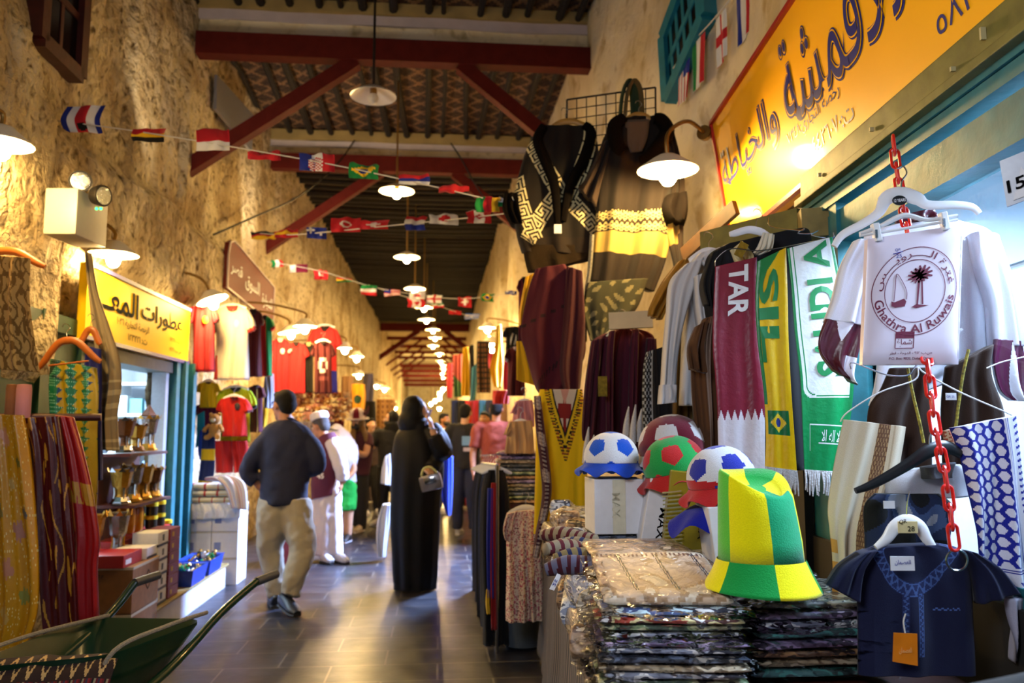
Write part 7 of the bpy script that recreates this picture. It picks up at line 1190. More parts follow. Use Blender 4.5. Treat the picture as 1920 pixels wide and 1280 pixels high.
# clothes rack with dark trousers
t = thing('clothes_rack', 'steel clothes rack with dark trousers along the alley edge', 'rack', P(925, 1150, 6.0)); a, b = P(932, 872, 5.15), P(903, 868, 7.2)
q = G(); q.tube([a, b], 0.012, 8, 1); q.obj('rail', STEEL, t)
for p in (a, b): q = G(); q.tube([p, (p.x, p.y, 0)], 0.012, 8, 1); q.obj('post', STEEL, t)
cols = ['#0c0c10', '#14141a', '#141f3c', '#0e0e12', '#20263a', '#12182c', '#1c1c24']
for i in range(7):
    f = i / 6; p = a.lerp(b, 0.03 + 0.9 * f); lab = ['black long garment at the near end of the rack', 'black trousers next along the rack', 'navy trousers third along the rack', 'black trousers fourth along the rack', 'slate trousers fifth along the rack', 'navy trousers sixth along the rack', 'black trousers at the far end of the rack'][i]; w_ = 0.09; dz = 1.12 - 0.05 * (i % 3) - (0.0 if i else 0.0)
    s = Sheet([(p + Vector((-w_ * 0.6, 0, -0.03)), p + Vector((w_ * 0.6, 0.03, -0.03))), (p + Vector((-w_, 0, -0.3)), p + Vector((w_, 0.03, -0.3))), (p + Vector((-w_ * 0.9, 0, -dz)), p + Vector((w_ * 0.9, 0.03, -dz)))], None, (0.014, 3), 0.06, 190 + i, n=20, m=20, world=True); tag(s.build('trousers', FAB, None, cols[i]), lab, 'trousers')
    hanger(p + Vector((0, 0, -0.02)), None, None, 0.1, 'white hanger on the steel rack of dark trousers', WHITEP, drop=0.03, group='rack hangers', thick=0.007)
for i, (x0, x1, y0, y1, c_, lab) in enumerate(((914, 926, 915, 1120, '#1c2a8c', 'bright blue trouser edge low on the rack'), (921, 931, 905, 1180, '#8c1418', 'red trouser edge low on the rack'), (912, 918, 1105, 1150, '#c9a21c', 'yellow cloth tip at the foot of the rack'))):
    tag(Sheet([((x0, y0), (x1, y0)), ((x0 - 2, (y0 + y1) / 2), (x1 + 1, (y0 + y1) / 2)), ((x0, y1), (x1 + 2, y1))], 5.15, (0.01, 2), 0.03, 200 + i, n=12, m=18).build('trousers' if i < 2 else 'cloth', FAB, None, c_), lab, 'trousers' if i < 2 else 'cloth')
# hanging shirts and cloths further on
for i, (x0, y0, x1, y1, Y, c_, lab) in enumerate(((942, 612, 982, 664, 7.6, '#15130f', 'black shirt with white letters past the greek key poncho'), (944, 650, 992, 742, 7.2, '#4a0f18', 'maroon football shirt with pale sleeves past the poncho'), (968, 520, 996, 660, 6.6, '#5a1a2a', 'rose maroon shirt high beside the yellow shawl edge'))):
    f = (lambda a, t: '#c9c6bc' if 0.25 < t < 0.7 and 0.3 < a < 0.75 and math.sin(a * 22 + t * 12) > 0.4 else '#15130f') if i == 0 else c_
    tee(x0, y0, x1, y1, Y, f, lab, trim='#c0a8a8' if i == 1 else None, seed=210 + i, hang=False)
def sp(rows, Y, c_, lab, sd, name='hanging_cloth', th=0.1, cat='cloth'): tag(Sheet(rows, Y, (0.02, 2), th, sd, n=30, m=30).build(name, FAB, None, c_), lab, cat)
sp([((930, 610), (940, 608)), ((928, 650), (942, 650)), ((919, 690), (944, 690)), ((926, 725), (940, 727))], 9.2, '#d09a0a', 'yellow cloth twisted and hanging by two wall lamps', 221)
sp([((894, 640), (918, 640)), ((893, 690), (920, 690)), ((894, 736), (920, 736))], 11.0, lambda a, t: '#1c140c' if (a * 4) % 1 < 0.3 or (t * 10) % 1 < 0.35 else '#6a4420', 'brown latticed cloth panel beside the yellow robe', 222)
sp([((868, 652), (878, 650)), ((866, 700), (881, 700)), ((865, 742), (882, 742))], 12.0, '#d6a20a', 'yellow robe hanging at the mid right stall', 223, 'robe', cat='robe')
sp([((849, 666), (867, 664)), ((850, 705), (866, 705)), ((852, 744), (866, 744))], 12.6, lambda a, t: '#8a3a34' if t < 0.48 + 0.2 * a else '#2a4a22', 'rust and green shirt hanging beside the yellow robe', 224, 'shirt', cat='shirt')
sp([((838, 682), (849, 680)), ((837, 720), (849, 720)), ((838, 746), (848, 746))], 13.4, '#b0342e', 'red shirt hanging furthest down the plaster side', 225, 'shirt', cat='shirt')
sp([((885, 690), (895, 680)), ((882, 740), (893, 735)), ((878, 752), (890, 750))], 11.6, '#3f7f98', 'pale blue cloth edge between the yellow robe and the lattice', 226)
sp([((880, 648), (889, 646)), ((881, 700), (890, 700)), ((882, 750), (892, 750))], 11.9, '#17120e', 'black robe hanging behind the yellow one', 227, 'robe', cat='robe')
for i, (x0, x1, y0, y1, Y, c_, lab) in enumerate(((924, 954, 732, 757, 8.6, '#b82a1c', 'red shoulder bag hanging above the man in orange'), (944, 958, 676, 730, 8.9, '#a8242c', 'red cloth hanging behind the maroon football shirt'), (916, 928, 662, 690, 10.2, '#b83a44', 'rose cloth under the far wall lamps'))): sp([((x0, y0), (x1, y0)), ((x0 - 1, (y0 + y1) / 2), (x1 + 1, (y0 + y1) / 2)), ((x0, y1), (x1, y1))], Y, c_, lab, 230 + i, 'shoulder_bag' if i == 0 else 'hanging_cloth', 0.12, 'bag' if i == 0 else 'cloth')
for i in range(16):
    x = 846 + (i % 8) * 13; Y = 14.3 - 0.12 * (i % 8); y0 = 750 if i < 8 else 850; c_ = ['#1c2444', '#8a1a20', '#b8b0b4', '#15130f', '#2a5a7a', '#6a4a2a', '#a82a20', '#20202c'][(i * 3) % 8]
    tag(Sheet([((x, y0), (x + 14, y0)), ((x - 1, y0 + 50), (x + 15, y0 + 50)), ((x, y0 + 98), (x + 14, y0 + 98))], Y, (0.02, 2), 0.1, 240 + i, n=14, m=16).build('hanging_garment', FAB, None, c_), 'garment hanging in the crowded rail behind the people on the plaster side', 'garment', 'garments behind the shoppers')
sp([((828, 860), (850, 855)), ((824, 900), (850, 900)), ((830, 940), (848, 945)), ((838, 965), (846, 966))], 9.4, '#1430a8', 'bright blue bag hanging from the hand of the man in black', 260, 'carrier_bag', 0.12, 'bag')
# ================================================================ people
def meld(name, g, m, parent, voxel=0.012, smooth=6, col=None):
    o = g.obj(name, m, parent, True, col); r = o.modifiers.new('surface', 'REMESH'); r.mode = 'VOXEL'; r.voxel_size = voxel; r.use_smooth_shade = True
    s = o.modifiers.new('soften', 'SMOOTH'); s.iterations = smooth; s.factor = 0.5; return o
def solid(name, hexc='#101014', rough=0.85, **k): return mat(name, hexc, rough=rough, bump=0.12, scale=260, **k)
def head(g, c, f, s=1.0):
    """skull, jaw, nose, ears and neck stub; c = head centre, f = facing"""
    f = Vector(f).normalized(); c = Vector(c); x = f.cross(Vector((0, 0, 1))).normalized(); M = Matrix((x, f, x.cross(f))).transposed(); q = M.to_quaternion(); p = lambda a, b, d: c + M @ Vector((a, b, d)) * s
    g.ball(p(0, -0.012, 0.02), (0.074 * s, 0.094 * s, 0.09 * s), 16, q); g.ball(p(0, 0.022, -0.05), (0.056 * s, 0.062 * s, 0.066 * s), 14, q); g.ball(p(0, 0.075, -0.095), (0.024 * s, 0.02 * s, 0.02 * s), 10, q)
    g.tube([p(0, 0.08, 0.02), p(0, 0.104, -0.018), p(0, 0.088, -0.034)], [0.011 * s, 0.017 * s, 0.015 * s], 8, 3)
    for sx in (-1, 1): g.ball(p(0.077 * sx, -0.01, -0.005), (0.012 * s, 0.022 * s, 0.034 * s), 10, q); g.ball(p(0.036 * sx, 0.066, -0.02), (0.022 * s, 0.016 * s, 0.018 * s), 8, q)
    g.tube([p(0, -0.02, -0.06), p(0, -0.03, -0.17)], [0.052 * s, 0.056 * s], 14, 2); return p, q
def face_bits(p, q, body, s=1.0):
    for sx in (-1, 1): e = G(); e.ball(p(0.032 * sx, 0.078, 0.006), 0.011 * s, 8); e.obj('eye', mat('eye_white', '#d8d4d0', rough=0.3), body); e = G(); e.ball(p(0.032 * sx, 0.086, 0.006), 0.006 * s, 8); e.obj('pupil', BLACKP, body); e = G(); e.tube([p(0.014 * sx, 0.088, 0.028), p(0.032 * sx, 0.088, 0.034), p(0.052 * sx, 0.076, 0.027)], 0.005 * s, 6, 2); e.obj('eyebrow', HAIR, body)
    e = G(); e.tube([p(-0.024, 0.078, -0.062), p(0, 0.09, -0.06), p(0.024, 0.078, -0.062)], 0.006 * s, 6, 3); e.obj('mouth', mat('lips', '#8a4a42', rough=0.5), body)
def hair_cap(p, q, m, parent, s=1.0, name='hair', back=1.0):
    h = G(); h.ball(p(0, -0.028, 0.044), (0.084 * s, 0.092 * s, 0.083 * s), 16, q); h.ball(p(0, -0.06, -0.0), (0.078 * s, 0.056 * s, 0.075 * s), 14, q); h.ball(p(0, 0.03, 0.088), (0.062 * s, 0.05 * s, 0.03 * s), 12, q); return meld(name, h, m, parent, 0.01, 3)
def hand(g, w, d, n, s=1.0, curl=0.5, side=1):
    """w wrist, d along the fingers, n palm normal (the way fingers curl)"""
    w, d, n = Vector(w), Vector(d).normalized(), Vector(n).normalized(); n = (n - d * n.dot(d)).normalized(); x = d.cross(n) * side; L = 0.085 * s
    g.tube([w - d * 0.02, w + d * L * 0.4, w + d * L], [0.026 * s, 0.04 * s, 0.038 * s], 12, 4, ry=[0.02 * s, 0.016 * s, 0.014 * s], side=x)
    for i, (o, l) in enumerate(((-0.03, 0.066), (-0.01, 0.078), (0.01, 0.072), (0.029, 0.056))):
        b = w + d * L * 0.95 + x * o * s; c1 = b + (d * math.cos(curl * 0.5) + n * math.sin(curl * 0.5)) * l * 0.45 * s; c2 = c1 + (d * math.cos(curl * 1.4) + n * math.sin(curl * 1.4)) * l * 0.35 * s; c3 = c2 + (d * math.cos(curl * 2.2) + n * math.sin(curl * 2.2)) * l * 0.28 * s
        g.tube([b, c1, c2, c3], [0.0095 * s, 0.009 * s, 0.0085 * s, 0.0065 * s], 8, 3)
    b = w + d * L * 0.25 - x * 0.03 * s; g.tube([b, b + (-x * 0.6 + d * 0.7 + n * 0.3) * 0.035 * s, b + (-x * 0.75 + d * 1.3 + n * 0.6) * 0.045 * s], [0.012 * s, 0.0105 * s, 0.0075 * s], 8, 3)
def shoe(name, heel, toe, m, parent, w=0.048, sole='#1c1c1e'):
    heel, toe = Vector(heel), Vector(toe); d = toe - heel; h = Vector((0, 0, 1)); q = G(); q.tube([heel + h * 0.05, heel + d * 0.12 + h * 0.055, heel + d * 0.45 + h * 0.05, heel + d * 0.8 + h * 0.034, toe + h * 0.026], [w * 0.6, w * 0.85, w * 0.95, w, w * 0.55], 14, 5, ry=[0.04, 0.055, 0.05, 0.033, 0.02], side=d.cross(h)); o = q.obj(name, m, parent)
    q = G(); q.tube([heel + h * 0.012, heel + d * 0.3 + h * 0.012, heel + d * 0.8 + h * 0.012, toe + h * 0.012], [w * 0.75, w * 0.85, w * 1.02, w * 0.6], 14, 4, ry=0.012, side=d.cross(h)); q.obj('sole', mat('shoe_sole_' + sole[1:], sole, rough=0.7), o); return o
def wrinkle(o, amp=0.012, size=0.12):
    tx = bpy.data.textures.get('cloth_wrinkles') or bpy.data.textures.new('cloth_wrinkles', 'CLOUDS'); tx.noise_scale = size; d = o.modifiers.new('wrinkles', 'DISPLACE'); d.texture = tx; d.strength = amp; d.mid_level = 0.5; return o
# ---- man in the navy shirt, walking away
Y = 6.46; p_ = lambda x, y, d=0.0: P(x, y, Y + d)
t = thing('person', 'man in a navy shirt and beige trousers walking away, hand in pocket', 'person', (p_(528, 1125).x, Y, 0))
b = G(); hp, hq = head(b, p_(531, 760), (-0.75, 0.62, -0.05), 1.02); b.tube([p_(539, 782, 0.02), p_(539, 800, 0.02)], [0.055, 0.075], 12, 2)
b.tube([p_(539, 806), p_(537, 850), p_(534, 900), p_(533, 945)], [0.12, 0.15, 0.14, 0.14], 18, 3, ry=[0.06, 0.09, 0.09, 0.1], side=(1, 0, 0))
for pts in ([(510, 830, 0), (469, 872, 0.0), (490, 915, 0.02)], [(566, 830, 0), (590, 868, 0.02), (562, 885, 0.22)]): b.tube([p_(*q) for q in pts], [0.045, 0.042, 0.034], 12, 5)
hand(b, p_(490, 915, 0.02), (0.25, 0.1, -1), (0.5, 0.5, 0), 1.0, 0.4); hand(b, p_(562, 885, 0.22), (-0.8, 0.4, 0.2), (0, 0.3, -1), 1.0, 0.7, -1)
for pts in ([(512, 940, 0), (506, 1025, 0.03), (516, 1108, 0.0)], [(558, 940, 0), (562, 1030, -0.08), (542, 1108, -0.22)]): b.tube([p_(*q) for q in pts], [0.09, 0.065, 0.042], 14, 5)
body = meld('body', b, SKIN, t, 0.008, 4); face_bits(hp, hq, body, 1.02); hair_cap(hp, hq, HAIR, t, 1.04)
for sx in (-1, 1): e = G(); e.ring(hp(0.034 * sx, 0.094, 0.004), 0.02, 0.0022, hp(0, 1, 0) - hp(0, 0, 0), 16); gl = e.obj('spectacle_rim', BLACKP, t); e = G(); e.tube([hp(0.056 * sx, 0.09, 0.006), hp(0.082 * sx, -0.0, 0.008)], 0.0022, 6, 1); e.obj('spectacle_arm', BLACKP, t)
NAVY = solid('navy_cotton', '#0e1638')
g = G(); g.tube([p_(540, 791, 0.01), p_(539, 801), p_(538, 826), p_(536, 870), p_(533, 910), p_(532, 946)], [0.085, 0.175, 0.225, 0.205, 0.19, 0.19], 24, 5, ry=[0.085, 0.11, 0.13, 0.135, 0.135, 0.145], side=(1, 0, 0))
for pts, r in (([(508, 820, 0), (484, 846, -0.02), (464, 884, -0.02), (480, 902, 0.0)], [0.08, 0.08, 0.068, 0.062]), ([(567, 820, 0), (589, 846, 0), (594, 874, 0.02), (574, 884, 0.16)], [0.08, 0.078, 0.07, 0.06])): g.tube([p_(*q) for q in pts], r, 14, 5)
wrinkle(meld('shirt', g, NAVY, t, 0.012, 8), 0.02, 0.08)
g = G(); g.tube([p_(514, 796, 0.03), p_(540, 785, -0.05), p_(562, 795, 0.03)], 0.022, 8, 4, ry=0.012); g.obj('collar', NAVY, t)
BEIG = solid('beige_cotton', '#a09886'); g = G()
for pts, r in (([(517, 935, 0), (510, 985, 0), (508, 1040, 0.02), (516, 1086, 0.01), (519, 1120, 0.0)], [0.13, 0.12, 0.1, 0.085, 0.08]), ([(553, 938, 0), (560, 985, -0.03), (566, 1035, -0.09), (552, 1082, -0.17), (543, 1116, -0.2)], [0.13, 0.12, 0.105, 0.088, 0.08])): g.tube([p_(*q) for q in pts], r, 18, 5)
wrinkle(meld('trousers', g, BEIG, t, 0.013, 8), 0.035, 0.07)
SHOE = mat('dark_leather', '#101218', rough=0.5)
f0 = p_(518, 1125, 0.02); shoe('shoe', (f0.x + 0.03, f0.y - 0.1, 0.0), (f0.x - 0.06, f0.y + 0.14, 0), SHOE, t, 0.056); f1 = p_(536, 1128, -0.2); shoe('shoe', (f1.x - 0.05, f1.y + 0.06, 0.03), (f1.x + 0.13, f1.y - 0.16, 0), SHOE, t, 0.054)
# ---- woman in a black abaya on the phone
Y = 7.1; SC = Y / 1500
t = thing('person', 'woman in a long black abaya holding a phone to her ear', 'person', (p_(780, 1098).x, Y, 0))
BLK = mat('black_crepe', '#050507', rough=0.6, bump=0.1, scale=200, spec=0.2)
b = G(); hp, hq = head(b, p_(783, 772), (0.88, 0.3, -0.12), 1.0)
b.tube([p_(780, 810), p_(780, 900), p_(780, 950)], [0.15, 0.15, 0.17], 16, 3, ry=0.11, side=(1, 0, 0))
b.tube([p_(808, 815, -0.05), p_(826, 842, -0.12), p_(811, 806, -0.17)], [0.05, 0.042, 0.03], 12, 5); hand(b, p_(811, 806, -0.17), (-0.25, 0.05, 0.9), (-0.8, 0.3, 0.1), 0.95, 0.45)
b.tube([p_(800, 830, 0.05), p_(812, 862, 0.0), p_(806, 880, -0.16), p_(800, 882, -0.2)], [0.05, 0.045, 0.034, 0.03], 12, 5); hand(b, p_(800, 882, -0.2), (0.8, -0.1, -0.4), (0, 0.2, -1), 0.95, 0.8)
for x in (768, 792): b.tube([p_(x, 940), p_(x, 1020), p_(x, 1088)], [0.085, 0.06, 0.04], 12, 4)
body = meld('body', b, SKIN2, t, 0.008, 4); face_bits(hp, hq, body)
g = G(); rings = []
rows = [(800, 752, 812), (818, 741, 822), (850, 736, 830), (890, 734, 831), (930, 733, 826), (980, 733, 823), (1040, 736, 820), (1080, 738, 818), (1096, 740, 816)]
qq = cat_pts([Vector(r) for r in rows], 5)
for i, r in enumerate(qq):
    c = p_((r.y + r.z) / 2, r.x); rx = (r.z - r.y) / 2 * SC; k = i / len(qq); rings.append([c + Vector((rx * math.cos(a) * (1 + 0.05 * k * math.sin(7 * a + 2)), rx * 0.72 * math.sin(a) * (1 + 0.09 * k * math.sin(9 * a)), 0)) for a in [2 * PI * j / 72 for j in range(72)]])
for p in rings[-1]: p.z = 0.012
g.loft(rings); g.obj('abaya', BLK, t)
g = G(); g.tube([p_(806, 806, -0.02), p_(822, 828, -0.08), p_(830, 846, -0.12), p_(822, 832, -0.15), p_(814, 814, -0.17)], [0.1, 0.1, 0.09, 0.075, 0.065], 16, 5); g.tube([p_(800, 825, 0.02), p_(814, 858, -0.04), p_(808, 880, -0.14)], [0.09, 0.09, 0.07], 16, 5); meld('sleeve', g, BLK, t, 0.012, 5)
g = G(); 
g.ball(hp(0, -0.045, 0.02), (0.1, 0.105, 0.12), 20, hq); g.tube([hp(0, -0.03, 0.0), hp(0, -0.05, -0.1), p_(780, 806), p_(779, 832)], [0.1, 0.115, 0.15, 0.2], 20, 4, ry=[0.1, 0.105, 0.12, 0.15], side=(1, 0, 0)); g.tube([hp(0, 0.03, -0.12), hp(0, 0.0, -0.16)], [0.07, 0.09], 14, 2); wrinkle(meld('headscarf', g, BLK, t, 0.011, 6), 0.02, 0.1)
q = G(); q.box(p_(803, 782, -0.13), (0.012, 0.075, 0.15), Matrix.Rotation(0.35, 3, 'Y'), 0.004); tag(q.obj('phone', mat('phone_back', '#6a70a0', rough=0.2)), 'pale phone held to the ear of the woman in black', 'phone')
q = G(); q.ring(p_(812, 803, -0.17), 0.034, 0.006, (0.2, 0, 1), 20); q.obj('bracelet', mat('pale_blue_band', '#a8b8e0', rough=0.3, metal=0.4), t)
th_ = thing('handbag', 'small silver handbag with a chain hanging from the arm of the woman in black', 'handbag', p_(808, 920, -0.25)); q = G(); q.box(p_(808, 904, -0.28), (0.19, 0.09, 0.14), Matrix.Rotation(-0.25, 3, 'Y'), 0.03); q.obj('bag_body', mat('silver_leather', '#8f8c96', rough=0.22, metal=0.6, bump=0.2, scale=30), th_)
q = G(); q.tube([p_(790, 892, -0.28), p_(795, 878, -0.28), p_(808, 876, -0.28), p_(822, 888, -0.28)], 0.009, 8, 5); q.obj('strap', mat('pale_yellow_strap', '#c4c88a', rough=0.4), th_); q = G(); q.box(p_(806, 900, -0.335), (0.1, 0.008, 0.05), Matrix.Rotation(-0.25, 3, 'Y'), 0.003); q.obj('flap_clasp', SILV, th_)
# ---- man in white thobe and maroon waistcoat
Y = 8.57; SC = Y / 1500
t = thing('person', 'man in a white thobe, maroon waistcoat with number and white cap', 'person', (p_(612, 1046).x, Y, 0)); WTH = solid('white_cotton', '#cfcad0')
b = G(); hp, hq = head(b, p_(600, 800), (-0.85, 0.4, -0.3), 0.98); b.tube([p_(612, 824), p_(612, 900)], [0.11, 0.13], 16, 2, ry=0.08, side=(1, 0, 0)); b.tube([p_(625, 830, -0.1), p_(640, 878, -0.12), p_(641, 905, -0.1)], [0.05, 0.042, 0.03], 12, 4); hand(b, p_(641, 905, -0.1), (-0.2, 0, -1), (-1, 0, 0), 1.0, 0.5)
for x in (600, 622): b.tube([p_(x, 900), p_(x, 1040)], [0.09, 0.045], 12, 3)
body = meld('body', b, SKIN, t, 0.009, 4); face_bits(hp, hq, body); hair_cap(hp, hq, mat('grey_hair', '#3c3836', rough=0.8, bump=0.4, scale=160), t, 0.98)
g = G(); cp_ = hp(0, -0.02, 0.075); g.lathe([(0.098, 0), (0.1, 0.03), (0.095, 0.07), (0.06, 0.085), (0.01, 0.088)], cp_, 24, hq); g.obj('cap', WTH, t)
g = G(); rings = []
for y, a, c_ in ((818, 600, 628), (850, 594, 638), (900, 588, 640), (950, 584, 640), (1000, 582, 641), (1040, 580, 642)):
    c = p_((a + c_) / 2, y); rx = (c_ - a) / 2 * SC; k = (y - 818) / 222; rings.append([c + Vector((rx * math.cos(w_) * (1 + 0.05 * k * math.sin(6 * w_)), rx * 0.7 * math.sin(w_) * (1 + 0.12 * k * math.sin(8 * w_ + 1)), 0)) for w_ in [2 * PI * j / 64 for j in range(64)]])
for p in rings[-1]: p.z = 0.07
g.loft(rings); wrinkle(meld('thobe', g, WTH, t, 0.014, 6), 0.02, 0.12)
g = G(); g.tube([p_(622, 826, -0.06), p_(632, 850, -0.1), p_(641, 882, -0.12), p_(641, 900, -0.1)], [0.085, 0.085, 0.075, 0.06], 14, 5); wrinkle(meld('sleeve', g, WTH, t, 0.012, 6), 0.02, 0.1)
g = G(); rings = [[p_((a + c_) / 2, y) + Vector((((c_ - a) / 2 * SC + 0.02) * math.cos(w_), ((c_ - a) / 2 * SC * 0.76 + 0.035) * math.sin(w_), 0.03 * math.sin(w_ * 1 + 2))) for w_ in [2 * PI * j / 40 for j in range(40)]] for y, a, c_ in ((815, 602, 624), (830, 595, 632), (860, 591, 636), (900, 587, 633), (932, 588, 630))]; g.loft(rings); vest_ = g.obj('waistcoat', solid('maroon_cotton', '#4f0f28'), t)
letters('45', lambda x, y: p_(594 + 13 * x, 897 - 10 * y, -0.19 - 0.02 * x), 'number', INKW, t, 0.03)
for dx in (-0.1, 0.06): shoe('shoe', (p_(612, 1046).x + dx + 0.06, Y - 0.05, 0), (p_(612, 1046).x + dx + 0.2, Y - 0.18, 0), mat('white_shoe', '#b8b8bc', rough=0.5), t)
# ---- boy in white headcloth with green shorts
Y = 10.0; SC = Y / 1500
t = thing('person', 'boy in a white headcloth with black cord and green shorts', 'person', (p_(648, 1012).x, Y, 0))
b = G(); hp, hq = head(b, p_(630, 815), (-0.7, 0.7, -0.1), 0.9); b.tube([p_(642, 848), p_(646, 900)], [0.11, 0.11], 14, 2, ry=0.08, side=(1, 0, 0)); b.tube([p_(655, 855, -0.1), p_(664, 880, -0.12), p_(650, 898, -0.16)], [0.045, 0.036, 0.028], 10, 4); hand(b, p_(650, 898, -0.16), (-0.6, 0, -0.5), (0, 0, -1), 0.85, 0.7)
for x in (642, 656): b.tube([p_(x, 900), p_(x - 1, 955), p_(x - 2, 1004)], [0.08, 0.055, 0.036], 12, 4)
body = meld('body', b, SKIN2, t, 0.009, 4); face_bits(hp, hq, body, 0.9)
g = G(); g.ball(hp(0, -0.02, 0.03), (0.1, 0.11, 0.11), 16, hq); g.tube([p_(634, 812), p_(641, 835, -0.04), p_(648, 862, -0.08), p_(650, 888, -0.1)], [0.11, 0.17, 0.16, 0.05], 18, 5, ry=[0.1, 0.13, 0.12, 0.05], side=(1, 0, 0)); wrinkle(meld('headcloth', g, WTH, t, 0.012, 6), 0.03, 0.1)
q = G(); q.ring(hp(0, -0.02, 0.08), 0.1, 0.01, hp(0, -0.3, 1) - hp(0, 0, 0), 24); q.obj('head_cord', BLACKP, t)
g = G(); g.tube([p_(645, 862), p_(648, 905)], [0.13, 0.14], 16, 3, ry=0.11, side=(1, 0, 0)); meld('shirt', g, WTH, t, 0.014, 4)
g = G(); g.tube([p_(648, 898), p_(648, 920), p_(648, 956)], [0.12, 0.14, 0.13], 16, 3, ry=0.11, side=(1, 0, 0)); wrinkle(meld('shorts', g, solid('bright_green_cotton', '#0f9c34'), t, 0.014, 4), 0.04, 0.1)
for x in (641, 655): f = p_(x, 1010); shoe('shoe', (f.x, Y + 0.04, 0), (f.x - 0.04, Y - 0.16, 0), SHOE, t, 0.045, '#c8c8cc')
# ---- woman in the horned hat
Y = 10.95; SC = Y / 1500
t = thing('person', 'woman in a white and maroon horned hat, black mask and maroon top', 'person', (p_(672, 1005).x, Y, 0)); MTOP = solid('maroon_top', '#3c0c20')
b = G(); hp, hq = head(b, p_(670, 792), (-0.35, -0.9, -0.1), 0.95); b.tube([p_(676, 818), p_(674, 890)], [0.12, 0.13], 16, 2, ry=0.08, side=(1, 0, 0))
b.tube([p_(690, 824, -0.05), p_(684, 852, -0.16), p_(660, 842, -0.3), p_(656, 836, -0.32)], [0.05, 0.046, 0.036, 0.03], 12, 4); hand(b, p_(656, 836, -0.32), (-0.5, -0.2, 0.8), (0, 1, 0), 0.95, 0.6)
b.tube([p_(662, 824), p_(652, 850, 0.05), p_(655, 832, -0.15)], [0.05, 0.042, 0.03], 12, 4); hand(b, p_(655, 832, -0.15), (0.2, 0, 1), (0, 1, 0), 0.95, 0.6)
for x in (665, 678): b.tube([p_(x, 890), p_(x, 940), p_(x, 992)], [0.085, 0.06, 0.04], 12, 4)
body = meld('body', b, SKIN2, t, 0.009, 4); face_bits(hp, hq, body)
g = G(); g.ball(hp(0, -0.03, -0.03), (0.1, 0.1, 0.13), 16, hq); g.tube([hp(0.06, -0.02, -0.05), p_(662, 815, -0.12), p_(664, 832, -0.14)], [0.04, 0.04, 0.02], 10, 4); g.tube([hp(-0.06, -0.02, -0.05), p_(684, 812, -0.1), p_(686, 828, -0.1)], [0.04, 0.04, 0.02], 10, 4); 
meld('hair', g, mat('blond_hair', '#7a5c30', rough=0.6, bump=0.4, scale=120, var=0.4), t, 0.012, 4)
g = G(); g.ball(hp(0, 0.05, -0.055), (0.066, 0.06, 0.06), 14, hq); g.obj('face_mask', BLACKP, t)
g = G(); rings = []; g.lathe([(0.16, 0.0), (0.15, 0.02), (0.115, 0.02), (0.11, 0.08), (0.09, 0.13), (0.05, 0.155), (0.01, 0.16)], hp(0, -0.01, 0.045), 32, hq); cl = [S('#6a1228' if (i % 32) // 4 % 2 == 0 and i // 32 >= 2 else '#cfc6c6') for i in range(len(g.f))]; finish('horned_hat', g.mesh('horned_hat', cl), FELT, t)
for sx in (-1, 1): q = G(); q.tube([hp(0.09 * sx, -0.01, 0.12), hp(0.16 * sx, -0.01, 0.15), hp(0.19 * sx, -0.01, 0.24)], [0.03, 0.024, 0.006], 10, 4); q.obj('horn', MTOP, t)
g = G(); g.tube([p_(676, 808), p_(677, 822), p_(676, 850), p_(672, 890)], [0.08, 0.17, 0.165, 0.15], 18, 4, ry=[0.07, 0.11, 0.12, 0.12], side=(1, 0, 0)); g.tube([p_(688, 818), p_(692, 838, -0.08)], [0.075, 0.07], 12, 3); g.tube([p_(664, 818), p_(658, 836)], [0.075, 0.07], 12, 3); meld('top', g, MTOP, t, 0.014, 6)
g = G()
for x in (665, 678): g.tube([p_(x, 885), p_(x, 940), p_(x, 992)], [0.1, 0.085, 0.06], 14, 4)
meld('trousers', g, solid('black_cotton', '#101014'), t, 0.014, 5)
for x in (664, 678): f = p_(x, 1004); shoe('shoe', (f.x, Y + 0.05, 0), (f.x - 0.06, Y - 0.18, 0), mat('cream_shoe', '#b8ac98', rough=0.6), t, 0.05, '#c8c0b4')
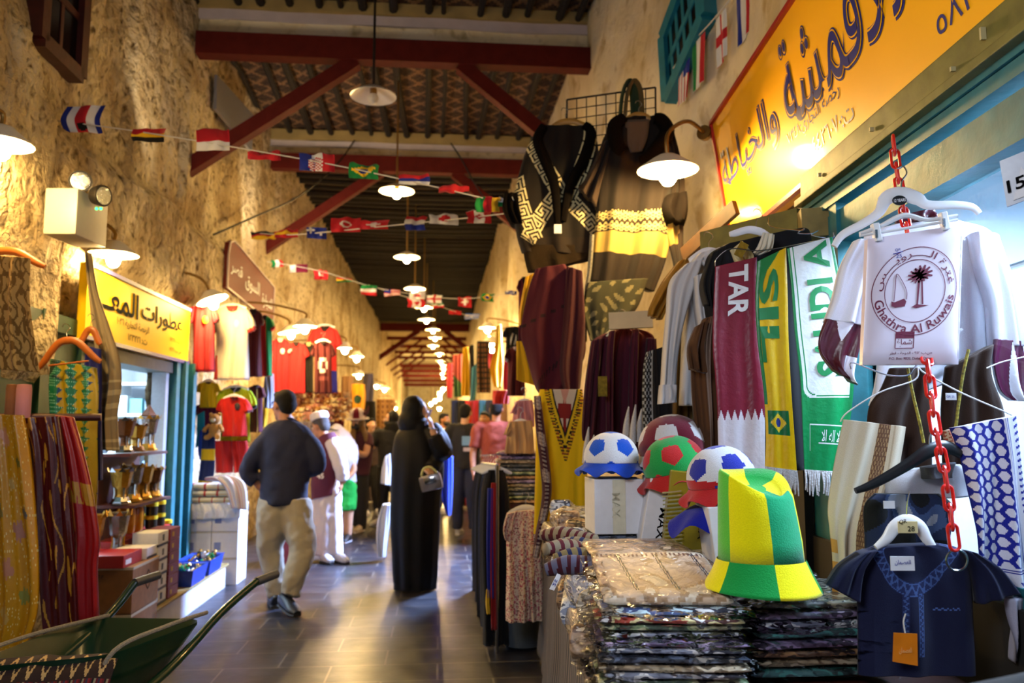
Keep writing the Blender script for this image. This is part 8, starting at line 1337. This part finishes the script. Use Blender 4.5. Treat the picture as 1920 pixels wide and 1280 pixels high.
# ---- simpler figures further down the alley
def walker(Y, cx, ytop, lab, top, legs, skin=SKIN, face=(0, 1, 0), hair=HAIR, w=1.0, arms=None, mask=False, scarf=None, shoec='#b8b8bc'):
    hc = P(cx, ytop, Y); H = hc.z; s = H / 1.72; x0, z = hc.x, lambda f: H * f; t = thing('person', lab, 'person', (x0, Y, 0)); b = G(); c = lambda x, d, f: Vector((x0 + x * s * w, Y + d, z(f)))
    hp, hq = head(b, (x0, Y, H - 0.115 * s), face, s); b.tube([c(0, 0, 0.815), c(0, 0, 0.7), c(0, 0, 0.53)], [0.12 * s, 0.15 * s, 0.15 * s], 16, 3, ry=0.085 * s, side=(1, 0, 0)); A_l = arms or [[(-0.2, 0, 0.8), (-0.25, -0.02, 0.63), (-0.24, -0.1, 0.49)], [(0.2, 0, 0.8), (0.25, -0.02, 0.63), (0.24, -0.1, 0.49)]]
    for k, arm in enumerate(A_l): pts = [c(*q) for q in arm]; b.tube(pts, [0.052 * s, 0.043 * s, 0.03 * s], 12, 4); hand(b, pts[-1], pts[-1] - pts[-2], (-arm[0][0], 0, 0), s, 0.5, 1 if k else -1)
    lg = [[(-0.09, 0, 0.52), (-0.1, 0.0, 0.28), (-0.1, 0.02, 0.05)], [(0.09, 0, 0.52), (0.1, -0.03, 0.28), (0.12, 0.04, 0.05)]]
    for l in lg: b.tube([c(*q) for q in l], [0.09 * s, 0.06 * s, 0.04 * s], 12, 4)
    body = meld('body', b, skin, t, 0.01, 4); face_bits(hp, hq, body, s)
    if scarf: g = G(); g.ball(hp(0, -0.035, 0.02), (0.1 * s, 0.1 * s, 0.12 * s), 16, hq); g.tube([hp(0, -0.03, -0.05), hp(0, -0.04, -0.2)], [0.1 * s, 0.19 * s], 16, 3, ry=0.12 * s, side=(1, 0, 0)); meld('headscarf', g, scarf, t, 0.012, 5)
    else: hair_cap(hp, hq, hair, t, s)
    if mask: g = G(); g.ball(hp(0, 0.045, -0.055), (0.066 * s, 0.06 * s, 0.058 * s), 12, hq); g.obj('face_mask', BLACKP, t)
    g = G(); g.tube([c(0, 0, 0.855), c(0, 0, 0.82), c(0, 0, 0.7), c(0, 0, 0.5)], [0.075 * s, 0.185 * s, 0.19 * s, 0.175 * s], 20, 4, ry=[0.065 * s, 0.11 * s, 0.13 * s, 0.13 * s], side=(1, 0, 0))
    for arm in A_l: a, e = c(*arm[0]), c(*arm[1]); g.tube([a.lerp(c(0, 0, 0.82), 0.25), a, a.lerp(e, 0.8)], [0.08 * s, 0.08 * s, 0.066 * s], 14, 3)
    wrinkle(meld('shirt', g, top, t, 0.014, 6), 0.025, 0.1)
    g = G()
    for l in lg: g.tube([c(*q) for q in l], [0.115 * s, 0.088 * s, 0.068 * s], 14, 4)
    wrinkle(meld('trousers', g, legs, t, 0.014, 6), 0.02, 0.1)
    for l in lg: f = c(*l[2]); shoe('shoe', (f.x, f.y - 0.04, 0), (f.x + face[0] * 0.2, f.y - 0.04 + face[1] * 0.2, 0), mat('shoe_' + shoec[1:], shoec, rough=0.5), t, 0.045, '#c8c8cc')
    return t, c, s
BLKT = solid('black_cotton'); JEAN = solid('dark_denim', '#161c34')
t, c, s = walker(10.6, 873, 758, 'man in a black t-shirt with a pale blue back print and white shoes', BLKT, JEAN, SKIN2, (0.2, 1, 0), arms=[[(-0.2, 0, 0.8), (-0.3, 0, 0.64), (-0.38, -0.1, 0.55)], [(0.2, 0, 0.8), (0.24, -0.02, 0.63), (0.22, 0.1, 0.5)]])
for i, (a, b_, d, e, cc) in enumerate(((0.03, 0.72, 0.13, 0.12, '#6f9fd0'), (0.04, 0.655, 0.11, 0.05, '#c0b8cc'))): q = G(); q.box(c(a, -0.165, b_), (d, 0.006, e), None, 0.002); q.obj('back_print', mat('print_%d' % i, cc, rough=0.5), t, False)
walker(9.8, 931, 750, 'man in a rust orange t-shirt seen from behind', solid('rust_cotton', '#8a3820'), JEAN, SKIN, (0.1, 1, 0), w=1.12)
walker(12.2, 908, 772, 'dark haired man facing the camera between two others', solid('grey_cotton', '#4a4652'), BLKT, SKIN, (-0.3, -1, 0))
walker(13.2, 834, 775, 'man in a white shirt with a black mask in the distance', WTH, BLKT, SKIN, (0.8, -0.5, 0), mask=True)
walker(11.6, 733, 772, 'woman in black with covered face behind the woman on the phone', BLKT, BLKT, SKIN2, (-0.9, -0.3, 0), scarf=BLK, mask=True, arms=[[(-0.2, 0, 0.8), (-0.28, -0.05, 0.68), (-0.34, -0.18, 0.62)], [(0.2, 0, 0.8), (0.25, 0, 0.63), (0.24, -0.05, 0.5)]])
walker(13.0, 697, 784, 'shopper in a brown striped top by the dark bags', solid('brown_cotton', '#3a2a22'), BLKT, SKIN2, (0.5, -0.8, 0))
walker(16.5, 790, 789, 'person in dark clothes far down the alley', BLKT, JEAN, SKIN, (0.1, 1, 0))
walker(18.0, 857, 788, 'person in a pink top far down the alley', solid('pink_cotton', '#b06a6a'), JEAN, SKIN, (-0.1, 1, 0))
# carrier bags
tag(Sheet([((722, 856), (732, 850)), ((716, 880), (734, 880)), ((714, 905), (734, 910))], 9.6, (0.012, 2), 0.12, 301, n=20, m=20).build('carrier_bag', mat('white_bag_film', '#c8ccd4', rough=0.3), None, '#c8ccd4'), 'white plastic carrier bag held behind the woman in black', 'bag')
tag(Sheet([((718, 944), (734, 944)), ((708, 975), (732, 975)), ((706, 1010), (728, 1010)), ((710, 1042), (724, 1044))], 8.55, (0.014, 2), 0.14, 302, n=20, m=24).build('carrier_bag', mat('white_bag_film'), None, '#c8ccd4'), 'long white plastic bag hanging low beside the black abaya', 'bag')
